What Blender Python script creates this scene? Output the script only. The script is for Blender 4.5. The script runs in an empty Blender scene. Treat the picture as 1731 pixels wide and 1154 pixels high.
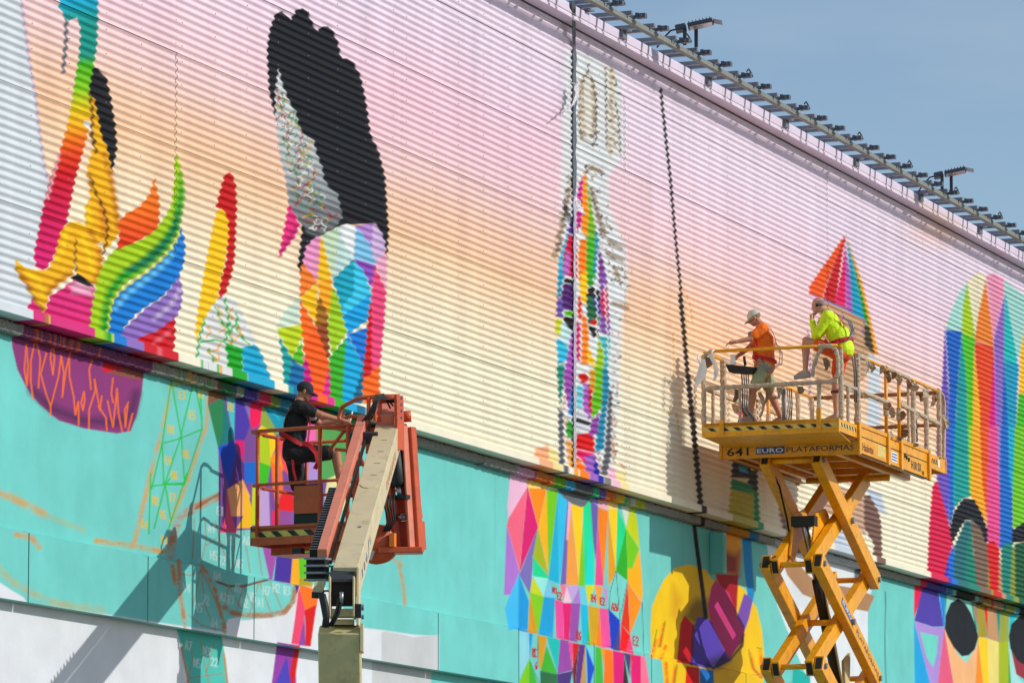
import bpy, bmesh, math, random
import numpy as np
from mathutils import Vector, Matrix, noise as mnoise

random.seed(7); rng = np.random.default_rng(7)
sc = bpy.context.scene
col = sc.collection

# ------------------------------------------------------------------ camera
FPX, CX, CY, HOR = 8000.0, 865.5, 577.0, 1672.0      # focal length in photo pixels, centre, eye-level row
EYE = 1.6
PITCH = math.atan((HOR - CY) / FPX)
cp_, sp_ = math.cos(PITCH), math.sin(PITCH)
cam_d = bpy.data.cameras.new('camera'); cam = bpy.data.objects.new('camera', cam_d); col.objects.link(cam)
cam_d.sensor_width = 36.0; cam_d.lens = 36.0 * FPX / 1731.0
cam_d.clip_start = 1.0; cam_d.clip_end = 5000.0
cam.location = (0, 0, EYE); cam.rotation_euler = (math.pi / 2 + PITCH, 0, 0)
sc.camera = cam

# ------------------------------------------------------------------ the wall's frame: d runs along it, n points out of it
WA = math.atan((4000 - CX) / math.hypot(FPX, HOR - CY))
D = Vector((math.sin(WA), math.cos(WA), 0)); N = Vector((math.cos(WA), -math.sin(WA), 0)); UP = Vector((0, 0, 1))

# ------------------------------------------------------------------ light
SUN_K, SUN_R = 0.15, 0.61
sdir = (N + D * SUN_K + UP * SUN_R).normalized()      # towards the sun
elev = math.asin(sdir.z); azim = math.atan2(sdir.x, sdir.y)
world = bpy.data.worlds.new('World'); sc.world = world; world.use_nodes = True
wn, wl = world.node_tree.nodes, world.node_tree.links
for nd in list(wn): wn.remove(nd)
wout = wn.new('ShaderNodeOutputWorld'); wbg = wn.new('ShaderNodeBackground'); wbg.inputs['Strength'].default_value = 0.135
sky = wn.new('ShaderNodeTexSky'); sky.sky_type = 'NISHITA'; sky.sun_disc = False
sky.sun_elevation = elev; sky.sun_rotation = azim
sky.altitude = 0; sky.air_density = 1.0; sky.dust_density = 0.6; sky.ozone_density = 2.0
tc = wn.new('ShaderNodeTexCoord'); mp = wn.new('ShaderNodeMapping'); mp.inputs['Scale'].default_value = (7, 7, 26)
nz = wn.new('ShaderNodeTexNoise'); nz.inputs['Scale'].default_value = 1.1; nz.inputs['Detail'].default_value = 5
rp = wn.new('ShaderNodeValToRGB'); rp.color_ramp.elements[0].position = 0.46; rp.color_ramp.elements[1].position = 0.78
rp.color_ramp.elements[0].color = (0, 0, 0, 1); rp.color_ramp.elements[1].color = (0.55, 0.55, 0.55, 1)
mx = wn.new('ShaderNodeMixRGB'); mx.inputs['Color2'].default_value = (3.6, 4.35, 5.2, 1)
wl.new(tc.outputs['Generated'], mp.inputs['Vector']); wl.new(mp.outputs['Vector'], nz.inputs['Vector'])
wl.new(nz.outputs['Fac'], rp.inputs['Fac']); wl.new(rp.outputs['Color'], mx.inputs['Fac'])
wl.new(sky.outputs['Color'], mx.inputs['Color1']); wl.new(mx.outputs['Color'], wbg.inputs['Color'])
wl.new(wbg.outputs['Background'], wout.inputs['Surface'])
sun_d = bpy.data.lights.new('sun', 'SUN'); sun = bpy.data.objects.new('sun', sun_d); col.objects.link(sun)
sun_d.energy = 3.1; sun_d.angle = math.radians(0.5); sun_d.color = (1.0, 0.955, 0.88)
sun.rotation_euler = sdir.to_track_quat('Z', 'Y').to_euler(); sun.location = (40, 0, 60)
sc.view_settings.view_transform = 'Standard'; sc.view_settings.look = 'None'
sc.view_settings.exposure = -0.1; sc.view_settings.gamma = 1.0; sc.view_settings.use_curve_mapping = False

# ------------------------------------------------------------------ pixels and places
def ray(x, y):
    b = CY - y
    return Vector((x - CX, FPX * cp_ - b * sp_, FPX * sp_ + b * cp_))
def at(x, y, t):
    """the point that stands t metres ahead of the camera on the sight line through photo pixel x, y"""
    r = ray(x, y)
    return Vector((0, 0, EYE)) + r * (t / r.y)
_r = ray(820, 758)
PW = -(_r.dot(N)) * 7.5 / _r.z                          # wall plane: q.N = -PW, scaled so that the sheets start 7.5 m above eye level
def wall_at(x, y, w=0.0):
    r = ray(x, y); s = (w - PW) / r.dot(N); q = r * s
    return q.dot(D), q.z + EYE
def W(u, w, z):
    return D * u + N * (w - PW) + UP * z
def project(u, w, z):
    """numpy: wall coordinates -> photo pixels"""
    qx = D.x * u + N.x * (w - PW); qy = D.y * u + N.y * (w - PW); qz = z - EYE
    f = qy * cp_ + qz * sp_; b = -qy * sp_ + qz * cp_
    return CX + FPX * qx / f, CY - FPX * b / f

# ------------------------------------------------------------------ mesh helpers
class MB:
    def __init__(s): s.v = []; s.f = []
    def add(s, vs, fs):
        o = len(s.v); s.v += [Vector(p) for p in vs]; s.f += [tuple(i + o for i in f) for f in fs]; return s
    def box8(s, p):
        return s.add(p, [(0, 3, 2, 1), (4, 5, 6, 7), (0, 1, 5, 4), (1, 2, 6, 5), (2, 3, 7, 6), (3, 0, 4, 7)])
    def obox(s, c, ax, ay, az, lx, ly, lz):
        c = Vector(c); X = Vector(ax) * lx / 2; Y = Vector(ay) * ly / 2; Z = Vector(az) * lz / 2
        return s.box8([c - X - Y - Z, c + X - Y - Z, c + X + Y - Z, c - X + Y - Z, c - X - Y + Z, c + X - Y + Z, c + X + Y + Z, c - X + Y + Z])
    def beam(s, a, b, w, h, side):
        """box from a to b; w across along 'side', h across the other way"""
        a = Vector(a); b = Vector(b); t = (b - a).normalized(); sd = Vector(side); sd = (sd - t * sd.dot(t)).normalized(); q = t.cross(sd)
        return s.obox((a + b) / 2, t, sd, q, (b - a).length, w, h)
    def tube(s, pts, r, seg=8, cap=True, wob=0.0):
        pts = [Vector(p) for p in pts]; n = len(pts); o = len(s.v); rr = r if hasattr(r, '__len__') else [r] * n
        prev = None
        for i, p in enumerate(pts):
            t = (pts[min(i + 1, n - 1)] - pts[max(i - 1, 0)])
            t = t.normalized() if t.length > 1e-9 else Vector((0, 0, 1))
            if prev is None:
                ref = Vector((0, 0, 1)) if abs(t.z) < 0.9 else Vector((1, 0, 0)); x = t.cross(ref).normalized()
            else:
                x = (prev - t * prev.dot(t)).normalized()
            prev = x; y = t.cross(x)
            for k in range(seg):
                a = 2 * math.pi * k / seg; q = rr[i] * (1 + wob * (random.random() - 0.5) * 2)
                s.v.append(p + (x * math.cos(a) + y * math.sin(a)) * q)
        for i in range(n - 1):
            for k in range(seg):
                k2 = (k + 1) % seg
                s.f.append((o + i * seg + k, o + i * seg + k2, o + (i + 1) * seg + k2, o + (i + 1) * seg + k))
        if cap:
            s.f.append(tuple(o + k for k in reversed(range(seg)))); s.f.append(tuple(o + (n - 1) * seg + k for k in range(seg)))
        return s
    def prism(s, poly, depth):
        """poly: coplanar world points; depth: extrusion vector"""
        n = len(poly); dv = Vector(depth); o = len(s.v); s.v += [Vector(p) for p in poly] + [Vector(p) + dv for p in poly]
        s.f.append(tuple(o + i for i in range(n))); s.f.append(tuple(o + n + i for i in reversed(range(n))))
        for i in range(n):
            j = (i + 1) % n; s.f.append((o + j, o + i, o + n + i, o + n + j))
        return s
    def build(s, name, mat, parent=None, smooth=False, bevel=0.0, org=None):
        me = bpy.data.meshes.new(name); og = Vector(org) if org is not None else (ORG.get(parent.name, Vector()) if parent else Vector())
        me.from_pydata([tuple(p - og) for p in s.v], [], s.f)
        bm = bmesh.new(); bm.from_mesh(me); bmesh.ops.recalc_face_normals(bm, faces=bm.faces)
        if bevel: bmesh.ops.bevel(bm, geom=[e for e in bm.edges if e.is_manifold and e.calc_face_angle(0) > 0.6], offset=bevel, segments=1, affect='EDGES')
        bm.to_mesh(me); bm.free()
        if smooth: me.shade_smooth()
        me.materials.append(mat); o = bpy.data.objects.new(name, me); col.objects.link(o)
        if parent: o.parent = parent; ORG[o.name] = og
        elif org is not None: o.location = og
        return o
ORG = {}
def tag(o, label=None, cat=None, group=None, kind=None):
    if label: o['label'] = label
    if cat: o['category'] = cat
    if group: o['group'] = group
    if kind: o['kind'] = kind
    return o
def thing(name, loc, label, cat, group=None):
    o = bpy.data.objects.new(name, None); col.objects.link(o); o.location = loc; o.empty_display_size = 0.2
    ORG[o.name] = Vector(loc); return tag(o, label, cat, group)

# ------------------------------------------------------------------ materials
def s2l(c): c = np.asarray(c, float) / 255.0; return np.where(c <= 0.04045, c / 12.92, ((c + 0.055) / 1.055) ** 2.4)
MATS = {}
def mat(name, rgb, rough=0.5, metal=0.0, var=0.12, scale=6.0, bump=0.0, bscale=60.0, dirt=None, dirt_amt=0.0, coat=0.0, attr=None, streak=False, transmission=0.0):
    if name in MATS: return MATS[name]
    m = bpy.data.materials.new(name); m.use_nodes = True; nt = m.node_tree; b = nt.nodes['Principled BSDF']; L = nt.links
    b.inputs['Roughness'].default_value = rough; b.inputs['Metallic'].default_value = metal
    if coat: b.inputs['Coat Weight'].default_value = coat; b.inputs['Coat Roughness'].default_value = 0.2
    if transmission: b.inputs['Transmission Weight'].default_value = transmission
    tcn = nt.nodes.new('ShaderNodeTexCoord'); mpn = nt.nodes.new('ShaderNodeMapping'); L.new(tcn.outputs['Object'], mpn.inputs['Vector'])
    if streak: mpn.inputs['Scale'].default_value = (1, 1, 0.12)
    n1 = nt.nodes.new('ShaderNodeTexNoise'); n1.inputs['Scale'].default_value = scale; n1.inputs['Detail'].default_value = 6; n1.inputs['Roughness'].default_value = 0.62
    L.new(mpn.outputs['Vector'], n1.inputs['Vector'])
    hsv = nt.nodes.new('ShaderNodeHueSaturation')
    mr = nt.nodes.new('ShaderNodeMapRange'); mr.inputs['From Min'].default_value = 0.3; mr.inputs['From Max'].default_value = 0.7
    mr.inputs['To Min'].default_value = 1 - var; mr.inputs['To Max'].default_value = 1 + var * 0.6
    L.new(n1.outputs['Fac'], mr.inputs['Value']); L.new(mr.outputs['Result'], hsv.inputs['Value'])
    if attr:
        b.inputs['Specular IOR Level'].default_value = 0.22
        at_ = nt.nodes.new('ShaderNodeAttribute'); at_.attribute_name = attr; L.new(at_.outputs['Color'], hsv.inputs['Color'])
    else:
        hsv.inputs['Color'].default_value = (*[float(q) for q in s2l(rgb)], 1)
    out = hsv.outputs['Color']
    if dirt is not None:
        n2 = nt.nodes.new('ShaderNodeTexNoise'); n2.inputs['Scale'].default_value = scale * 2.3; n2.inputs['Detail'].default_value = 8; n2.inputs['Roughness'].default_value = 0.7
        L.new(tcn.outputs['Object'], n2.inputs['Vector'])
        r2 = nt.nodes.new('ShaderNodeMapRange'); r2.inputs['From Min'].default_value = 0.52; r2.inputs['From Max'].default_value = 0.72
        r2.inputs['To Min'].default_value = 0; r2.inputs['To Max'].default_value = dirt_amt
        L.new(n2.outputs['Fac'], r2.inputs['Value'])
        mxn = nt.nodes.new('ShaderNodeMixRGB'); mxn.inputs['Color2'].default_value = (*[float(q) for q in s2l(dirt)], 1)
        L.new(r2.outputs['Result'], mxn.inputs['Fac']); L.new(out, mxn.inputs['Color1']); out = mxn.outputs['Color']
    L.new(out, b.inputs['Base Color'])
    r3 = nt.nodes.new('ShaderNodeMapRange'); r3.inputs['To Min'].default_value = max(0.05, rough - 0.12); r3.inputs['To Max'].default_value = min(1, rough + 0.12)
    L.new(n1.outputs['Fac'], r3.inputs['Value']); L.new(r3.outputs['Result'], b.inputs['Roughness'])
    if bump:
        n3 = nt.nodes.new('ShaderNodeTexNoise'); n3.inputs['Scale'].default_value = bscale; n3.inputs['Detail'].default_value = 4
        L.new(tcn.outputs['Object'], n3.inputs['Vector'])
        bp = nt.nodes.new('ShaderNodeBump'); bp.inputs['Strength'].default_value = bump; bp.inputs['Distance'].default_value = 0.02
        L.new(n3.outputs['Fac'], bp.inputs['Height']); L.new(bp.outputs['Normal'], b.inputs['Normal'])
    MATS[name] = m; return m
M_SHEET = mat('painted_corrugated_metal', None, 0.48, 0, 0.085, 2.2, attr='paint', streak=True, bump=0.04, bscale=9)
M_WALL = mat('painted_plaster', None, 0.68, 0, 0.10, 1.4, attr='paint', bump=0.10, bscale=38)
M_LEDGE = mat('pebbled_concrete_paint', None, 0.85, 0, 0.45, 55, attr='paint', bump=1.0, bscale=46, dirt=(206, 202, 190), dirt_amt=0.5)
M_DARKGAP = mat('cavity_shade_paint', (46, 40, 38), 0.9)  # dark colour stands in for shade inside sheet gaps and hollow ends
M_ASPHALT = mat('yard_concrete', (122, 117, 110), 0.9, 0, 0.25, 3, bump=0.3, bscale=80)
M_YEL = mat('lift_yellow_paint', (240, 164, 6), 0.42, 0, 0.16, 4.0, dirt=(124, 78, 26), dirt_amt=0.55, bump=0.05, bscale=25)
M_YELD = mat('lift_worn_yellow', (214, 146, 40), 0.55, 0, 0.2, 7.0, dirt=(150, 125, 100), dirt_amt=0.75)
M_TAPE = mat('grimy_masking_wrap', (200, 180, 154), 0.85, 0, 0.3, 16, bump=0.8, bscale=42, dirt=(92, 72, 54), dirt_amt=0.7)
M_RAG = mat('torn_brown_paper', (150, 116, 84), 0.9, 0, 0.25, 20, bump=0.4)
M_WHITERAG = mat('white_plastic_rag', (232, 232, 228), 0.5, 0, 0.08, 10, bump=0.5, bscale=30)
M_BLACK = mat('black_rubber', (24, 24, 26), 0.55, 0, 0.2, 10)
M_BLKPAINT = mat('black_marking_paint', (30, 28, 28), 0.5, 0, 0.25, 20)
M_NAVY = mat('navy_marking_paint', (26, 40, 92), 0.45, 0, 0.1, 12)
M_BLUE = mat('blue_sticker', (32, 70, 150), 0.4, 0, 0.06, 9)
M_WHITE = mat('white_marking_paint', (236, 238, 238), 0.45, 0, 0.05, 9)
M_HAZY = mat('pale_yellow_tape', (226, 196, 96), 0.5, 0, 0.18, 14, dirt=(150, 120, 60), dirt_amt=0.4)
M_ORG = mat('boom_orange_paint', (206, 88, 46), 0.5, 0, 0.16, 5.0, dirt=(128, 66, 46), dirt_amt=0.5, bump=0.03, bscale=25)
M_ORGF = mat('boom_faded_orange', (222, 134, 108), 0.55, 0, 0.1, 4.0, dirt=(150, 84, 60), dirt_amt=0.3)
M_BEIGE = mat('boom_cream_paint', (218, 202, 160), 0.5, 0, 0.07, 2.5, dirt=(160, 138, 96), dirt_amt=0.6)
M_OLIVE = mat('boom_shaded_cream', (204, 190, 138), 0.6, 0, 0.12, 2.0, dirt=(150, 142, 96), dirt_amt=0.7)  # cream toned towards olive, the lower boom's shade put into its colour
M_STEEL = mat('bare_steel', (170, 172, 174), 0.3, 0.9, 0.1, 12)
M_SCREW = mat('painted_screw', (176, 160, 158), 0.5, 0.1)
M_GALV = mat('galvanised_grey', (134, 138, 146), 0.5, 0.25, 0.16, 9, bump=0.05)
M_RAIL = mat('lichened_grey_green_rail', (132, 135, 128), 0.7, 0.0, 0.15, 5, dirt=(120, 112, 100), dirt_amt=0.4)
M_FASC = mat('painted_fascia', None, 0.5, 0, 0.05, 2.0, attr='paint')
M_GREYST = mat('grey_vinyl_strip', (92, 94, 102), 0.4, 0, 0.22, 8, bump=0.3, bscale=20)
M_CLEAR = mat('cloudy_plastic_film', (226, 218, 222), 0.25, 0, 0.1, 15, bump=0.8, bscale=30)
M_SKIN = mat('skin', (206, 150, 122), 0.55, 0, 0.1, 14, bump=0.05)
M_SKINT = mat('tanned_skin', (188, 126, 94), 0.55, 0, 0.1, 14, bump=0.05)
def sd_poly(px, py, poly):
    n = len(poly); d2 = np.full(px.shape, 1e18); ins = np.zeros(px.shape, bool)
    for i in range(n):
        ax, ay = poly[i]; bx, by = poly[(i + 1) % n]
        ex, ey = bx - ax, by - ay; wx, wy = px - ax, py - ay; L2 = ex * ex + ey * ey + 1e-12
        t = np.clip((wx * ex + wy * ey) / L2, 0, 1); d2 = np.minimum(d2, (wx - ex * t) ** 2 + (wy - ey * t) ** 2)
        if ay != by:
            c = ((ay > py) != (by > py)) & (px < ax + (py - ay) * ex / (by - ay)); ins ^= c
    d = np.sqrt(d2); return np.where(ins, -d, d)
def sd_line(px, py, pts):
    d2 = np.full(px.shape, 1e18)
    for (ax, ay), (bx, by) in zip(pts[:-1], pts[1:]):
        ex, ey = bx - ax, by - ay; wx, wy = px - ax, py - ay; L2 = ex * ex + ey * ey + 1e-12
        t = np.clip((wx * ex + wy * ey) / L2, 0, 1); d2 = np.minimum(d2, (wx - ex * t) ** 2 + (wy - ey * t) ** 2)
    return np.sqrt(d2)
# ------------------------------------------------------------------ the mural: painted shapes, drawn on the wall surfaces
UPP, LOW = [], []          # operations: ('p', rgb, points, softness) polygon, ('g', stops, points, soft) polygon graded by height, ('s', rgb, points, width, soft) brush line
def zm(ox, oy, s, pts): return [(ox + a / s, oy + b / s) for a, b in pts]
def polys(dst, ox, oy, s, items, soft=1.0):
    for c, *pts in items: dst.append(('p', c, zm(ox, oy, s, pts), soft))
def lines(dst, ox, oy, s, c, w, items, soft=0.8):
    for pts in items: dst.append(('s', c, zm(ox, oy, s, pts), w / s / 2, soft))
I = (0, 0, 1)
# --- upper sheets, from the pale end strip to the far head
UPP.append(('s', (190, 175, 210), [(33, -10), (40, 40), (48, 100), (58, 160), (66, 230), (74, 285), (84, 318)], 3.0, 3))
UPP.append(('p', (222, 229, 233), [(-260, -60), (31, -60), (33, -10), (40, 40), (48, 100), (58, 160), (66, 230), (74, 285), (84, 318), (75, 380), (60, 440), (52, 535), (-260, 470)], 2))
UPP.append(('p', (25, 25, 28), [(150, 112), (165, 116), (180, 130), (188, 165), (195, 210), (198, 250), (190, 292), (182, 275), (172, 262), (158, 248), (155, 230), (158, 200), (150, 170), (148, 140)], 1))
UPP.append(('g', [(0, (66, 172, 208)), (25, (20, 160, 160)), (45, (0, 152, 140)), (92, (0, 150, 136)), (108, (80, 178, 36)), (150, (136, 200, 16)), (182, (222, 204, 0)), (212, (244, 184, 0)), (234, (238, 130, 40)), (262, (226, 84, 44)), (292, (206, 44, 56)), (350, (208, 44, 88)), (440, (222, 68, 128))],
  [(100, -40), (100, 12), (108, 28), (118, 36), (128, 30), (135, 40), (136, 60), (134, 95), (128, 130), (122, 170), (113, 215), (103, 250), (85, 300), (75, 340), (65, 390), (57, 430), (60, 450), (75, 457), (88, 440), (100, 410), (113, 375), (120, 340), (128, 300), (138, 265), (146, 235), (151, 210), (153, 180), (151, 150), (158, 115), (164, 80), (166, 40), (164, -40)], 1))
UPP.append(('s', (240, 200, 205), [(100, 262), (88, 305), (80, 335)], 1.8, 3))
UPP.append(('s', (115, 118, 124), [(112, 34), (112, 70), (109, 100), (107, 122)], 3.0, 2))
UPP.append(('p', (240, 186, 10), [(152, 158), (160, 170), (166, 200), (171, 230), (181, 250), (187, 280), (190, 310), (198, 350), (205, 390), (196, 402), (180, 422), (170, 408), (160, 416), (150, 400), (143, 370), (145, 345), (152, 338), (150, 300), (146, 290), (155, 255), (162, 240), (157, 225), (152, 200)], 1))
UPP.append(('p', (224, 150, 16), [(165, 330), (180, 352), (186, 392), (172, 405), (168, 370)], 5))
UPP.append(('s', (110, 80, 24), [(154, 300), (160, 322), (174, 350), (182, 380), (180, 408), (174, 430)], 1.8, 1.5))
UPP.append(('s', (120, 92, 40), [(152, 160), (157, 190), (154, 230), (163, 258)], 2.2, 2))
UPP.append(('p', (238, 240, 240), [(140, 204), (150, 206), (156, 222), (148, 218)], 1))
UPP.append(('p', (219, 74, 132), [(105, 488), (126, 472), (160, 484), (156, 545), (151, 580), (48, 560), (48, 515), (60, 500), (75, 528), (85, 500)], 1))
UPP.append(('p', (240, 182, 206), [(118, 482), (132, 474), (158, 488), (155, 500), (122, 494)], 6))
UPP.append(('p', (30, 28, 30), [(120, 470), (132, 460), (162, 484), (146, 484)], 1))
UPP.append(('p', (241, 188, 14), [(104, 388), (118, 375), (136, 375), (156, 390), (165, 410), (173, 432), (172, 456), (165, 482), (150, 476), (129, 460), (128, 440), (125, 456), (120, 466), (100, 480), (86, 492), (82, 502), (75, 528), (62, 515), (55, 498), (45, 480), (32, 470), (24, 445), (30, 439), (40, 452), (60, 457), (80, 456), (90, 440)], 1))
UPP.append(('s', (112, 82, 20), [(128, 405), (127, 440), (129, 458)], 1.5, 2)); UPP.append(('s', (150, 108, 20), [(28, 455), (45, 482), (56, 502), (72, 524)], 2.0, 3))
for _c, _p, _w in (((206, 138, 16), [(186, 290), (194, 340), (200, 385)], 4), ((206, 138, 16), [(176, 260), (182, 285)], 3), ((196, 130, 18), [(150, 385), (160, 405)], 3), ((206, 140, 16), [(168, 420), (170, 455), (160, 474)], 4), ((196, 128, 16), [(120, 462), (98, 476), (82, 494)], 3.5), ((252, 216, 60), [(112, 392), (106, 420), (96, 440)], 3), ((252, 218, 64), [(150, 350), (152, 380)], 3), ((252, 214, 60), [(45, 458), (66, 474), (72, 500)], 3), ((196, 128, 16), [(36, 462), (52, 488)], 3), ((252, 216, 60), [(140, 400), (150, 430), (156, 456)], 3), ((160, 110, 24), [(150, 298), (156, 318)], 2.5)): UPP.append(('s', _c, _p, _w, 5))
UPP.append(('g', [(290, (246, 150, 60)), (360, (240, 122, 40)), (415, (224, 76, 52))], [(265, 288), (262, 300), (264, 315), (268, 330), (270, 350), (268, 385), (255, 396), (235, 406), (205, 422), (196, 424), (202, 400), (200, 375), (215, 360), (235, 350), (252, 330), (258, 310)], 1))
UPP.append(('p', (172, 208, 18), [(299, 258), (303, 275), (309, 300), (312, 330), (308, 360), (302, 392), (285, 422), (265, 442), (240, 462), (215, 477), (200, 492), (190, 507), (186, 532), (182, 590), (150, 580), (155, 520), (160, 495), (165, 470), (175, 445), (190, 425), (215, 415), (240, 405), (262, 390), (280, 365), (290, 345), (292, 320), (296, 300), (294, 275)], 1))
UPP.append(('p', (36, 156, 50), [(304, 290), (311, 330), (306, 362), (300, 390), (284, 420), (262, 440), (236, 460), (212, 474), (196, 492), (186, 510), (183, 560), (182, 590), (168, 580), (172, 530), (180, 492), (202, 462), (236, 440), (268, 412), (290, 380), (300, 330)], 7))
UPP.append(('p', (0, 116, 82), [(305, 350), (300, 388), (280, 418), (252, 446), (222, 460), (212, 456), (250, 432), (284, 398)], 6))
UPP.append(('p', (150, 122, 192), [(303, 466), (309, 490), (306, 520), (296, 540), (270, 560), (240, 576), (230, 610), (196, 600), (205, 560), (220, 545), (250, 518), (275, 503), (290, 485)], 1))
UPP.append(('s', (205, 190, 222), [(262, 538), (290, 515), (303, 490)], 3, 5))
UPP.append(('p', (0, 132, 208), [(305, 384), (311, 400), (313, 420), (310, 450), (300, 472), (285, 490), (270, 505), (250, 516), (230, 531), (212, 550), (205, 566), (200, 600), (176, 590), (184, 540), (190, 512), (205, 492), (225, 477), (250, 460), (275, 438), (290, 421), (302, 402)], 1))
UPP.append(('s', (120, 196, 236), [(196, 520), (214, 498), (240, 478), (268, 456), (292, 430)], 4, 5))
UPP.append(('s', (206, 214, 40), [(303, 392), (292, 418), (276, 436), (248, 460), (222, 478), (204, 492), (190, 508), (185, 534), (181, 575)], 1.6, 1))
UPP.append(('p', (206, 38, 60), [(295, 537), (297, 560), (291, 620), (222, 610), (236, 570), (265, 560)], 1))
UPP.append(('s', (232, 122, 128), [(262, 578), (286, 562)], 3, 4))
UPP.append(('p', (200, 20, 36), [(380, 294), (390, 291), (398, 310), (400, 345), (398, 400), (396, 440), (390, 470), (380, 500), (369, 508), (372, 480), (382, 440), (385, 400), (383, 370), (375, 355), (365, 350), (372, 320)], 1))
UPP.append(('p', (250, 206, 0), [(375, 353), (385, 370), (386, 400), (380, 440), (372, 480), (368, 505), (352, 535), (341, 550), (332, 577), (330, 560), (335, 520), (345, 460), (352, 420), (360, 380), (366, 356)], 1))
UPP.append(('p', (226, 229, 227), [(378, 498), (395, 505), (410, 530), (425, 560), (434, 585), (388, 602), (384, 660), (331, 640), (330, 600), (335, 570), (345, 540), (360, 515)], 1))
UPP.append(('p', (48, 164, 52), [(379, 577), (411, 589), (410, 611), (413, 660), (387, 650), (384, 600)], 1)); UPP.append(('p', (30, 172, 208), [(409, 588), (429, 582), (440, 592), (466, 660), (413, 655)], 1))
lines(UPP, *I, (66, 178, 76), 3.2, [[(346, 540), (336, 575), (332, 620)], [(380, 505), (388, 545), (380, 578)], [(340, 578), (365, 574), (380, 578)], [(365, 520), (375, 545), (390, 560), (400, 545)], [(400, 530), (402, 560), (420, 582)], [(352, 590), (362, 610), (356, 640)], [(384, 546), (395, 590)]], 1.2)
lines(UPP, *I, (240, 170, 40), 2.6, [[(370, 520), (374, 530), (370, 540)], [(392, 520), (388, 532), (394, 540)], [(352, 552), (356, 560), (350, 570)], [(374, 550), (380, 556), (372, 562)], [(402, 552), (408, 560), (402, 570)], [(352, 595), (370, 590), (372, 578)], [(360, 600), (366, 610), (372, 600)], [(392, 566), (398, 574), (390, 580)]], 1.2)
# hair, horn and faceted body
HORN = [(471, 116), (476, 140), (482, 155), (490, 175), (500, 190), (505, 215), (512, 225), (530, 238), (535, 260), (545, 285), (547, 302), (555, 316), (570, 327), (579, 367), (566, 384), (539, 401), (521, 394), (503, 371), (488, 345), (481, 295), (474, 270), (468, 225), (466, 190), (465, 160), (468, 140)]
UPP.append(('p', (25, 25, 29), [(452, 78), (456, 50), (466, 23), (478, 19), (491, 34), (501, 17), (512, 14), (521, 22), (530, 43), (537, 53), (544, 45), (556, 45), (564, 55), (572, 73), (577, 99), (587, 99), (598, 107), (609, 127), (617, 161), (622, 192), (627, 229), (640, 255), (651, 299), (652, 316), (657, 389), (654, 437), (648, 415), (634, 378), (579, 380), (532, 402), (517, 425), (508, 464), (503, 451), (506, 425), (510, 389), (500, 340), (480, 280), (468, 208), (462, 187), (455, 156), (452, 104)], 1))
UPP.append(('p', (228, 76, 134), [(488, 340), (506, 380), (499, 400), (470, 437), (474, 415), (483, 371)], 1)); UPP.append(('s', (170, 50, 110), [(500, 385), (486, 408), (474, 430)], 2, 4))
UPP.append(('g', [(118, (222, 226, 226)), (220, (206, 210, 210)), (300, (170, 176, 178)), (360, (130, 134, 138)), (400, (96, 98, 102))], [(471, 116), (476, 140), (482, 155), (490, 175), (500, 190), (505, 215), (512, 225), (530, 238), (535, 260), (545, 285), (547, 302), (555, 316), (570, 327), (579, 367), (566, 384), (539, 401), (521, 394), (503, 371), (488, 345), (481, 295), (474, 270), (468, 225), (466, 190), (465, 160), (468, 140)], 1))
lines(UPP, *I, (168, 36, 36), 2.0, [[(468, 148), (473, 178), (486, 196), (494, 190)], [(466, 202), (480, 192), (486, 210), (486, 240), (488, 262)], [(512, 224), (506, 245), (508, 262), (520, 268)], [(500, 300), (510, 318), (530, 302), (532, 285)], [(548, 350), (560, 368), (570, 362)], [(528, 352), (534, 362)], [(505, 330), (500, 350)]], 1)
lines(UPP, *I, (60, 150, 84), 1.8, [[(475, 150), (480, 170), (476, 190)], [(495, 182), (500, 205), (506, 214)], [(476, 230), (488, 245), (484, 270)], [(515, 240), (512, 262)], [(495, 285), (505, 300), (498, 322), (510, 345)], [(540, 320), (545, 342)]], 1)
lines(UPP, *I, (218, 176, 40), 2.2, [[(468, 176), (474, 190)], [(486, 205), (505, 216)], [(492, 242), (500, 240)], [(505, 255), (520, 258), (526, 238)], [(515, 280), (525, 278)], [(520, 330), (535, 325)], [(510, 368), (530, 360)]], 1)
_r = np.random.default_rng(8); HC = [(172, 40, 40), (64, 150, 84), (220, 178, 44), (240, 240, 236), (90, 96, 104), (60, 150, 90), (236, 238, 236)]
for _k in range(150):
    _t = _r.random() ** 0.8; _x = 471 + 68 * _t + _r.uniform(-1, 1) * (4 + 34 * _t * (1.15 - _t) * 1.6); _y = 128 + 258 * _t + _r.uniform(-8, 8)
    _a = _r.uniform(0, 3.14); _l = 3 + 5 * _t; _p = [(_x, _y), (_x + _l * math.cos(_a), _y + _l * math.sin(_a)), (_x + _l * math.cos(_a) + _l * math.cos(_a + 1.2), _y + _l * math.sin(_a) + _l * math.sin(_a + 1.2))]
    if sd_poly(np.array([_x]), np.array([_y]), HORN)[0] < -4: UPP.append(('s', HC[_k % 7], _p, 0.75, 0.8))
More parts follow.
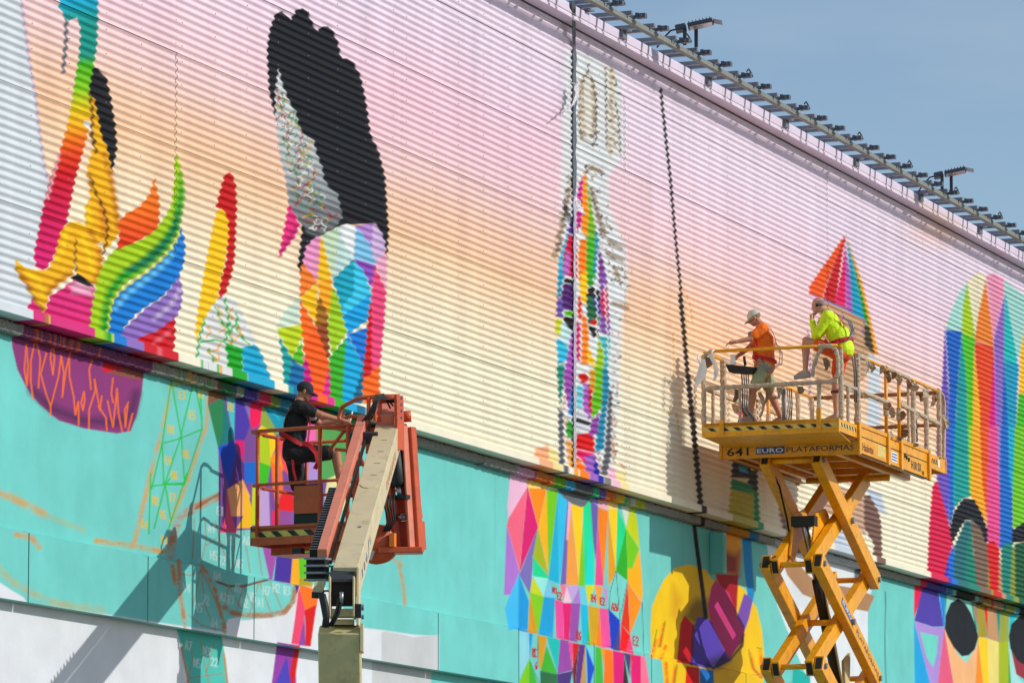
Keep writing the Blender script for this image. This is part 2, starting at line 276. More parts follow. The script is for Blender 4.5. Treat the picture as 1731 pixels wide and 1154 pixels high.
polys(UPP, 450, 340, 3.605, [
 ((236, 164, 202), (295, 220), (330, 215), (325, 340), (312, 490), (222, 380), (240, 280)), ((246, 200, 6), (330, 215), (345, 240), (395, 470), (310, 495)),
 ((206, 226, 198), (335, 212), (450, 150), (452, 200), (430, 330), (402, 475), (345, 240)), ((202, 226, 222), (440, 160), (465, 150), (462, 200), (532, 350), (402, 475), (430, 330)),
 ((238, 241, 242), (450, 150), (500, 138), (547, 155), (542, 200), (532, 350), (460, 230)), ((142, 198, 228), (545, 155), (642, 250), (665, 387), (533, 350)),
 ((186, 146, 208), (543, 150), (652, 133), (662, 140), (652, 330), (625, 250)), ((216, 192, 226), (650, 133), (690, 170), (720, 240), (727, 300), (665, 387), (640, 290)),
 ((244, 184, 208), (725, 300), (736, 360), (730, 545), (665, 390)), ((0, 166, 188), (535, 350), (400, 480), (430, 560), (462, 695), (500, 650), (545, 540)),
 ((92, 202, 230), (535, 352), (600, 440), (642, 560), (560, 650), (480, 722), (455, 650), (532, 560)), ((150, 94, 186), (530, 350), (667, 390), (642, 535), (600, 440)),
 ((238, 96, 138), (660, 395), (730, 545), (717, 760), (699, 960), (692, 1040), (640, 1060), (630, 1000), (640, 700), (640, 560)),
 ((20, 168, 222), (465, 700), (642, 560), (620, 722), (500, 812), (480, 760)), ((206, 12, 38), (642, 590), (642, 700), (642, 1060), (588, 1085), (583, 1010), (610, 830), (625, 660)),
 ((245, 120, 34), (692, 1010), (692, 1230), (588, 1230), (588, 1082), (642, 1050), (665, 1000)), ((240, 138, 76), (220, 375), (312, 490), (203, 592), (206, 440)),
 ((252, 202, 0), (312, 495), (312, 765), (203, 590)), ((252, 178, 0), (310, 495), (397, 468), (402, 600), (382, 702), (330, 600)), ((164, 112, 42), (320, 570), (377, 690), (377, 780), (300, 765), (310, 620)),
 ((150, 78, 42), (300, 760), (377, 740), (387, 950), (370, 962), (340, 880)), ((252, 122, 12), (203, 590), (302, 762), (240, 882), (213, 820)),
 ((245, 112, 32), (300, 760), (347, 880), (387, 1000), (382, 1230), (300, 1230), (220, 880), (240, 870)), ((166, 206, 0), (400, 528), (430, 560), (462, 690), (492, 802), (400, 932), (375, 780), (383, 690)),
 ((72, 176, 54), (492, 830), (467, 1230), (383, 1230), (383, 960), (400, 930)), ((0, 172, 216), (490, 800), (592, 1000), (583, 1230), (463, 1230), (480, 930)), ((0, 108, 140), (592, 1010), (583, 1230), (520, 1230)),
 ((0, 130, 210), (498, 812), (617, 768), (607, 900), (592, 1002)), ((206, 60, 140), (223, 935), (260, 1000), (302, 1230), (222, 1230)), ((226, 76, 152), (387, 1000), (392, 1230), (330, 1230)),
 ((212, 230, 214), (207, 580), (207, 742), (58, 772), (120, 660)), ((192, 212, 0), (58, 776), (217, 753), (217, 832), (160, 952)), ((92, 190, 30), (74, 820), (160, 952), (217, 850), (227, 1002), (160, 962)),
 ((0, 160, 160), (74, 820), (160, 962), (132, 1230), (105, 1080), (100, 960)), ((0, 112, 164), (160, 960), (232, 1010), (232, 1230), (120, 1230))])
# tower of many colours with peeled patches
UPP.append(('p', (232, 235, 236), [(955, 85), (1005, 95), (1050, 130), (1055, 262), (1028, 300), (1030, 350), (1058, 420), (1062, 480), (1052, 540), (1048, 620), (1045, 700), (1035, 795), (962, 780), (952, 700), (949, 500), (949, 300), (952, 180)], 7))
UPP.append(('p', (230, 226, 216), [(990, 118), (1000, 118), (1010, 160), (1010, 236), (980, 236), (980, 160)], 4)); UPP.append(('p', (230, 228, 222), [(1022, 110), (1040, 118), (1050, 200), (1052, 262), (1024, 256)], 4))
lines(UPP, *I, (204, 186, 154), 4, [[(983, 135), (984, 165)], [(984, 178), (985, 200)], [(986, 208), (986, 225)], [(1003, 140), (1004, 168)], [(1004, 180), (1005, 222)], [(1033, 118), (1033, 150)], [(1034, 160), (1035, 215)], [(1030, 230), (1032, 262)]], 3)
lines(UPP, *I, (70, 72, 78), 1.8, [[(995, 108), (994, 122), (988, 130), (983, 145)], [(994, 122), (1003, 140), (1007, 170)], [(980, 150), (981, 230)], [(1008, 160), (1008, 240)], [(983, 236), (1003, 246), (1004, 238)], [(1024, 115), (1026, 250)], [(1040, 170), (1046, 200), (1049, 262)]], 1)
lines(UPP, *I, (150, 122, 92), 6, [[(962, 330), (956, 350)], [(958, 356), (950, 376)], [(953, 380), (944, 400)], [(948, 405), (938, 432)], [(1000, 282), (1016, 290)], [(1000, 320), (1004, 340)], [(1008, 350), (1012, 372)], [(1016, 378), (1022, 396)], [(1030, 408), (1050, 420)], [(1028, 430), (1052, 440)], [(1040, 455), (1046, 470)], [(1036, 512), (1060, 520)]], 3.5)
def flecks(dst, n, path, spread, cols, size, seed):
    r = np.random.default_rng(seed); P = np.array(path, float)
    for _ in range(n):
        t = r.random() * (len(P) - 1); i = int(t); p = P[i] + (P[i + 1] - P[i]) * (t - i) + r.normal(size=2) * np.array(spread); c = cols[r.integers(len(cols))]; q = p + r.normal(size=2) * np.array([2.0, 3.0]) * size
        dst.append(('s', c, [tuple(p), tuple(q)], 0.9 + r.random() * 1.2 * size, 1.2))
BRN = [(172, 152, 128), (196, 178, 152), (140, 126, 112), (110, 104, 100)]
flecks(UPP, 70, [(966, 300), (956, 350), (946, 400), (938, 440)], (4, 6), BRN, 1.0, 1); flecks(UPP, 80, [(996, 280), (1010, 340), (1022, 400), (1040, 450), (1050, 480)], (7, 10), BRN, 1.0, 2); flecks(UPP, 34, [(983, 125), (984, 240)], (3, 6), BRN, .8, 3); flecks(UPP, 30, [(1005, 140), (1005, 240)], (3, 6), BRN, .8, 4); flecks(UPP, 30, [(1034, 115), (1040, 265)], (5, 8), BRN, .8, 5); flecks(UPP, 40, [(1040, 520), (1040, 700), (1036, 790)], (4, 10), BRN + [(214, 160, 130)], .8, 6)
polys(UPP, 930, 260, 5.247, [
 ((206, 64, 152), (265, 240), (300, 200), (287, 330), (292, 470), (287, 600), (238, 705), (233, 420)), ((250, 162, 34), (298, 150), (322, 200), (337, 400), (352, 560), (332, 742), (278, 700), (283, 400)),
 ((132, 182, 4), (325, 200), (352, 350), (387, 560), (412, 742), (330, 742), (345, 500)), ((112, 62, 152), (217, 470), (217, 732), (158, 702), (180, 600)),
 ((94, 188, 216), (150, 708), (172, 708), (112, 1154), (68, 1154), (73, 950)), ((210, 42, 82), (163, 718), (232, 740), (237, 1100), (190, 1092), (110, 1062), (120, 900)), ((190, 122, 192), (148, 850), (182, 900), (172, 1062), (100, 1102)),
 ((80, 176, 34), (318, 743), (402, 738), (412, 900), (382, 1154), (298, 1154), (320, 900)), ((250, 142, 22), (268, 758), (322, 758), (322, 1154), (258, 1154), (248, 900)),
 ((0, 150, 182), (400, 640), (432, 760), (417, 900), (402, 1154), (368, 1154), (400, 850)), ((132, 72, 152), (428, 818), (472, 950), (507, 1154), (433, 1154))], 1.6)
polys(UPP, 920, 460, 6.413, [
 ((0, 160, 186), (158, 0), (217, 0), (192, 120), (182, 262), (138, 270)), ((26, 25, 28), (230, 63), (322, 90), (332, 132), (213, 112)), ((86, 46, 112), (213, 118), (332, 138), (332, 425), (188, 402), (183, 260)),
 ((112, 94, 172), (138, 268), (192, 288), (202, 492), (128, 482)), ((202, 212, 0), (123, 500), (192, 508), (172, 692), (118, 662)), ((100, 190, 24), (223, 442), (270, 408), (322, 450), (322, 482), (213, 472)),
 ((26, 25, 28), (213, 478), (322, 498), (312, 632), (213, 582)), ((206, 232, 232), (190, 520), (302, 640), (262, 862), (170, 702)), ((84, 192, 222), (128, 700), (252, 800), (262, 942), (148, 1002)),
 ((180, 104, 192), (298, 640), (332, 660), (332, 1154), (208, 1154), (240, 960)), ((0, 150, 142), (138, 1000), (222, 1000), (202, 1154), (138, 1154)), ((250, 202, 4), (408, 0), (467, 0), (472, 282), (450, 362), (403, 300), (380, 150)),
 ((226, 70, 40), (372, 240), (405, 300), (400, 520), (360, 480)), ((245, 142, 24), (408, 420), (462, 520), (482, 700), (472, 1002), (398, 1002), (408, 700)), ((216, 52, 122), (343, 540), (392, 560), (382, 800), (387, 962), (348, 962)),
 ((62, 162, 62), (470, 0), (557, 0), (542, 132), (478, 172)), ((26, 25, 28), (513, 143), (602, 208), (612, 312), (458, 262), (478, 190)), ((42, 104, 74), (463, 258), (532, 260), (562, 330), (602, 500), (592, 582), (478, 562), (458, 420)),
 ((58, 62, 152), (530, 263), (617, 308), (612, 472), (560, 422)), ((216, 42, 42), (488, 542), (530, 498), (582, 560), (577, 592)), ((26, 25, 28), (478, 578), (592, 618), (582, 692), (540, 712), (498, 660)),
 ((142, 94, 172), (598, 0), (667, 0), (692, 300), (712, 600), (702, 692), (600, 642), (613, 300)), ((216, 64, 104), (640, 168), (687, 200), (692, 562), (620, 432), (610, 320)), ((94, 192, 198), (588, 698), (712, 700), (702, 1002), (640, 1154), (648, 850)),
 ((250, 202, 4), (468, 778), (542, 960), (552, 1042), (468, 982)), ((162, 202, 4), (588, 698), (642, 880), (642, 1154), (538, 1102), (570, 900))], 1.6)
polys(UPP, 920, 620, 5.767, [
 ((0, 142, 122), (128, 0), (192, 0), (182, 200), (162, 402), (138, 260)), ((98, 102, 112), (138, 398), (187, 430), (192, 700), (202, 1040), (148, 930)), ((166, 94, 176), (188, 30), (282, 60), (272, 442), (240, 442), (193, 220)),
 ((0, 150, 212), (268, 178), (292, 180), (292, 472), (243, 462)), ((202, 24, 42), (328, 68), (402, 58), (442, 132), (358, 167)), ((180, 112, 192), (378, 158), (442, 180), (462, 482), (440, 522), (378, 402)), ((134, 212, 222), (318, 168), (382, 190), (372, 402), (313, 392)),
 ((112, 190, 34), (498, 0), (572, 30), (567, 392), (468, 512), (458, 340), (490, 200)), ((216, 162, 24), (438, 18), (497, 30), (492, 242), (443, 252)), ((202, 24, 42), (428, 148), (462, 230), (467, 462), (438, 422)),
 ((0, 142, 174), (568, 0), (632, 50), (632, 232), (602, 482), (582, 802), (498, 832), (518, 600), (563, 400)), ((98, 102, 108), (630, 228), (662, 240), (657, 560), (652, 872), (612, 1060), (548, 1040), (590, 850), (610, 600)),
 ((216, 219, 223), (308, 428), (350, 398), (422, 470), (432, 600), (400, 662), (330, 652), (303, 600)), ((50, 50, 53), (308, 488), (467, 545), (440, 572), (308, 532)), ((62, 162, 62), (233, 498), (282, 560), (282, 692), (208, 682), (213, 570)),
 ((240, 166, 14), (198, 678), (262, 720), (282, 800), (304, 1080), (270, 1060), (230, 820)), ((216, 34, 52), (308, 658), (442, 638), (492, 700), (492, 832), (308, 792)), ((150, 84, 162), (468, 518), (542, 448), (522, 650), (440, 682), (448, 600)),
 ((230, 64, 112), (308, 798), (492, 838), (482, 882), (400, 942), (318, 862)), ((250, 138, 34), (308, 868), (402, 960), (418, 1120), (303, 1090)), ((166, 114, 192), (398, 868), (502, 848), (522, 1000), (518, 1150), (418, 1120), (398, 960)),
 ((38, 58, 166), (488, 888), (522, 938), (547, 1040), (520, 1150), (488, 1020)), ((245, 202, 222), (640, 958), (702, 1000), (722, 1200), (598, 1190)), ((245, 232, 174), (700, 998), (802, 1038), (782, 1210), (718, 1200)),
 ((244, 184, 146), (-90, 800), (50, 758), (52, 1030), (-90, 1000)), ((243, 226, 164), (53, 768), (132, 828), (150, 1040), (48, 1030))], 1.8)
lines(UPP, *I, (240, 238, 234), 2.2, [[(953, 655), (960, 690), (955, 720), (962, 770)], [(1004, 470), (1010, 520), (1008, 580)], [(1022, 480), (1026, 560), (1030, 640)]], 1.2)
lines(UPP, *I, (214, 150, 120), 2.4, [[(955, 670), (953, 690)], [(956, 705), (958, 722)], [(958, 745), (962, 780)], [(1012, 765), (1016, 795)], [(1038, 700), (1040, 720)], [(1036, 740), (1038, 770)], [(1046, 782), (1056, 790)]], 2)
# long dark line, thin drips
UPP.append(('s', (40, 34, 38), [(1117, 150), (1126, 240), (1134, 310), (1142, 400), (1150, 480), (1156, 560)], 2.1, 0.8)); UPP.append(('s', (34, 32, 36), [(1150, 500), (1158, 580), (1164, 650), (1170, 700)], 3.4, 0.8)); UPP.append(('s', (28, 28, 32), [(1164, 640), (1172, 720), (1180, 800), (1188, 890)], 4.4, 0.8))
UPP.append(('s', (232, 200, 150), [(1158, 500), (1160, 560), (1164, 600)], 0.9, 0.6))
lines(UPP, *I, (222, 160, 70), 1.4, [[(1152, 492), (1160, 496), (1168, 520), (1170, 545)], [(1138, 560), (1140, 640)], [(1128, 700), (1134, 690), (1144, 700), (1148, 730)]], 1)
# pointed cap of stripes
polys(UPP, 1340, 390, 4.618, [
 ((204, 166, 132), (235, 520), (330, 560), (440, 615), (570, 700), (590, 900), (640, 960), (560, 1154), (420, 1250), (200, 1250), (150, 1000), (220, 600)), ((72, 62, 44), (558, 715), (612, 770), (652, 962), (600, 935), (560, 880)),
 ((240, 106, 38), (400, 42), (128, 440), (133, 492), (230, 527), (290, 350), (402, 80)), ((202, 16, 42), (405, 45), (288, 360), (238, 522), (332, 572), (352, 430), (392, 150), (415, 60)), ((226, 42, 108), (410, 98), (378, 330), (328, 562), (412, 602), (417, 350)),
 ((186, 112, 192), (410, 118), (413, 602), (472, 642), (467, 450), (432, 250)), ((0, 166, 192), (420, 78), (438, 250), (468, 642), (562, 692), (502, 400), (442, 150)), ((42, 152, 44), (430, 88), (498, 380), (558, 692), (602, 762), (642, 945), (657, 945), (602, 700), (522, 400)),
 ((245, 172, 24), (425, 52), (542, 400), (612, 700), (668, 965), (640, 965), (600, 740), (520, 400))], 1.2)
lines(UPP, 1340, 390, 4.618, (64, 86, 200), 8, [[(130, 495), (240, 535), (430, 618), (565, 700)], [(390, 640), (395, 690)], [(480, 760), (470, 800), (490, 830)], [(430, 985), (520, 1020)], [(540, 760), (550, 800)]], 1)
UPP.append(('p', (216, 223, 227), [(1468, 596), (1488, 612), (1490, 700), (1480, 790), (1464, 780)], 3)); UPP.append(('s', (150, 120, 190), [(1366, 560), (1370, 620), (1368, 690)], 1.2, 1))
# far head
polys(UPP, 1540, 440, 3.848, [
 ((182, 226, 216), (365, 140), (332, 462), (225, 445), (260, 330), (310, 220)), ((240, 232, 204), (365, 150), (400, 100), (450, 80), (492, 100), (477, 220), (417, 522), (403, 400)), ((240, 164, 192), (490, 98), (540, 85), (602, 120), (607, 200), (535, 542), (510, 300)),
 ((174, 220, 212), (608, 130), (760, 250), (760, 560), (690, 622), (660, 450), (610, 200)), ((176, 206, 0), (365, 143), (412, 460), (417, 522), (328, 472), (335, 320)), ((92, 190, 34), (328, 470), (417, 512), (407, 740), (402, 1160), (363, 1160), (360, 850), (338, 650)),
 ((235, 142, 74), (485, 128), (512, 330), (537, 562), (413, 522), (440, 340)), ((226, 88, 24), (413, 528), (537, 560), (542, 800), (512, 1160), (443, 1160), (433, 880), (418, 650)), ((245, 182, 24), (408, 558), (430, 750), (447, 950), (452, 1160), (398, 1160), (405, 740)),
 ((152, 118, 196), (607, 218), (612, 640), (592, 950), (587, 1160), (548, 1160), (545, 750), (538, 520)), ((216, 62, 142), (538, 578), (547, 800), (552, 1160), (503, 1160), (520, 880)), ((64, 196, 192), (610, 188), (692, 640), (692, 682), (603, 652)),
 ((0, 160, 192), (603, 648), (702, 680), (692, 850), (682, 1160), (623, 1160), (615, 900)), ((0, 110, 192), (603, 648), (622, 900), (632, 1160), (583, 1160), (595, 850)), ((0, 106, 192), (225, 448), (330, 463), (312, 700), (292, 1000), (292, 1160), (238, 1160), (245, 800)),
 ((0, 156, 156), (328, 468), (347, 650), (362, 850), (367, 1160), (283, 1160), (300, 850)), ((114, 94, 182), (220, 436), (230, 600), (242, 860), (240, 1160), (168, 1160), (180, 950), (203, 800), (213, 560)), ((250, 202, 4), (760, 270), (760, 900), (715, 1160), (700, 880), (710, 600)), ((82, 186, 24), (700, 860), (760, 880), (760, 1160), (678, 1160))])
polys(UPP, 1540, 720, 3.723, [
 ((122, 94, 186), (163, 0), (240, 0), (242, 622), (185, 440), (158, 300)), ((0, 116, 202), (235, 0), (284, 0), (272, 400), (272, 522), (243, 642), (238, 350)), ((0, 160, 152), (278, 0), (367, 0), (382, 442), (330, 450), (268, 522), (268, 300)),
 ((152, 202, 14), (358, 0), (388, 0), (387, 432), (368, 422)), ((245, 176, 14), (385, 0), (438, 0), (452, 300), (482, 642), (450, 562), (378, 452)), ((230, 102, 44), (433, 0), (492, 0), (487, 400), (482, 622), (448, 350)),
 ((230, 98, 152), (488, 0), (547, 0), (562, 400), (562, 772), (478, 722), (483, 400)), ((172, 132, 202), (540, 0), (572, 0), (567, 382), (550, 352)), ((0, 116, 196), (563, 0), (617, 0), (642, 400), (642, 722), (558, 772), (558, 400)),
 ((0, 176, 206), (610, 0), (657, 0), (642, 482), (618, 300)), ((122, 196, 24), (653, 0), (780, 0), (780, 600), (640, 642), (638, 450)), ((216, 18, 88), (135, 378), (165, 338), (242, 622), (264, 742), (190, 1080), (98, 1040), (115, 640)),
 ((86, 74, 172), (242, 798), (250, 1080), (183, 1060)), ((0, 120, 216), (272, 738), (274, 1090), (233, 1070), (238, 820)), ((52, 112, 118), (345, 588), (382, 598), (392, 760), (342, 1110), (266, 1090), (273, 760)),
 ((0, 132, 112), (373, 598), (387, 760), (432, 1000), (446, 1130), (338, 1110), (348, 800)), ((128, 104, 88), (378, 588), (442, 638), (492, 760), (495, 1160), (430, 1130), (398, 840)), ((152, 148, 62), (488, 798), (502, 860), (506, 1160), (480, 1160)),
 ((216, 18, 38), (478, 738), (520, 718), (560, 780), (556, 1180), (506, 1160), (488, 850)), ((192, 154, 114), (556, 798), (577, 960), (596, 1190), (550, 1180)), ((0, 132, 118), (568, 758), (642, 718), (642, 960), (624, 1200), (588, 1190), (568, 900)),
 ((142, 152, 64), (638, 758), (662, 758), (664, 1220), (618, 1200)), ((0, 88, 54), (655, 738), (780, 720), (780, 1260), (660, 1220)), ((18, 18, 22), (638, 652), (780, 560), (780, 720), (638, 732)),
 ((18, 18, 22), (330, 453), (400, 463), (442, 540), (482, 650), (482, 738), (465, 722), (440, 642), (382, 590), (345, 588), (310, 642), (260, 738), (243, 650), (270, 540))])
# figure below the lift
polys(UPP, 1170, 680, 5.77, [((30, 34, 42), (395, 560), (640, 640), (645, 900), (540, 832), (550, 742), (383, 727)), ((50, 176, 220), (460, 615), (542, 640), (542, 692), (458, 672)), ((36, 150, 92), (383, 735), (545, 785), (645, 882), (672, 1260), (600, 1240), (600, 900), (378, 842)),
 ((190, 186, 36), (378, 850), (602, 888), (602, 1240), (345, 1180)), ((216, 44, 118), (440, 0), (500, 10), (490, 170), (430, 100)), ((32, 34, 40), (585, -40), (640, -20), (640, 190), (585, 170))], 1.5)
UPP.append(('p', (206, 172, 148), [(1384, 812), (1462, 835), (1463, 905), (1440, 884), (1400, 868), (1380, 868)], 1)); UPP.append(('p', (204, 214, 228), [(1462, 822), (1490, 835), (1500, 870), (1480, 862)], 4)); UPP.append(('p', (206, 216, 226), [(1408, 890), (1442, 884), (1458, 970), (1400, 950)], 6))
UPP.append(('p', (126, 94, 82), [(1461, 838), (1470, 836), (1478, 850), (1486, 866), (1490, 885), (1491, 920), (1493, 990), (1470, 985), (1478, 920), (1466, 900), (1461, 890)], 1)); UPP.append(('p', (150, 116, 96), [(1318, 838), (1324, 850), (1330, 875), (1336, 905), (1326, 900), (1318, 870)], 2)); UPP.append(('p', (226, 40, 70), [(1436, 814), (1452, 810), (1446, 828)], 1.5))

# --- lower wall
TEAL = (113, 206, 198)
LOW.append(('p', (232, 236, 240), [(-300, 1190), (-300, 960), (0, 984), (18, 996), (40, 1009), (46, 1018), (248, 1048), (380, 1068), (385, 1046), (405, 1042), (410, 1048), (462, 1042), (490, 1026), (503, 1000), (505, 985), (548, 990), (600, 1050), (612, 1060), (646, 1064), (700, 1072), (741, 1074), (741, 1133), (728, 1136), (728, 1400), (-300, 1400)], 1))
LOW.append(('p', (206, 209, 210), [(645, 1068), (652, 1066), (700, 1076), (741, 1072), (741, 1134), (645, 1118)], 1)); LOW.append(('p', (206, 209, 210), [(629, 1115), (728, 1128), (728, 1400), (629, 1400)], 1))
polys(LOW, 280, 860, 3.925, [((98, 196, 184), (70, 785), (370, 835), (400, 1000), (425, 1260), (180, 1260), (110, 950))])
BR = (186, 146, 106)
lines(LOW, 0, 800, 3.259, (202, 172, 122), 40, [[(-200, 70), (0, 110), (60, 130), (240, 220)]], 5); lines(LOW, 0, 800, 3.259, (170, 190, 150), 16, [[(240, 225), (460, 310)]], 6)
lines(LOW, 0, 800, 3.259, (200, 164, 112), 30, [[(530, 370), (740, 400), (900, 430)], [(90, 335), (170, 350), (215, 405)]], 3); lines(LOW, 0, 800, 3.259, (186, 178, 124), 26, [[(-100, 440), (0, 530), (60, 590), (160, 650), (260, 700), (420, 735), (560, 750)]], 7)
lines(LOW, 0, 520, 3.848, (202, 170, 122), 24, [[(1115, 500), (1090, 640), (1030, 880), (940, 1240)], [(1360, 500), (1345, 760), (1290, 920), (1200, 1180)]], 3); lines(LOW, 0, 800, 3.259, (202, 170, 122), 26, [[(830, 0), (735, 400)], [(1050, 0), (940, 260)]], 3)
GR = (62, 188, 78)
lines(LOW, 0, 520, 3.848, GR, 9, [[(1115, 470), (1055, 880), (985, 1180)], [(1262, 470), (1172, 850), (1070, 1150)], [(1300, 480), (1315, 790), (1200, 1150)], [(1060, 880), (1130, 862), (1180, 845), (1315, 790)], [(1120, 520), (1210, 475)], [(1125, 530), (1180, 840), (1200, 1130)], [(1055, 880), (1065, 1140)], [(1270, 490), (1312, 720)], [(1060, 1145), (1200, 1140)]])
lines(LOW, 0, 800, 3.259, GR, 8, [[(830, 70), (910, 60), (1015, 60)], [(960, 0), (910, 60), (850, 300)], [(910, 60), (940, 250)], [(830, 0), (820, 330)], [(1030, 0), (930, 300)]])
polys(LOW, 0, 520, 3.848, [((142, 68, 122), (70, 60), (72, 120), (78, 250), (112, 400), (172, 520), (250, 622), (380, 732), (550, 785), (760, 817), (850, 802), (890, 700), (922, 550), (942, 380), (945, 200), (500, 100))])
lines(LOW, 0, 520, 3.848, (96, 50, 92), 60, [[(215, 540), (350, 660), (550, 735), (760, 745), (850, 700), (885, 560)]], 8)
polys(LOW, 0, 520, 3.848, [((40, 140, 60), (480, 150), (620, 190), (560, 272), (470, 240)), ((40, 142, 212), (560, 200), (660, 230), (650, 340), (540, 268)), ((128, 112, 204), (612, 220), (690, 240), (662, 392)), ((212, 48, 60), (680, 240), (950, 300), (930, 405), (870, 380), (690, 420), (664, 398)), ((138, 84, 74), (870, 380), (935, 400), (915, 472), (690, 425))])
lines(LOW, 0, 520, 3.848, (246, 126, 50), 9.5, [[(172, 240), (158, 400), (175, 505), (182, 380), (172, 240)], [(232, 190), (200, 350), (200, 480), (215, 590)], [(232, 190), (262, 330), (250, 520)], [(302, 295), (265, 430), (300, 560), (330, 640), (330, 700)], [(345, 205), (328, 330), (345, 435), (354, 330), (345, 205)], [(330, 640), (380, 450), (398, 315)], [(398, 315), (415, 420), (405, 580)], [(405, 580), (430, 400), (460, 285)], [(450, 330), (452, 450), (480, 580), (490, 695)], [(490, 695), (510, 610), (512, 760)], [(546, 545), (528, 620), (540, 665), (552, 600), (546, 545)], [(578, 785), (580, 660), (620, 540), (615, 465)], [(600, 342), (580, 400), (592, 530)], [(615, 465), (650, 665), (662, 575)], [(640, 640), (690, 715), (695, 795)], [(700, 605), (735, 775), (762, 525)], [(735, 458), (724, 560), (735, 615)], [(762, 525), (770, 680), (795, 805)], [(835, 615), (812, 660), (815, 775), (830, 640)], [(862, 688), (832, 805)]], 0.8)
# teal hand outline in brown, lettered fields
lines(LOW, 0, 800, 3.259, (186, 134, 102), 46, [[(1260, 100), (1090, 180), (1000, 230), (955, 330), (935, 450)]], 3); lines(LOW, 0, 800, 3.259, (150, 96, 66), 12, [[(1250, 85), (1140, 150), (1080, 190)]], 2)
lines(LOW, 0, 800, 3.259, (190, 134, 96), 24, [[(985, 480), (990, 650), (1020, 840)], [(1110, 500), (1180, 620), (1240, 870)], [(950, 510), (965, 600)]], 2)
lines(LOW, 280, 860, 3.925, (176, 128, 92), 34, [[(390, 650), (450, 690), (560, 705), (700, 702), (790, 682), (845, 610), (862, 520)]], 2); lines(LOW, 280, 860, 3.925, (110, 66, 40), 14, [[(340, 480), (420, 510), (520, 510), (620, 482), (690, 465)]], 1)
lines(LOW, 280, 860, 3.925, (168, 128, 92), 6, [[(230, 400), (200, 560), (180, 640)], [(235, 400), (260, 640), (330, 800)], [(235, 400), (330, 600), (400, 780)], [(415, 510), (400, 640)], [(420, 510), (500, 660)], [(510, 515), (470, 680)], [(515, 510), (600, 690)], [(620, 485), (560, 690)], [(625, 485), (700, 690)], [(690, 470), (770, 660)], [(100, 430), (160, 440), (240, 410)], [(150, 700), (240, 770), (400, 810)], [(190, 60), (180, 330)], [(260, 60), (270, 200), (240, 330)], [(330, 80), (370, 240), (400, 330)], [(270, 240), (340, 190)], [(470, 150), (440, 400)], [(520, 150), (560, 420)], [(600, 150), (640, 440)], [(160, 860), (180, 1000), (140, 1154)], [(270, 1080), (230, 860)], [(270, 1080), (320, 880)], [(270, 1080), (300, 1200)], [(150, 1120), (380, 1090)]], 0.8)
lines(LOW, 280, 860, 3.925, (196, 132, 82), 12, [[(100, 900), (130, 1040), (165, 1200)], [(385, 960), (415, 1200)]], 1.5)
lines(LOW, 400, 900, 3.763, (192, 160, 116), 22, [[(960, 130), (1030, 195), (1060, 330), (1072, 460)], [(1035, 130), (1045, 210)]], 2)
# facets behind the painter
polys(LOW, 340, 620, 4.123, [((126, 84, 150), (60, 40), (1100, 330), (1060, 760), (880, 1110), (480, 1120), (130, 1150), (120, 560), (48, 265)), ((0, 150, 170), (640, 150), (1100, 330), (1000, 480), (640, 420))])
polys(LOW, 340, 620, 4.123, [
 ((128, 96, 66), (60, 40), (150, 60), (157, 212), (48, 262)), ((52, 134, 84), (48, 265), (157, 213), (152, 470), (118, 558)), ((0, 124, 124), (155, 213), (227, 512), (118, 558), (148, 470)), ((94, 202, 208), (148, 60), (242, 80), (237, 512), (223, 500)),
 ((84, 68, 168), (240, 80), (342, 400), (302, 512), (230, 512)), ((134, 124, 198), (243, 90), (347, 110), (347, 392)), ((236, 32, 102), (343, 110), (407, 120), (432, 260), (412, 402), (360, 432), (338, 380)), ((0, 152, 178), (403, 120), (640, 200), (622, 482), (540, 482), (428, 260)),
 ((0, 182, 208), (440, 258), (532, 300), (552, 382)), ((142, 168, 78), (428, 268), (542, 472), (408, 442)), ((250, 206, 0), (425, 408), (492, 450), (562, 520), (520, 562), (480, 652), (398, 430)), ((176, 202, 0), (398, 440), (472, 480), (487, 692), (408, 672)),
 ((246, 152, 42), (560, 518), (478, 650), (500, 682), (572, 722), (592, 520)), ((240, 98, 102), (528, 498), (600, 500), (640, 802), (570, 702)), ((72, 186, 44), (398, 658), (482, 690), (462, 812), (408, 822)), ((222, 52, 122), (230, 510), (302, 512), (297, 662)),
 ((94, 54, 134), (233, 558), (302, 680), (302, 792), (188, 842)), ((0, 88, 208), (118, 558), (232, 513), (247, 600), (190, 842), (148, 680)), ((250, 184, 128), (290, 783), (342, 900), (302, 1037), (183, 1042), (183, 850)), ((232, 94, 134), (183, 848), (212, 1040), (252, 1154), (128, 1154), (170, 1040)),
 ((246, 192, 0), (300, 818), (362, 1000), (352, 1122), (248, 1122), (300, 1030)), ((0, 110, 200), (302, 662), (400, 660), (408, 822), (300, 800)), ((202, 212, 0), (358, 818), (410, 840), (408, 1102), (348, 1102)), ((196, 168, 216), (408, 858), (472, 858), (482, 1122), (408, 1122)),
 ((246, 122, 34), (488, 668), (562, 690), (572, 862), (520, 962), (498, 830)), ((236, 12, 62), (568, 858), (640, 870), (650, 1012), (528, 992)), ((152, 88, 152), (528, 998), (650, 1010), (660, 1120), (498, 1117)), ((236, 32, 112), (498, 998), (552, 990), (542, 1062), (488, 1112)),
 ((178, 152, 212), (640, 640), (817, 620), (817, 802), (640, 800)), ((92, 162, 92), (828, 330), (1100, 400), (1050, 800), (828, 792)), ((242, 124, 182), (640, 320), (802, 330), (802, 600), (640, 600)), ((152, 142, 64), (798, 330), (852, 340), (852, 600), (808, 600)), ((0, 122, 232), (640, 1000), (850, 1000), (850, 1120), (640, 1120)), ((232, 226, 170), (880, 780), (1010, 720), (1060, 900), (900, 1100), (850, 1000))])
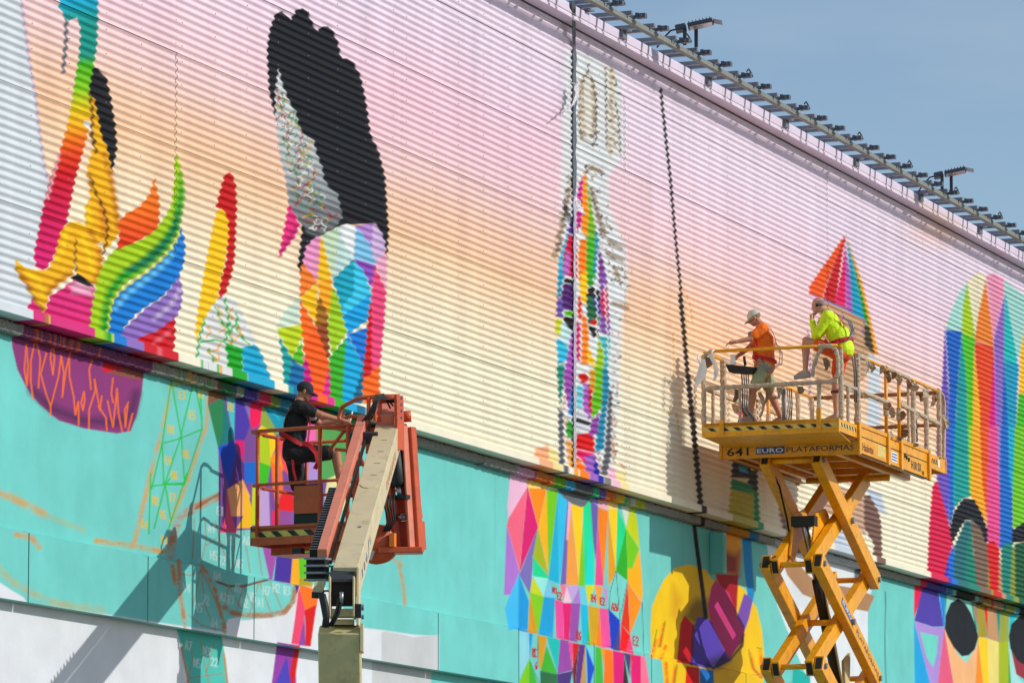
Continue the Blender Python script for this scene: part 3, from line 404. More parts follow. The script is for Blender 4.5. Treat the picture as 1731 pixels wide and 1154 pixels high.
polys(LOW, 280, 860, 3.925, [((168, 94, 172), (640, 240), (747, 240), (707, 475), (688, 460)), ((78, 58, 154), (743, 240), (850, 260), (832, 500), (718, 472)), ((250, 182, 14), (843, 300), (887, 300), (892, 502), (828, 497)), ((102, 196, 34), (880, 300), (960, 300), (960, 442), (890, 462)), ((172, 162, 34), (888, 458), (970, 445), (975, 512), (883, 507)),
 ((250, 128, 34), (888, 508), (972, 513), (1012, 590), (1002, 642), (925, 672), (890, 590)), ((242, 94, 124), (883, 515), (927, 672), (917, 760), (890, 902), (833, 892), (858, 720)), ((152, 84, 168), (920, 718), (932, 907), (883, 902)), ((216, 14, 42), (1002, 633), (962, 910), (928, 907), (923, 670)), ((62, 42, 124), (858, 500), (887, 508), (870, 562)),
 ((154, 78, 168), (740, 880), (860, 900), (870, 1260), (690, 1260)), ((212, 18, 42), (858, 900), (892, 905), (850, 1180), (838, 1260), (820, 1100)), ((88, 78, 184), (802, 980), (852, 1260), (685, 1260))])
# faceted head under the sheets
polys(LOW, 860, 780, 5.246, [
 ((240, 196, 222), (28, -60), (130, -40), (167, 222), (-2, 512), (-12, 400)), ((245, 118, 142), (165, 223), (102, 900), (95, 972), (-18, 562), (0, 498)), ((222, 48, 122), (165, 218), (262, 582), (95, 985)), ((250, 196, 144), (128, -40), (222, -20), (182, 232), (165, 220)), ((246, 224, 134), (220, -20), (342, 20), (337, 242), (173, 237)),
 ((222, 232, 192), (333, 20), (392, 60), (442, 257), (338, 252)), ((248, 148, 48), (173, 233), (337, 240), (262, 582)), ((250, 188, 0), (335, 238), (347, 380), (352, 1002), (260, 592)), ((122, 202, 0), (338, 248), (442, 253), (350, 1002)), ((0, 182, 218), (438, 253), (447, 1082), (353, 1042)), ((84, 198, 238), (440, 256), (522, 340), (507, 640), (448, 1082)),
 ((122, 108, 182), (520, 338), (537, 360), (522, 1082), (458, 1092)), ((245, 168, 94), (550, 370), (622, 1092), (508, 1092), (523, 690)), ((240, 192, 212), (528, 352), (557, 362), (527, 692), (510, 692)), ((255, 212, 0), (553, 360), (662, 395), (642, 760), (622, 1092)), ((126, 202, 0), (657, 555), (677, 1102), (618, 1102)), ((38, 222, 152), (658, 395), (727, 325), (742, 440), (762, 1092), (673, 1102)),
 ((64, 222, 212), (720, 555), (762, 1092), (678, 1097)), ((114, 104, 178), (723, 328), (797, 400), (772, 902), (748, 700)), ((168, 144, 218), (738, 120), (782, 160), (797, 392), (723, 332)), ((246, 192, 202), (778, 160), (877, 200), (882, 432), (793, 402)), ((248, 144, 54), (793, 403), (882, 437), (842, 1097), (788, 700)), ((236, 98, 152), (788, 555), (842, 1097), (763, 1092)),
 ((250, 222, 144), (873, 200), (967, 230), (967, 417), (883, 427)), ((255, 210, 0), (883, 423), (967, 418), (947, 985)), ((226, 164, 34), (878, 428), (952, 985), (883, 1102)), ((44, 217, 144), (963, 418), (1042, 592), (950, 985)), ((226, 236, 218), (966, 230), (1087, 300), (1042, 592)), ((202, 214, 0), (1090, 345), (1137, 500), (1162, 772), (1038, 592)),
 ((58, 172, 54), (1040, 588), (1062, 1062), (948, 982)), ((122, 202, 0), (1038, 588), (1157, 772), (1060, 1064)), ((253, 183, 0), (1160, 768), (1190, 1180), (1060, 1064)), ((178, 128, 208), (-18, 558), (97, 985), (30, 1180), (-44, 1180)), ((128, 118, 182), (257, 588), (217, 860), (190, 1180), (93, 1002)), ((168, 182, 14), (260, 588), (352, 1012), (213, 842)), ((54, 212, 144), (213, 838), (352, 1022), (347, 1042), (218, 1012)),
 ((102, 110, 118), (375, 20), (560, 60), (745, 120), (740, 200), (722, 330), (680, 390), (640, 402), (560, 372), (480, 312), (420, 222))])
polys(LOW, 860, 960, 5.948, [
 ((94, 192, 238), (100, 55), (102, 602), (-2, 622), (-40, 400)), ((0, 157, 218), (100, 55), (202, 330), (192, 645), (95, 622)), ((164, 236, 228), (243, 78), (397, 100), (350, 292)), ((202, 214, 0), (245, 78), (352, 290), (213, 242)), ((132, 202, 14), (213, 238), (357, 290), (302, 665), (258, 602)), ((212, 158, 44), (213, 238), (292, 662), (193, 645)),
 ((134, 208, 238), (395, 108), (472, 300), (353, 292)), ((0, 167, 218), (353, 288), (467, 298), (442, 695), (298, 662)), ((236, 98, 162), (463, 313), (547, 333), (552, 720), (478, 702)), ((226, 54, 122), (543, 348), (637, 348), (607, 725), (553, 715)), ((157, 94, 172), (628, 348), (722, 348), (692, 745), (608, 725)), ((250, 202, 222), (580, 168), (632, 342), (548, 342)),
 ((246, 134, 152), (513, 158), (582, 168), (550, 322)), ((202, 172, 222), (578, 168), (712, 178), (640, 332)), ((178, 134, 208), (710, 188), (722, 352), (638, 342)), ((124, 208, 228), (708, 178), (772, 188), (802, 382), (723, 362)), ((0, 187, 218), (723, 358), (802, 378), (792, 765), (738, 755)), ((216, 217, 0), (768, 168), (867, 168), (800, 372)), ((212, 168, 44), (798, 368), (912, 400), (882, 775), (818, 775)),
 ((64, 182, 94), (795, 498), (822, 775), (783, 765)), ((250, 168, 98), (863, 168), (947, 188), (900, 402)), ((241, 104, 162), (913, 398), (997, 408), (1032, 805), (928, 795)), ((202, 164, 218), (943, 188), (997, 208), (992, 402)), ((250, 138, 34), (908, 398), (937, 795), (878, 775)), ((134, 217, 208), (1075, 28), (1197, 128), (1122, 522), (1008, 432), (1018, 200)),
 ((0, 74, 192), (998, 400), (1117, 522), (1117, 825), (1028, 805)), ((74, 74, 134), (1115, 558), (1122, 830), (1048, 818)), ((222, 74, 44), (1195, 138), (1222, 662), (1128, 562)), ((236, 14, 54), (1128, 558), (1222, 672), (1182, 845), (1118, 825)), ((250, 153, 64), (1195, 138), (1337, 350), (1223, 664)), ((250, 183, 0), (1198, 0), (1332, 0), (1342, 342), (1193, 142)), ((241, 88, 134), (1220, 668), (1262, 868), (1178, 845)),
 ((154, 217, 228), (103, 628), (202, 648), (212, 900), (108, 1102)), ((0, 157, 218), (203, 648), (242, 658), (210, 892)), ((132, 202, 14), (210, 898), (212, 1260), (50, 1260)), ((78, 182, 64), (208, 898), (320, 1260), (203, 1260)), ((217, 163, 44), (288, 668), (387, 688), (332, 1022), (308, 1002)), ((74, 178, 64), (378, 778), (492, 1062), (318, 1032)), ((0, 192, 183), (383, 688), (522, 718), (490, 1052)),
 ((157, 88, 168), (518, 712), (602, 728), (642, 1022), (488, 1062)), ((241, 98, 152), (598, 732), (652, 748), (640, 1022)), ((208, 18, 38), (648, 748), (712, 758), (643, 1032)), ((118, 38, 48), (707, 768), (660, 1260), (638, 1030)), ((104, 58, 128), (708, 763), (772, 768), (710, 1260), (658, 1260)), ((192, 153, 104), (770, 778), (784, 1260), (706, 1260)), ((0, 93, 208), (778, 778), (862, 1000), (796, 1260)), ((124, 217, 218), (778, 773), (862, 783), (862, 982)),
 ((78, 187, 74), (868, 788), (932, 798), (954, 1260), (868, 1160)), ((222, 168, 44), (923, 798), (967, 808), (960, 1002)), ((250, 128, 34), (963, 808), (1047, 823), (1054, 1260), (952, 1260)), ((226, 54, 128), (1048, 823), (1162, 848), (1150, 1260), (1053, 1240)), ((62, 38, 44), (1158, 848), (1220, 1260), (1148, 1260)), ((78, 68, 124), (1158, 848), (1227, 863), (1215, 1102)), ((216, 20, 50), (1225, 862), (1256, 868), (1226, 1010)),
 ((230, 64, 124), (1248, 868), (1332, 878), (1332, 1260), (1238, 1260), (1223, 1040)), ((250, 134, 163), (1328, 878), (1372, 888), (1432, 1260), (1328, 1260)), ((48, 108, 68), (315, 1028), (492, 1063), (492, 1260), (320, 1260)), ((78, 58, 124), (488, 1063), (642, 1028), (600, 1260), (488, 1260))])
lines(LOW, 860, 960, 5.948, (70, 96, 100), 6, [[(1075, 30), (1020, 240), (1010, 430)], [(1080, 40), (1120, 520)], [(1195, 130), (1130, 450)], [(290, 670), (300, 1000)], [(215, 940), (305, 1154)], [(1340, 340), (1360, 880)]], 0.7)
# yellow ring creature
polys(LOW, 1090, 860, 3.927, [
 ((245, 206, 14), (45, 650), (80, 560), (130, 462), (200, 390), (290, 365), (400, 400), (450, 470), (540, 470), (620, 500), (662, 530), (702, 600), (742, 650), (777, 800), (792, 960), (787, 1122), (780, 1300), (300, 1300), (140, 1300), (112, 1000), (45, 985), (36, 800)), ((236, 168, 44), (520, 20), (602, 30), (632, 140), (642, 262), (622, 442), (530, 422), (508, 250), (498, 150))])
LOW.append(('p', (150, 120, 22), zm(1090, 860, 3.927, [(260, 720), (295, 640), (340, 590), (420, 600), (440, 740), (330, 770)]), 9)); LOW.append(('p', (150, 62, 50), zm(1090, 860, 3.927, [(520, 270), (600, 300), (632, 280), (622, 442), (530, 422)]), 9)); LOW.append(('p', (222, 170, 14), zm(1090, 860, 3.927, [(190, 500), (240, 600), (210, 740), (180, 700)]), 10))
polys(LOW, 1090, 860, 3.927, [((0, 142, 204), (640, 120), (702, 140), (717, 400), (727, 562), (682, 742), (610, 722), (682, 560), (660, 400)), ((128, 94, 184), (660, 558), (717, 602), (692, 722), (660, 815), (608, 722)), ((176, 26, 52), (470, 428), (622, 438), (607, 722), (540, 572), (478, 470)), ((204, 78, 136), (470, 468), (562, 560), (602, 690), (662, 802), (652, 872), (602, 932), (560, 1002), (438, 762), (418, 640), (440, 520)),
 ((204, 24, 58), (265, 703), (327, 772), (312, 1032), (213, 1015), (235, 760)), ((98, 80, 186), (345, 720), (400, 713), (442, 750), (562, 1002), (480, 1052), (400, 1052), (308, 1032), (325, 800)), ((216, 18, 38), (275, 1038), (362, 1052), (362, 1300), (263, 1300)), ((0, 127, 208), (363, 1052), (457, 1072), (462, 1300), (368, 1300))])
LOW.append(('p', (48, 34, 84), zm(1090, 860, 3.927, [(430, 1000), (520, 960), (560, 1000), (480, 1054), (400, 1052)]), 10)); lines(LOW, 1090, 860, 3.927, (44, 22, 44), 12, [[(656, 830), (640, 910), (562, 1002), (450, 1058)], [(325, 770), (318, 860), (310, 1030)]], 2)
lines(LOW, 1090, 860, 3.927, (18, 17, 20), 28, [[(312, -30), (345, 250), (385, 550), (405, 720)]], 0.8)
lines(LOW, 1090, 860, 3.927, (242, 112, 44), 20, [[(45, 980), (75, 870)], [(98, 905), (128, 760)], [(105, 990), (138, 910)], [(765, 940), (782, 1110)], [(700, 960), (722, 1060), (770, 1110)], [(140, 1020), (150, 1160)], [(205, 1040), (190, 1160)]], 2.5); lines(LOW, 1090, 860, 3.927, (90, 150, 30), 6, [[(92, 912), (104, 908), (136, 742)], [(60, 900), (80, 800)], [(745, 918), (775, 925)], [(690, 930), (715, 1050), (770, 1112)], [(215, 1030), (196, 1160)]], 1)
# ring behind the scissor, far head's lower half
polys(LOW, 1240, 780, 3.084, [((232, 238, 241), (165, 360), (300, 400), (560, 440), (700, 540), (735, 600), (700, 760), (700, 1300), (460, 1300), (330, 1000), (230, 750), (190, 560)), ((176, 136, 102), (215, 415), (290, 430), (330, 520), (400, 600), (520, 640), (640, 660), (735, 700), (700, 780), (600, 760), (480, 740), (360, 690), (280, 590)), ((104, 120, 132), (630, 500), (740, 560), (722, 645), (630, 642)), ((0, 176, 166), (310, 1060), (400, 1120), (400, 1300), (300, 1300))])
LOW.append(('s', (70, 120, 120), [(1497, 1000), (1496, 1090), (1499, 1200)], 0.8, 0.6))
polys(LOW, 1530, 960, 5.95, [
 ((236, 34, 98), (92, 60), (210, 80), (205, 190), (88, 495)), ((88, 74, 168), (200, 80), (335, 100), (332, 230), (392, 582), (280, 587), (93, 527)), ((0, 142, 228), (330, 100), (395, 110), (402, 562), (383, 572)), ((0, 142, 134), (388, 110), (445, 130), (405, 502)), ((158, 222, 208), (430, 130), (640, 180), (732, 640), (722, 852), (620, 955), (540, 882), (398, 602)),
 ((0, 152, 124), (638, 200), (675, 240), (732, 642), (700, 562)), ((168, 154, 64), (720, 260), (782, 280), (827, 692), (733, 692)), ((168, 138, 118), (668, 240), (727, 262), (737, 602), (698, 482)), ((222, 8, 34), (778, 270), (834, 290), (829, 692)), ((197, 153, 114), (828, 290), (914, 310), (947, 747), (828, 702)), ((0, 142, 134), (908, 310), (969, 330), (945, 742)),
 ((158, 168, 78), (963, 330), (1046, 360), (1042, 742), (943, 747)), ((255, 210, 0), (733, 688), (832, 703), (848, 1220), (790, 1220)), ((241, 224, 138), (828, 703), (947, 743), (947, 1220), (843, 1220)), ((168, 187, 0), (943, 743), (1042, 733), (1047, 1220), (943, 1220)), ((54, 192, 208), (1058, 400), (1136, 430), (1043, 642)), ((178, 227, 222), (1043, 738), (1132, 1082), (1240, 1220), (1063, 1220)), ((153, 58, 68), (1063, 798), (1202, 972), (1300, 1000), (1300, 1180), (1118, 1062)),
 ((24, 157, 74), (1043, 848), (1069, 1220), (1040, 1220)), ((183, 153, 218), (93, 528), (280, 588), (397, 588), (330, 1220), (262, 1220)), ((128, 217, 203), (150, 638), (332, 680), (322, 850), (285, 992), (218, 900)), ((0, 172, 228), (90, 528), (268, 1220), (98, 1220)), ((232, 108, 138), (393, 598), (502, 1220), (325, 1220)), ((250, 192, 143), (398, 618), (540, 880), (620, 952), (732, 758), (706, 1220), (498, 1220)), ((250, 153, 34), (733, 698), (792, 1220), (704, 1220)),
 ((20, 23, 28), (530, 303), (602, 350), (662, 450), (712, 580), (737, 690), (702, 812), (640, 872), (570, 882), (488, 792), (428, 682), (398, 602), (408, 470), (458, 350)), ((20, 23, 28), (1158, 473), (1210, 450), (1300, 500), (1300, 980), (1202, 972), (1128, 922), (1058, 802), (1043, 680), (1068, 560))])
# hand-lettered field marks
STROKES = {'A': [[(0, 1), (.5, 0), (1, 1)], [(.2, .65), (.8, .65)]], 'E': [[(1, 0), (0, .1), (0, .95), (1, 1)], [(0, .5), (.8, .5)]], 'H': [[(0, 0), (0, 1)], [(1, 0), (1, 1)], [(0, .5), (1, .5)]], 'N': [[(0, 1), (0, 0), (1, 1), (1, 0)]], 'V': [[(0, 0), (.5, 1), (1, 0)]], 'M': [[(0, 1), (.1, 0), (.5, .7), (.9, 0), (1, 1)]],
 'R': [[(0, 1), (0, 0), (.9, .1), (.8, .45), (0, .5), (1, 1)]], 'S': [[(1, 0), (.1, .15), (.2, .45), (.9, .6), (.8, .95), (0, 1)]], '1': [[(.4, .1), (.6, 0), (.6, 1)]], '2': [[(0, .2), (.5, 0), (.9, .3), (0, 1), (1, 1)]], '3': [[(0, 0), (1, .1), (.4, .45), (1, .7), (0, 1)]], '4': [[(.7, 1), (.8, 0), (0, .6), (1, .6)]], '5': [[(1, 0), (.1, 0), (.1, .4), (.9, .6), (.7, 1), (0, .95)]], '6': [[(.8, 0), (.1, .5), (.2, 1), (.9, .9), (.8, .55), (.1, .6)]], '7': [[(0, 0), (1, 0), (.3, 1)]], 'P': [[(0, 1), (0, 0), (.9, .15), (.8, .5), (0, .5)]], 'C': [[(1, .1), (.2, 0), (0, .6), (.4, 1), (1, .9)]]}
def letters(dst, c, txt, x, y, w, h, lw, slope=0.2):
    for k, ch in enumerate(txt):
        for st in STROKES[ch]:
            dst.append(('s', c, [(x + (k * 1.35 + a) * w, y + b * h + (k * 1.35 + a) * w * slope) for a, b in st], lw, 0.6))
for t, x, y in (('H1', 295, 636), ('E3', 303, 660), ('E5', 320, 694), ('R4', 284, 718), ('H5', 310, 760), ('E4', 279, 770), ('H6', 290, 795), ('N2', 258, 838), ('T'.replace('T', '1') + '7', 286, 833), ('V5', 270, 862), ('A4', 239, 878), ('V3', 272, 905), ('H2', 385, 680), ('A1', 336, 658)): letters(LOW, (226, 192, 66), t, x, y, 4.2, 13, 0.95)
for t, x, y in (('V4', 310, 985), ('V5', 331, 1018), ('E1', 367, 855), ('A4', 352, 884), ('H5', 356, 930), ('22', 371, 938), ('R1', 383, 905), ('A6', 411, 905), ('N5', 399, 944), ('A2', 372, 1000), ('A5', 397, 985), ('R7', 385, 1005), ('N2', 408, 1010), ('V5', 422, 1000), ('A1', 435, 1010), ('H7', 445, 990), ('R3', 480, 990), ('H2', 462, 985), ('A7', 313, 1082), ('N5', 328, 1112), ('N3', 344, 1092), ('22', 357, 1110), ('N4', 362, 965), ('72', 343, 1005), ('A4', 357, 1045)): letters(LOW, (196, 226, 222), t, x, y, 4.6, 14, 0.95)
for t, x, y, w, h in (('M1', 934, 992, 3, 9), ('E2', 942, 1000, 3, 12), ('R4', 1000, 1004, 3, 12), ('E2', 1015, 1009, 3, 12), ('A26', 1034, 1018, 3, 12), ('R6', 975, 1066, 3, 14), ('E2', 1070, 1074, 4, 15), ('RC', 900, 1095, 3, 14), ('6', 905, 1118, 3, 12)): letters(LOW, (186, 34, 50), t, x, y, w, h, 1.1)

KPAINT = 0.86
def brush_noise(x, y):
    r = np.random.default_rng(17); o = np.zeros_like(x)
    for k in range(14):
        th = r.random() * 6.283; f = 0.12 * 1.28 ** k; o += np.sin((x * math.cos(th) + y * math.sin(th)) * f + r.random() * 6.283 + 1.3 * np.sin(y * 0.11 * k + x * 0.07)) * 0.9 ** k
    return o / 5.0
def vivid(c, k=1.16):
    c = np.asarray(c, float); l = c.mean(-1, keepdims=True); return np.clip(l + (c - l) * k, 0.004, 0.9)
def paint(px, py, base, ops):
    """px, py: photo position of each surface point; base: linear colour of the undercoat (n,3)"""
    out = base.copy()
    for op in ops:
        pts = op[2]; soft = op[-1] * 0.8 + 0.15; wd = op[3] if op[0] == 's' else 0.0; m = soft + wd + 1
        xs = [p[0] for p in pts]; ys = [p[1] for p in pts]
        idx = np.nonzero((px > min(xs) - m) & (px < max(xs) + m) & (py > min(ys) - m) & (py < max(ys) + m))[0]
        if not len(idx): continue
        x, y = px[idx], py[idx]
        d = sd_line(x, y, pts) - wd if op[0] == 's' else sd_poly(x, y, pts)
        a = np.clip(0.5 - d / (2 * soft), 0, 1)
        if op[0] == 's' and op[3] > 2.5 and ops is LOW and 1.5 <= op[-1] <= 7: a = a * np.clip(0.78 + 0.9 * brush_noise(x, y), 0.1, 1)
        a = a[:, None]
        if op[0] == 'g':
            st = op[1]; yy = [q[0] for q in st]; cc = vivid(s2l(np.array([q[1] for q in st])) * KPAINT)
            c = np.stack([np.interp(y, yy, cc[:, k]) for k in range(3)], 1)
        else: c = vivid(s2l(op[1]) * KPAINT)[None]
        out[idx] = out[idx] * (1 - a) + c * a
    return out
# ------------------------------------------------------------------ ground
g = MB(); g.add([(-900, -900, 0), (900, -900, 0), (900, 900, 0), (-900, 900, 0)], [(0, 1, 2, 3)])
tag(g.build('ground', M_ASPHALT), kind='structure')

# ------------------------------------------------------------------ the painted warehouse
def zmean(pts, w=0.0): return sum(wall_at(x, y, w)[1] for x, y in pts) / len(pts)
Z_A = zmean([(0, 524), (820, 758), (1173, 864), (1493, 950)], 0.06)
SEAMS = [zmean([(0, 333), (430, 480), (870, 629), (1044, 690)]), zmean([(0, 131), (430, 300), (860, 469)]), zmean([(166, 29), (430, 144), (860, 332), (1200, 479)]), zmean([(456, 3), (870, 204), (1026, 273)]), zmean([(739, 0), (870, 69), (1068, 169)])]
Z_B = zmean([(985, 21), (1299, 192), (1700, 408)], 0.2)
Z_P1 = zmean([(50, 901), (250, 938), (430, 972), (1101, 1108)], -0.2)
Z_P0 = zmean([(0, 1012), (249, 1047), (741, 1133)], -0.2)
PITCH_C = (SEAMS[1] - SEAMS[0]) / 14.0
U_of = lambda x, w=0.0: wall_at(x, 560, w)[0]
U_L, U_R = U_of(-40), U_of(1790)
UB0, UB1 = U_L - 9.0, U_R + 14.0
cols_fine = np.array([U_of(x) for x in np.arange(-40, 1792, 1.7)])
cols_all = np.concatenate([np.arange(UB0, U_L - 0.05, 0.25), cols_fine, np.arange(U_R + 0.2, UB1 + 0.01, 0.35)])
PAL_H = np.array([1100, 1340, 1420, 1490, 1560, 1630, 1705, 1790, 1900, 2010, 2200], float)
PAL_C = s2l(np.array([(247, 240, 216), (248, 240, 214), (250, 233, 204), (250, 222, 190), (250, 210, 174), (249, 210, 184), (247, 214, 210), (248, 216, 224), (243, 219, 231), (238, 222, 237), (238, 224, 239)])) * 0.89
def snoise(u, z, fu, fz, seed):
    r = np.random.default_rng(seed); out = np.zeros_like(u)
    for k in range(5):
        a, b, ph = r.normal() * fu, r.normal() * fz, r.random() * 6.28; out += np.sin(u * a + z * b + ph)
    return out / 5
def undercoat(u, z, px, py):
    h = (z - EYE) / 7.5 * 1150.0 + snoise(u, z, 0.35, 0.6, 3) * 26 + np.clip((px - 1100) / 600, -1, 1) * -18
    c = np.stack([np.interp(h, PAL_H, PAL_C[:, k]) for k in range(3)], 1)
    pink = np.exp(-(((px - 690) / 150) ** 2 + ((py - 180) / 110) ** 2)) * 0.40 + np.exp(-(((px - 900) / 90) ** 2 + ((py - 260) / 90) ** 2)) * 0.30
    c = c * (1 - pink[:, None]) + (s2l((252, 196, 212)) * 0.86)[None] * pink[:, None]
    patch = ((px > 678) & (px < 1040) & (z > SEAMS[1]) & (z < SEAMS[2])).astype(float) * 0.18 + ((px > 1028) & (px < 1106) & (z > SEAMS[1]) & (z < SEAMS[3])).astype(float) * 0.15
    c = c * (1 - patch[:, None]) + (s2l((236, 196, 184)) * 0.84)[None] * patch[:, None]
    pale = np.exp(-(((px - 1030) / 70) ** 2 + ((py - 745) / 40) ** 2)) * 0.5
    c = c * (1 - pale[:, None]) + (s2l((250, 242, 222)) * 0.88)[None] * pale[:, None]
    rust = np.exp(-(((px - 1590) / 50) ** 2 + ((py - 390) / 26) ** 2)) * 0.6
    c = c * (1 - rust[:, None]) + (s2l((238, 196, 170)) * 0.93)[None] * rust[:, None]
    c = vivid(c, 1.08)
    c *= (1 + 0.03 * snoise(u, z, 6, 1.0, 11) + 0.02 * snoise(u, z, 25, 2, 12))[:, None]
    return c
def grid_object(name, us, zs, wz, colour, material, parent, smooth=True):
    """surface over columns us and rows zs; wz: outward offset of each row"""
    nu, nz_ = len(us), len(zs); UU, ZZ = np.meshgrid(us, zs); WW = np.broadcast_to(np.asarray(wz)[:, None], UU.shape)
    co = np.empty((nu * nz_, 3), np.float32); u, w, z = UU.ravel(), WW.ravel(), ZZ.ravel(); og = ORG[parent.name]
    co[:, 0] = D.x * u + N.x * (w - PW) - og.x; co[:, 1] = D.y * u + N.y * (w - PW) - og.y; co[:, 2] = z - og.z
    me = bpy.data.meshes.new(name); me.vertices.add(len(co)); me.vertices.foreach_set('co', co.ravel())
    a = (np.arange(nz_ - 1)[:, None] * nu + np.arange(nu - 1)[None]).ravel()
    q = np.stack([a, a + 1, a + nu + 1, a + nu], 1).astype(np.int32)
    me.loops.add(q.size); me.loops.foreach_set('vertex_index', q.ravel()); me.polygons.add(len(q))
    me.polygons.foreach_set('loop_start', np.arange(0, q.size, 4, dtype=np.int32)); me.update(calc_edges=True)
    ca = me.attributes.new('paint', 'FLOAT_COLOR', 'POINT'); rgba = np.ones((len(co), 4), np.float32); rgba[:, :3] = colour(u, w, z)
    ca.data.foreach_set('color', rgba.ravel())
    if smooth: me.shade_smooth()
    me.materials.append(material); o = bpy.data.objects.new(name, me); col.objects.link(o); o.parent = parent; ORG[o.name] = og
    return o
def col_upper(u, w, z):
    px, py = project(u, 0.0, z); return paint(px, py, undercoat(u, z, px, py), UPP) * random.uniform(0.975, 1.015)
def col_flash(u, w, z):
    px, py = project(u, 0.0, np.full_like(u, Z_A + 0.16)); return paint(px, py, undercoat(u, np.full_like(u, Z_A + .16), px, py), UPP)
def col_lower(w0):
    def f(u, w, z):
        px, py = project(u, w0, z); b = np.tile(s2l(TEAL) * 0.92, (len(u), 1))
        b *= (1 + 0.035 * snoise(u, z, 1.2, 1.2, 21) + 0.03 * snoise(u, z, 9, 0.8, 22))[:, None]
        c = paint(px, py, b, LOW)
        drip = np.clip(snoise(u, z, 30, 0.6, 31) - 0.75, 0, 1)[:, None] * 0.5
        return c * (1 - drip)
    return f
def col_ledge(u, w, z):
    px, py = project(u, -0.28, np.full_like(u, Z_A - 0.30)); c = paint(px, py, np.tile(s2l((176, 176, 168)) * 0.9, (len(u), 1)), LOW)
    px2, py2 = project(u, 0.0, np.full_like(u, Z_A + 0.16)); return c * 0.62  # mural colour darkened: shade under the flashing put into the paint

wh = thing('warehouse', W(U_of(700), 0, 0), 'long warehouse wall of corrugated metal over flat teal wall, covered in unfinished rainbow mural', 'building')
joints = [UB0] + [U_of(x) for x in (-30, 294, 678, 1057, 1400)] + [U_of(1731) + 0.3, U_of(1790) + 6, UB1]
levels = [Z_A + 0.095] + SEAMS + [Z_B - 0.20]
def visible(u0, u1, z0, z1):
    xs, ys = project(np.array([u0, u1, u0, u1]), np.zeros(4), np.array([z0, z0, z1, z1]))
    return xs.max() > -30 and xs.min() < 1760 and ys.max() > -20 and ys.min() < 1170
screw_z0 = 0.0
for r in range(len(levels) - 1):
    z0, z1 = levels[r] + (0.003 if r else 0), levels[r + 1] - 0.003
    for j in range(len(joints) - 1):
        u0, u1 = joints[j] + 0.003, joints[j + 1] - 0.003
        vis = visible(u0, u1, z0, z1)
        inn = cols_all[(cols_all > u0 + 0.01) & (cols_all < u1 - 0.01)]
        if not vis: inn = inn[::14]
        us = np.concatenate([[u0], inn, [u1]])
        zs = np.linspace(z0, z1, max(8, int((z1 - z0) / PITCH_C * (8 if vis else 6))))
        amp = 0.0150; ws = amp * np.cos(2 * np.pi * (zs - SEAMS[0]) / PITCH_C) + random.uniform(-0.0035, 0.0035)
        sh = grid_object('corrugated_sheet', us, zs, ws, col_upper, M_SHEET, wh)
        if vis:
            mb = MB(); k0 = int((z0 - SEAMS[0]) / PITCH_C) - 1
            for uu in np.arange(u0 + 0.12, u1 - 0.02, 0.95):
                for k in range(k0, k0 + 18, 3):
                    zz = SEAMS[0] + k * PITCH_C + 0.012
                    if zz < z0 + 0.02 or zz > z1 - 0.02: continue
                    c = W(uu, amp + 0.002, zz); mb.obox(c, D, UP, N, 0.011, 0.011, 0.009)
            if mb.v: tag(mb.build('screw_heads', M_SCREW, sh), kind='stuff')
# backing behind the sheets, roof slab
MB().box8([W(UB0, -0.6, Z_A + 0.02), W(UB1, -0.6, Z_A + 0.02), W(UB1, -0.045, Z_A + 0.02), W(UB0, -0.045, Z_A + 0.02), W(UB0, -0.6, Z_B - 0.05), W(UB1, -0.6, Z_B - 0.05), W(UB1, -0.045, Z_B - 0.05), W(UB0, -0.045, Z_B - 0.05)]).build('backing_wall', M_DARKGAP, wh)
MB().box8([W(UB0, -30, Z_B - 0.25), W(UB1, -30, Z_B - 0.25), W(UB1, -0.62, Z_B - 0.25), W(UB0, -0.62, Z_B - 0.25), W(UB0, -30, Z_B - 0.02), W(UB1, -30, Z_B - 0.02), W(UB1, -0.62, Z_B - 0.02), W(UB0, -0.62, Z_B - 0.02)]).build('roof', M_GALV, wh)
for uu in (UB0 + 0.15, UB1 - 0.15):
    MB().box8([W(uu - .1, -30, 0), W(uu + .1, -30, 0), W(uu + .1, -0.65, 0), W(uu - .1, -0.65, 0), W(uu - .1, -30, Z_B - .3), W(uu + .1, -30, Z_B - .3), W(uu + .1, -0.65, Z_B - .3), W(uu - .1, -0.65, Z_B - .3)]).build('end_wall', M_GALV, wh)
# profiles that run along the wall: fascia at the top, drip flashing at the bottom of the sheets
def profile_object(name, us, prof, colour, material, parent):
    nu, k = len(us), len(prof); co, fs = [], []
    u = np.repeat(us, k); w = np.tile([p[0] for p in prof], nu); z = np.tile([p[1] for p in prof], nu); og = ORG[parent.name]
    for a, b, c in zip(u, w, z): co.append(tuple(W(a, b, c) - og))
    for i in range(nu - 1):
        for j in range(k - 1): fs.append((i * k + j, (i + 1) * k + j, (i + 1) * k + j + 1, i * k + j + 1))
    me = bpy.data.meshes.new(name); me.from_pydata(co, [], fs); ca = me.attributes.new('paint', 'FLOAT_COLOR', 'POINT')
    rgba = np.ones((len(co), 4), np.float32); rgba[:, :3] = colour(u, w, z); ca.data.foreach_set('color', rgba.ravel())
    bm = bmesh.new(); bm.from_mesh(me); bmesh.ops.solidify(bm, geom=bm.faces, thickness=0.003); bmesh.ops.recalc_face_normals(bm, faces=bm.faces); bm.to_mesh(me); bm.free()
    me.materials.append(material); o = bpy.data.objects.new(name, me); col.objects.link(o); o.parent = parent; ORG[o.name] = og; return o
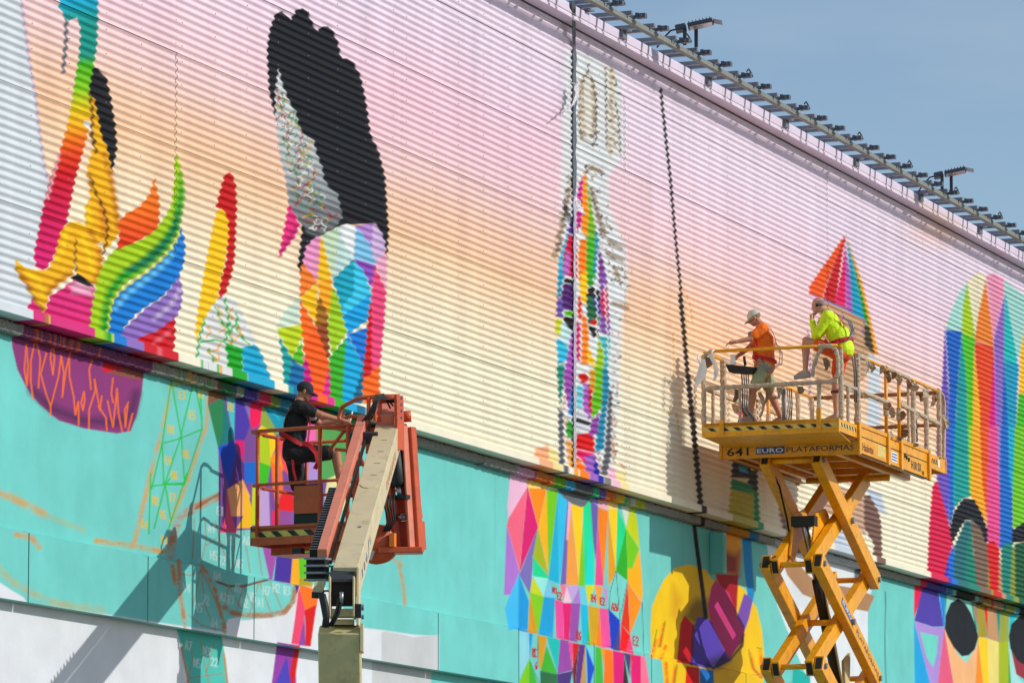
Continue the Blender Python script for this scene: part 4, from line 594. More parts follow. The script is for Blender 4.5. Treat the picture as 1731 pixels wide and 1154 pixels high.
def col_fascia(u, w, z):
    px, py = project(u, 0.2, z); c = np.tile(s2l((238, 224, 240)) * 0.93, (len(u), 1)); r = np.exp(-(((px - 1590) / 45) ** 2))[:, None] * 0.4 * (z < Z_B - 0.12)[:, None]
    return c * (1 - r) + s2l((232, 196, 150))[None] * 0.9 * r
fz = np.arange(UB0, UB1, 3.1)
for a, b in zip(fz[:-1], fz[1:]):
    profile_object('fascia', np.linspace(a + 0.003, b - 0.003, 6), [(-0.5, Z_B), (0.215, Z_B), (0.22, Z_B - 0.005), (0.22, Z_B - 0.130), (0.205, Z_B - 0.142), (0.205, Z_B - 0.150), (0.226, Z_B - 0.178), (0.226, Z_B - 0.205), (0.03, Z_B - 0.218)], col_fascia, M_FASC, wh)
fl = np.concatenate([[UB0], np.arange(U_of(-60), U_of(1770), 6.2), [UB1]])
for a, b in zip(fl[:-1], fl[1:]):
    us = cols_all[(cols_all > a + 0.01) & (cols_all < b - 0.01)]; us = np.concatenate([[a + .003], us, [b - .003]])
    profile_object('drip_flashing', us, [(-0.03, Z_A + 0.118), (0.03, Z_A + 0.112), (0.06, Z_A + 0.098), (0.062, Z_A + 0.004), (0.055, Z_A), (-0.2, Z_A - 0.006)], col_flash, M_FASC, wh)
# pebbled concrete edge under the flashing, in lengths with uneven lower arris
le = np.concatenate([np.arange(UB0, U_L, 3.0), np.arange(U_L, U_R, 2.6), np.arange(U_R, UB1, 3.0)])
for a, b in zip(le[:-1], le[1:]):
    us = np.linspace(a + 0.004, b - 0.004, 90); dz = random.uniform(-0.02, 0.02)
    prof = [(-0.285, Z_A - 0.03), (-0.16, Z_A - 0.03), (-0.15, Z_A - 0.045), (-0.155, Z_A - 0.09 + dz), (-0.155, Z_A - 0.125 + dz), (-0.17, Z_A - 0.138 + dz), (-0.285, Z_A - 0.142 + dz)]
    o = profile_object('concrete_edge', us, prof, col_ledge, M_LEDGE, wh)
    for v in o.data.vertices:
        v.co += Vector(mnoise.noise_vector(v.co * 14)) * 0.016
# flat wall below
zfine = np.arange(Z_P1 - 0.02, Z_A - 0.07, 0.0125)
grid_object('flat_wall', cols_all, zfine, np.full(len(zfine), -0.28), col_lower(-0.28), M_WALL, wh, False)
zb = np.concatenate([[0.0, 1.2], np.arange(2.4, Z_P0 + 0.03, 0.0145)])
grid_object('base_wall', cols_all[cols_all < U_of(1300)], zb, np.full(len(zb), -0.38), col_lower(-0.38), M_WALL, wh, False)
grid_object('base_wall', np.concatenate([cols_all[cols_all < U_of(1300)][-1:], np.arange(U_of(1300) + .2, UB1, 1.0)]), zb[[0, 1, 2, -1]], np.full(4, -0.38), col_lower(-0.38), M_WALL, wh, False)
pj = [UB0, U_of(-300), U_of(-120)] + [wall_at(x, 980, -0.2)[0] for x in (48, 250, 430, 741, 877, 1004, 1101, 1260, 1420, 1590, 1740)] + [UB1]
for a, b in zip(pj[:-1], pj[1:]):
    us = cols_all[(cols_all > a + 0.03) & (cols_all < b - 0.03)]; us = np.concatenate([[a + .013], us, [b - .013]])
    zs = np.concatenate([[Z_P0], np.arange(Z_P0 + 0.012, Z_P1, 0.0145)])
    pn = grid_object('wall_panel', us, zs, np.full(len(zs), -0.2), col_lower(-0.2), M_WALL, wh, False)
    mb = MB()
    for uu in (a + .013, b - .013): mb.add([W(uu, -0.2, Z_P0), W(uu, -0.4, Z_P0), W(uu, -0.4, Z_P1 - .02), W(uu, -0.2, Z_P1 - .02)], [(0, 1, 2, 3)])
    mb.add([W(a + .013, -0.2, Z_P0), W(b - .013, -0.2, Z_P0), W(b - .013, -0.37, Z_P0), W(a + .013, -0.37, Z_P0)], [(0, 1, 2, 3)])
    mb.build('return_edge', mat('panel_edge_paint', (120, 190, 182), 0.7), pn)
    us2 = us[::6] if us[-1] == us[::6][-1] else np.append(us[::6], us[-1])
    grid_object('sloped_top', us2, np.array([zs[-1], zs[-1] + 0.03]), np.array([-0.2, -0.285]), col_lower(-0.2), M_WALL, wh, False)
# teal box fixed to the wall behind the lift
bx0, bx1 = wall_at(1199, 900, -0.28)[0], wall_at(1226, 900, -0.06)[0]; zb1 = Z_A - 0.2; zb0 = wall_at(1215, 966, -0.06)[1]
M_TEALBOX = mat('teal_painted_metal', TEAL, 0.55, 0, 0.1, 4)
bxo = thing('wall_box', W(bx0, -0.28, zb0), 'narrow teal painted metal box fixed to wall beside the black painted line', 'box')
MB().box8([W(bx0, -0.275, zb0), W(bx1, -0.275, zb0), W(bx1, -0.04, zb0), W(bx0, -0.04, zb0), W(bx0, -0.275, zb1), W(bx1, -0.275, zb1), W(bx1, -0.04, zb1), W(bx0, -0.04, zb1)]).build('casing', M_TEALBOX, bxo, bevel=0.008)
MB().box8([W(bx0 + .05, -0.04, zb0 + .06), W(bx1 - .05, -0.04, zb0 + .06), W(bx1 - .05, -0.03, zb0 + .06), W(bx0 + .05, -0.03, zb0 + .06), W(bx0 + .05, -0.04, zb1 - .06), W(bx1 - .05, -0.04, zb1 - .06), W(bx1 - .05, -0.03, zb1 - .06), W(bx0 + .05, -0.03, zb1 - .06)]).build('cover_plate', M_TEALBOX, bxo)

# ------------------------------------------------------------------ roof edge rail on paired arms
rr = thing('roof_rail', W(U_of(1100), 0.2, Z_B), 'long grey-green rail held on paired grey arms along the roof edge', 'rail')
ua = U_of(820); ZR = Z_B + 0.038
arms = np.arange(ua, U_of(1731) + 6, 1.0)
for i, uu in enumerate(arms):
    a1 = MB().beam(W(uu, -0.25, ZR), W(uu, 0.78, ZR), 0.06, 0.06, D).build('arm', M_GALV, rr, bevel=0.006)
    a2 = MB().beam(W(uu + 0.3, -0.25, ZR - 0.004), W(uu + 0.3, 0.72, ZR - 0.004), 0.065, 0.05, D).build('arm', M_GALV, rr, bevel=0.006)
    c = MB(); c.obox(W(uu + 0.3, 0.83, ZR + 0.005), N, D, UP, 0.12, 0.10, 0.07); c.obox(W(uu + 0.30, 0.76, ZR + 0.01), N, D, UP, 0.05, 0.12, 0.08); c.tube([W(uu + 0.2, 0.83, ZR), W(uu + 0.4, 0.83, ZR)], 0.018, 6)
    c.build('clamp', mat('dark_grey_clamp', (92, 98, 108), 0.5, 0.2, 0.2, 20), a2)
    MB().obox(W(uu + 0.15, 0.10, ZR - 0.034), D, N, UP, 0.5, 0.10, 0.008).build('base_plate', M_GALV, rr)
    if i % 4 == 1:
        MB().obox(W(uu + 0.1, 0.24, Z_B - 0.03), D, N, UP, 0.20, 0.05, 0.16).obox(W(uu + 0.1, 0.30, Z_B + 0.02), D, N, UP, 0.16, 0.10, 0.03).build('mounting_bracket', M_GALV, rr)
    nx = uu + 1.0
    MB().obox(W(uu + 0.5, 0.66, ZR - 0.078), D, N, UP, 0.992, 0.085, 0.085).build('rail_section', M_RAIL, rr, bevel=0.008)
    if i % 3 == 0:
        p0 = W(uu + 0.1, 0.88, ZR + 0.03); MB().tube([p0, p0 + D * 0.1 + UP * 0.06, p0 + D * 0.22 + UP * 0.02, p0 + D * 0.3 - UP * 0.03], 0.012, 5).build('cable_loop', M_BLACK, rr, True)
def floodlight(px, py, label):
    t = at(px, py, 1).y; r = ray(px, py); s = (0.80 - PW) / r.dot(N); b = r * s + Vector((0, 0, EYE)); u0 = b.dot(D); zt = ZR + 0.27
    o = thing('floodlight', W(u0, 0.6, ZR + 0.03), label, 'floodlight', 'floodlights on the roof rail'); dk = mat('dark_lamp_grey', (70, 76, 86), 0.45, 0.3, 0.12, 9)
    H = zt - ZR
    for du in (0.0, 0.22): MB().beam(W(u0 + du, 0.72 + du * 0.5, ZR - 0.01), W(u0 + du, 0.72 + du * .5, ZR + H), 0.02, 0.055, D).build('post', dk, o)
    ax = (N * 0.94 + UP * 0.20 + D * 0.28).normalized(); ay = D.cross(ax); ay = (D - ax * D.dot(ax)).normalized(); az = ax.cross(ay)
    c = W(u0 + 0.1, 0.84, ZR + H + 0.04)
    h = MB().obox(c - ax * 0.21, ax, ay, az, 0.17, 0.24, 0.09).build('driver_box', dk, o, bevel=0.012)
    h2 = MB().obox(c + ax * 0.10, ax, ay, az, 0.40, 0.28, 0.06).build('housing', dk, o, bevel=0.01)
    for k in range(7): MB().obox(c + ax * (-0.07 + k * 0.055) + az * 0.045, ax, ay, az, 0.012, 0.24, 0.024).build('cooling_fin', dk, h2)
    MB().obox(c + ax * 0.10 - az * 0.035, ax, ay, az, 0.35, 0.24, 0.010).build('lens', mat('lamp_glass', (196, 190, 190), 0.15, 0.1, 0.1, 12), h2)
    MB().obox(c + ax * 0.36 - az * 0.02, (ax - az * 0.45).normalized(), ay, (az + ax * 0.45).normalized(), 0.16, 0.26, 0.008).build('visor', mat('bare_visor', (150, 152, 158), 0.35, 0.5), o)
    p = c - ax * 0.29; MB().tube([p, p - ax * 0.08 + UP * 0.0, p - ax * 0.2 - UP * 0.1, p - ax * 0.3 - UP * 0.22], 0.014, 6).build('power_cable', M_BLACK, o, True)
    return o
floodlight(1166, 88, 'dark floodlight on two posts at roof edge, the one nearer the hanging grey strip')
floodlight(1600, 328, 'dark floodlight on two posts at roof edge above the faint rust stain')

# ------------------------------------------------------------------ strip hanging down the tower, with torn plastic caught on it
us_, zt = wall_at(972, 300, 0.024); _, zl = wall_at(970, 800, 0.1)
stp = thing('hanging_strip', W(us_, 0.08, zl), 'grey vinyl strip hanging down the wall over the striped tower', 'strip')
pts = []; zz = Z_B + 0.03
while zz > zl:
    w = 0.26 if zz > Z_B - 0.05 else max(0.024, 0.26 - (Z_B - 0.05 - zz) * 0.5); pts.append((zz, w)); zz -= 0.045
mb = MB(); L_, R_ = [], []
for k, (z, w) in enumerate(pts):
    hw = (0.068 if k < len(pts) * .4 else 0.05) + 0.012 * math.sin(k * 0.9) + random.uniform(-.004, .004); u = us_ - 0.02 * (Z_B - z) / 7.0 - (w - 0.024) * 2.9 + random.uniform(-.006, .006); w += random.uniform(-.002, .002)
    L_.append(W(u - hw, w, z)); R_.append(W(u + hw, w + 0.006 * math.sin(k * 0.5), z))
cut = int(len(pts) * 0.40)
for a, b, nm, mt in ((0, cut, 'upper_strip', M_GREYST), (cut, len(pts) - 1, 'taped_strip', mat('shiny_taped_strip', (196, 190, 198), 0.18, 0.15, 0.35, 9, bump=0.9, bscale=16))):
    m2 = MB()
    for k in range(a, b): m2.add([L_[k], R_[k], R_[k + 1], L_[k + 1]], [(0, 1, 2, 3)]); m2.add([p - N * 0.006 for p in (L_[k], R_[k], R_[k + 1], L_[k + 1])], [(3, 2, 1, 0)])
    m2.build(nm, mt, stp)
MB().obox(W(us_, 0.16, Z_B + 0.035), D, N, UP, 0.2, 0.3, 0.03).build('clamp_plate', M_GALV, stp)
def crumple(name, label, cat, spine, width, material, w0, amp=0.03, group=None):
    """thin torn sheet hanging along a spine of photo points on the wall plane offset w0"""
    P = [wall_at(x, y, w0) for x, y in spine]; o = thing(name, W(P[0][0], w0, P[0][1]), label, cat, group); n = len(P); mb = MB(); rows = []
    for i, (u, z) in enumerate(P):
        t = i / (n - 1); row = []
        for k in range(5):
            a = (k - 2) / 2; wd = width * (0.25 + 0.75 * math.sin(math.pi * (0.12 + 0.8 * t)))
            row.append(W(u + a * wd * 0.9 + random.uniform(-.01, .01), w0 + random.uniform(-amp, amp) + 0.02, z + a * wd * 0.5 + random.uniform(-.015, .015)))
        rows.append(row)
    for A, B in zip(rows[:-1], rows[1:]):
        for k in range(4): mb.add([A[k], A[k + 1], B[k + 1], B[k]], [(0, 1, 2, 3)])
    mb.build('film', material, o, smooth=True); MB().tube([W(*P[0][:1], w0, P[0][1]) if False else W(P[0][0], w0, P[0][1]), W(P[0][0], w0 - 0.06, P[0][1] + 0.02)], 0.012, 6).build('knot', M_CLEAR, o, True)
    return o
def dens(p, k): return [(p[i][0] + (p[i + 1][0] - p[i][0]) * j / k, p[i][1] + (p[i + 1][1] - p[i][1]) * j / k) for i in range(len(p) - 1) for j in range(k)] + [p[-1]]
crumple('plastic_scrap', 'torn cloudy plastic flapping on the grey strip under the roof', 'plastic', dens([(972, 142), (974, 160), (966, 178), (952, 188), (945, 194)], 3), 0.10, M_CLEAR, 0.16)
crumple('plastic_scrap', 'torn cloudy plastic caught halfway down the strip over the rainbow tower', 'plastic', dens([(971, 333), (975, 345), (980, 355), (986, 363)], 3), 0.08, M_CLEAR, 0.16)
# ------------------------------------------------------------------ lettering
def text_mesh(name, txt, origin, right, up, height, material, parent, width=None, bold=0.0, out=0.004):
    """flat lettering standing proud of a surface: origin = lower left corner"""
    cu = bpy.data.curves.new(name, 'FONT'); cu.body = txt; cu.size = 1.0; cu.offset = bold; cu.extrude = 0.0; cu.resolution_u = 2
    tmp = bpy.data.objects.new('tmp_text', cu); col.objects.link(tmp); bpy.context.view_layer.update()
    me = bpy.data.meshes.new_from_object(tmp.evaluated_get(bpy.context.evaluated_depsgraph_get())); bpy.data.objects.remove(tmp); bpy.data.curves.remove(cu)
    n = len(me.vertices); a = np.empty(n * 3, np.float32); me.vertices.foreach_get('co', a); a = a.reshape(-1, 3)
    mn, mxv = a.min(0), a.max(0); sx = (width / (mxv[0] - mn[0])) if width else height / (mxv[1] - mn[1]); sy = height / (mxv[1] - mn[1])
    og = ORG[parent.name]; R, U_ = Vector(right).normalized(), Vector(up).normalized(); F = R.cross(U_)
    base = Vector(origin) + F * out - og; b = np.array(base)[None] + ((a[:, 0] - mn[0]) * sx)[:, None] * np.array(R)[None] + ((a[:, 1] - mn[1]) * sy)[:, None] * np.array(U_)[None]
    me.vertices.foreach_set('co', b.astype(np.float32).ravel()); me.update(); me.materials.clear(); me.materials.append(material)
    o = bpy.data.objects.new(name, me); col.objects.link(o); o.parent = parent; ORG[o.name] = og; return o

# ------------------------------------------------------------------ scissor lift
ANG = math.atan((3850 - CX) / math.hypot(FPX, HOR - CY)) 
SL = Vector((math.sin(ANG), math.cos(ANG), 0)); SM = Vector((math.cos(ANG), -math.sin(ANG), 0))     # long axis (away), width axis (out from the wall)
T_S = 72.8
SO = at(1301.5, 711, T_S) + SL * 1.0; FLOOR = SO.z
def S(l, m, z): return Vector((SO.x, SO.y, FLOOR)) + SL * l + SM * m + UP * z     # z measured from the platform floor
lift = thing('scissor_lift', Vector((SO.x, SO.y, 0)) + SL * 2.0, 'yellow scissor lift raised high with two workers on its tape-wrapped platform', 'scissor lift')
HW = 1.11; LM = 4.25; RZ = 1.13
def plate(name, pts, depth, m=M_YEL, par=lift, bev=0.0): return MB().prism(pts, depth).build(name, m, par, bevel=bev)
# sliding front deck
fd = MB().obox(S(-0.25, 0, -0.03), SL, SM, UP, 1.5, 2 * HW - 0.08, 0.05).build('front_deck', M_YEL, lift)
plate('front_skirt', [S(-1.0, -HW, 0.0), S(-1.0, HW, 0.0), S(-1.0, HW, -0.215), S(-1.0, -HW, -0.215)], SL * 0.03)
plate('deck_underside', [S(-0.97, -HW + .01, -0.215), S(-0.97, HW - .01, -0.215), S(0.0, HW - 0.1, -0.275), S(0.0, -HW + 0.1, -0.275)], UP * 0.012)
for m in (-HW, HW): plate('deck_side', [S(-0.97, m, 0.0), S(0.0, m, 0.0), S(0.0, m, -0.20), S(-0.97, m, -0.20)], SM * (0.02 if m < 0 else -0.02))
for k in range(11):
    a = -HW + 0.09 + k * 0.208
    if a + 0.16 > HW: break
    MB().prism([S(-1.004, a, -0.075), S(-1.004, a + 0.09, -0.075), S(-1.004, a + 0.155, -0.128), S(-1.004, a + 0.065, -0.128)], SL * 0.003).build('hazard_stripe', M_BLKPAINT, lift)
plate('hazard_tape', [S(-1.0018, -HW + .02, -0.07), S(-1.0018, HW - .02, -0.07), S(-1.0018, HW - .02, -0.133), S(-1.0018, -HW + .02, -0.133)], SL * 0.001, M_HAZY)
plate('hazard_tape', [S(-0.95, HW + .0008, -0.05), S(-0.08, HW + .0008, -0.05), S(-0.08, HW + .0008, -0.125), S(-0.95, HW + .0008, -0.125)], -SM * 0.0006, M_HAZY)
for k in range(6):
    a = -0.90 + k * 0.15; MB().prism([S(a, HW + .0024, -0.055), S(a + .07, HW + .0024, -0.055), S(a + .12, HW + .0024, -0.12), S(a + .05, HW + .0024, -0.12)], -SM * 0.0012).build('hazard_stripe', M_BLKPAINT, lift)
# main platform: floor, front plate, side panels
MB().obox(S(LM / 2, 0, -0.03), SL, SM, UP, LM, 2 * HW - 0.1, 0.06).build('platform_floor', M_YEL, lift)
plate('name_plate', [S(0.03, -HW - .05, -0.235), S(0.03, HW, -0.235), S(0.03, HW, -0.45), S(0.03, -HW - .05, -0.45)], SL * 0.05, bev=0.004)
text_mesh('lettering', '641', S(0.03, -HW + 0.08, -0.405), SM, UP, 0.125, M_BLKPAINT, lift, 0.36, 0.012)
MB().prism([S(0.0275, -HW + 0.56, -0.285), S(0.0275, -HW + 1.03, -0.285), S(0.0275, -HW + 1.03, -0.395), S(0.0275, -HW + 0.56, -0.395)], SL * 0.002).build('name_badge', M_BLUE, lift)
text_mesh('lettering', 'EURO', S(0.027, -HW + 0.58, -0.375), SM, UP, 0.07, M_WHITE, lift, 0.43, 0.012)
text_mesh('lettering', 'PLATAFORMAS', S(0.03, -HW + 1.06, -0.380), SM, UP, 0.082, M_NAVY, lift, 1.10, 0.0)
for sgn in (1, -1):
    m = HW * sgn; dv = SM * (-0.03 * sgn)
    plate('side_panel', [S(0.05, m, 0.03), S(LM, m, 0.03), S(LM, m, -0.42), S(0.05, m, -0.42)], dv)
    plate('top_lip', [S(0.03, m + .02 * sgn, 0.05), S(LM, m + .02 * sgn, 0.05), S(LM, m + .02 * sgn, -0.01), S(0.03, m + .02 * sgn, -0.01)], SM * (-0.06 * sgn), bev=0.004)
    plate('bottom_flange', [S(0.05, m + .015 * sgn, -0.42), S(LM, m + .015 * sgn, -0.42), S(LM, m - .12 * sgn, -0.42), S(0.05, m - .12 * sgn, -0.42)], UP * 0.012, M_YELD)
    for l in (0.06, 1.72, 2.48, 4.18): MB().obox(S(l, m + 0.018 * sgn, -0.20), SL, SM, UP, 0.10, 0.05, 0.50).build('panel_post', M_YEL, lift, bevel=0.005)
    MB().obox(S(2.1, m + 0.004 * sgn, -0.155), SL, SM, UP, 4.0, 0.006, 0.012).build('panel_groove', M_BLKPAINT, lift)
text_mesh('lettering', 'Haulotte', S(0.30, HW, -0.37), SL, UP, 0.13, mat('brown_red_marking', (120, 50, 34), 0.5), lift, 0.62, 0.01)
text_mesh('lettering', 'H18 SX', S(3.15, HW, -0.36), SL, UP, 0.14, M_BLKPAINT, lift, 0.6, 0.01)
plate('paper_notice', [S(1.95, HW + .004, -0.20), S(2.30, HW + .004, -0.20), S(2.30, HW + .004, -0.36), S(1.95, HW + .004, -0.36)], -SM * 0.002, M_WHITE)
for k in range(3): plate('notice_print', [S(1.98, HW + .007, -0.225 - k * .045), S(2.27, HW + .007, -0.225 - k * .045), S(2.27, HW + .007, -0.245 - k * .045), S(1.98, HW + .007, -0.245 - k * .045)], -SM * 0.002, M_BLUE)
plate('faded_sticker', [S(1.15, HW + .003, -0.18), S(1.6, HW + .003, -0.18), S(1.6, HW + .003, -0.36), S(1.15, HW + .003, -0.36)], -SM * 0.002, mat('faded_yellow_sticker', (220, 196, 110), 0.6, 0, 0.2, 12))
for l, z in ((2.75, -0.19), (2.85, -0.21), (2.98, -0.23)): MB().obox(S(l, HW + .01, z), SL, SM, UP, 0.05, 0.02, 0.06).build('latch', M_BLKPAINT, lift)
MB().tube([S(3.85, HW - .01, -0.36), S(3.85, HW + .012, -0.36)], 0.035, 12).build('round_cap', mat('dark_green_cap', (40, 60, 46), 0.5), lift)
# rear deck stub
MB().obox(S(LM + 0.55, 0, -0.06), SL, SM, UP, 1.1, 2 * HW - 0.06, 0.06).build('rear_deck', M_YEL, lift)
plate('rear_skirt', [S(LM, HW - .01, 0.02), S(LM + 1.1, HW - .01, 0.02), S(LM + 1.1, HW - .01, -0.22), S(LM, HW - .01, -0.22)], SM * -0.03)
plate('rear_end', [S(LM + 1.1, -HW, 0.02), S(LM + 1.1, HW, 0.02), S(LM + 1.1, HW, -0.22), S(LM + 1.1, -HW, -0.22)], SL * -0.03)
for k in range(4):
    a = LM + 0.10 + k * 0.12; MB().prism([S(a, HW - .006, -0.05), S(a + .05, HW - .006, -0.05), S(a + .10, HW - .006, -0.13), S(a + .05, HW - .006, -0.13)], -SM * 0.002).build('hazard_stripe', M_BLKPAINT, lift)
plate('white_tag', [S(LM + .58, HW - .005, -0.03), S(LM + .68, HW - .005, -0.03), S(LM + .68, HW - .005, -0.16), S(LM + .58, HW - .005, -0.16)], -SM * 0.002, M_WHITE)
# underside channels
for m in (-0.75, 0.75): MB().obox(S(LM / 2, m, -0.36), SL, SM, UP, LM - 0.1, 0.10, 0.16).build('frame_channel', M_YEL, lift)
for l in (0.6, 1.6, 2.6, 3.6): MB().obox(S(l, 0, -0.30), SL, SM, UP, 0.08, 2 * HW - .15, 0.14).build('cross_member', M_YEL, lift)
plate('under_strut', [S(0.2, -0.40, -0.455), S(LM - .2, -0.40, -0.455), S(LM - .2, -0.33, -0.455), S(0.2, -0.33, -0.455)], UP * 0.02, M_YELD)
# guard rails, wrapped in grimy tape
def wrap_pts(a, b, n): return [a + (b - a) * (i / n) + Vector((random.uniform(-1, 1), random.uniform(-1, 1), random.uniform(-1, 1))) * 0.003 for i in range(n + 1)]
def rail(name, a, b, r=0.024, wrapped=True, m=None):
    n = max(2, int((b - a).length / 0.035))
    if not wrapped: return MB().tube([a, b], r, 10).build(name, m or M_YEL, lift, True)
    return MB().tube(wrap_pts(a, b, n), [r * random.uniform(0.95, 1.35) + 0.003 for _ in range(n + 1)], 9).build(name, m or M_TAPE, lift)
fl_ = -0.98
rail('top_rail', S(fl_, -HW + .14, RZ), S(fl_, HW - 0.02, RZ), 0.027, False)
rail('top_rail_wrap', S(fl_, -HW + .05, RZ - .06), S(fl_, -HW + .16, RZ), 0.03); rail('top_rail_wrap', S(fl_, HW - .32, RZ), S(fl_, HW - .10, RZ - 0.01), 0.032)
rail('mid_rail', S(fl_, -HW + .02, 0.55), S(fl_, HW - .02, 0.57), 0.028)
rail('post', S(fl_, -HW + .03, 0), S(fl_, -HW + .03, RZ - .05), 0.03); rail('post', S(fl_, -HW + .33, -0.1), S(fl_, -HW + .33, 0.56), 0.03)
rail('post', S(fl_, -HW + .62, 0), S(fl_, -HW + .62, 0.56), 0.018); rail('post', S(fl_, HW - .32, 0.1), S(fl_, HW - .32, 0.57), 0.026)
for m_, z0, z1 in ((-HW + .33, -0.17, 0.04), (HW - .32, -0.17, 0.16)): MB().obox(S(fl_ - .02, m_, (z0 + z1) / 2), SL, SM, UP, 0.05, 0.07, z1 - z0).build('post_socket', M_YEL, lift)
# bent inner gate hoop by the near corner
hoop = [S(fl_, HW - .42, 0.66), S(fl_, HW - .40, 0.82), S(fl_, HW - .34, 1.0), S(fl_, HW - .24, 1.12), S(fl_, HW - .12, 1.13), S(fl_, HW - .04, 1.06), S(fl_, HW - .01, 0.92), S(fl_, HW - .01, 0.7), S(fl_, HW - .06, 0.6)]
MB().tube([p for i in range(len(hoop) - 1) for p in wrap_pts(hoop[i], hoop[i + 1], 4)[:-1]], [0.03 * random.uniform(.9, 1.3) for _ in range((len(hoop) - 1) * 4)], 9).build('gate_hoop', M_TAPE, lift)
rail('corner_post', S(fl_ + .12, HW, 0), S(fl_ + .12, HW, 1.1), 0.034)
for sgn in (1, -1):
    m = (HW - .01) * sgn
    rail('side_top_rail', S(fl_ + .12, m, RZ), S(-0.02, m, RZ), 0.026, False); rail('side_mid_rail', S(fl_ + .12, m, 0.56), S(0.0, m, 0.56), 0.026)
    rail('post', S(0.08, m, 0), S(0.08, m, 1.14), 0.042)
    rail('post', S(-0.45, m, 0), S(-0.45, m, 0.56), 0.022)
    rail('side_top_rail', S(0.10, m, RZ - .02), S(0.5, m, RZ - .02), 0.036); rail('side_top_rail', S(0.5, m, RZ - .02), S(1.7, m, RZ - .02), 0.027, False); rail('side_top_rail', S(1.7, m, RZ - .02), S(3.1, m, RZ - .02), 0.03); rail('side_top_rail', S(3.1, m, RZ - .02), S(4.9, m, RZ - .02), 0.026, False)
    rail('side_mid_rail', S(0.1, m, 0.56), S(1.7, m, 0.56), 0.03); rail('side_mid_rail', S(2.5, m, 0.62), S(5.0, m, 0.56), 0.03)
    for l, yel in ((1.72, True), (2.48, True), (3.35, False), (4.15, False), (4.95, False)):
        rail('post', S(l, m, 0.0), S(l, m, RZ - .03), 0.03 if yel else 0.034, not yel, None)
        if yel: rail('post_wrap', S(l, m, 0.35), S(l, m, 0.55), 0.036)
    if sgn == 1:
        rail('post', S(3.05, m, 0), S(3.05, m, RZ - .05), 0.018, True); b_ = [S(4.9, m, RZ), S(5.18, m, RZ - .05), S(5.26, m, RZ - .2), S(5.25, m, 0.6), S(5.2, m, 0.02)]
        MB().tube(b_, 0.034, 9, wob=0.15).build('rear_hoop', M_TAPE, lift)
rail('rear_top_rail', S(5.0, -HW, RZ - .03), S(5.0, HW, RZ - .03), 0.028, True, mat('grimy_brown_rail', (146, 100, 62), 0.75, 0, 0.25, 12, bump=0.4)); rail('rear_mid_rail', S(5.0, -HW, 0.56), S(5.0, HW, 0.56), 0.026, True, MATS['grimy_brown_rail'])
# control box with cables, hung on the front rail by the wall side
MB().prism([S(fl_ + .06, -HW + .36, 0.93), S(fl_ + .06, -HW + .86, 0.86), S(fl_ + .06, -HW + .80, 0.76), S(fl_ + .06, -HW + .42, 0.80)], SL * 0.22).build('control_box', M_BLACK, lift, bevel=0.012)
MB().tube([S(fl_ + .1, -HW + .68, 0.9), S(fl_ + .1, -HW + .66, 1.04)], 0.022, 8).build('joystick', M_BLACK, lift, True)
MB().obox(S(fl_ + .1, -HW + .48, 1.0), SL, SM, UP, 0.05, 0.07, 0.16).build('decal_card', M_WHITE, lift)
for k, c in enumerate(((40, 40, 44), (150, 146, 140), (96, 110, 120), (170, 164, 156))):
    x0 = -HW + .60 + k * 0.035; MB().tube([S(fl_ + .15, x0, 0.82), S(fl_ + .15, x0 + .02, 0.5), S(fl_ + .15, x0 + .01, 0.2), S(fl_ + .18, x0 + .16, 0.0)], 0.012, 6).build('cable', mat('cable_%d' % k, c, 0.5), lift, True)
MB().tube([S(fl_ + .1, HW - .92, 0.02), S(fl_ + .1, HW - .92, 0.5)], 0.028, 8).build('tube_bundle', M_GALV, lift, True)
for k, c in enumerate(((190, 190, 186), (110, 140, 160), (70, 72, 76))): MB().tube([S(fl_ + .08, HW - .86 + k * .035, 0.5), S(fl_ + .08, HW - .84 + k * .03, 0.25), S(fl_ + .08, HW - .88 + k * .04, 0.0)], 0.011, 6).build('cable', mat('hose_%d' % k, c, 0.4), lift, True)
for k in range(2): MB().tube([S(-0.25 + k * .15, HW, 1.1), S(-0.18 + k * .14, HW + .02, 0.8), S(-0.12 + k * .1, HW, 0.35)], 0.013, 6).build('cable', mat('grey_cable', (104, 104, 104), 0.5), lift, True)
MB().tube([S(3.55, HW - .05, 0.12), S(3.5, HW - .05, 0.62)], 0.055, 10).build('dark_canister', M_BLACK, lift, True)
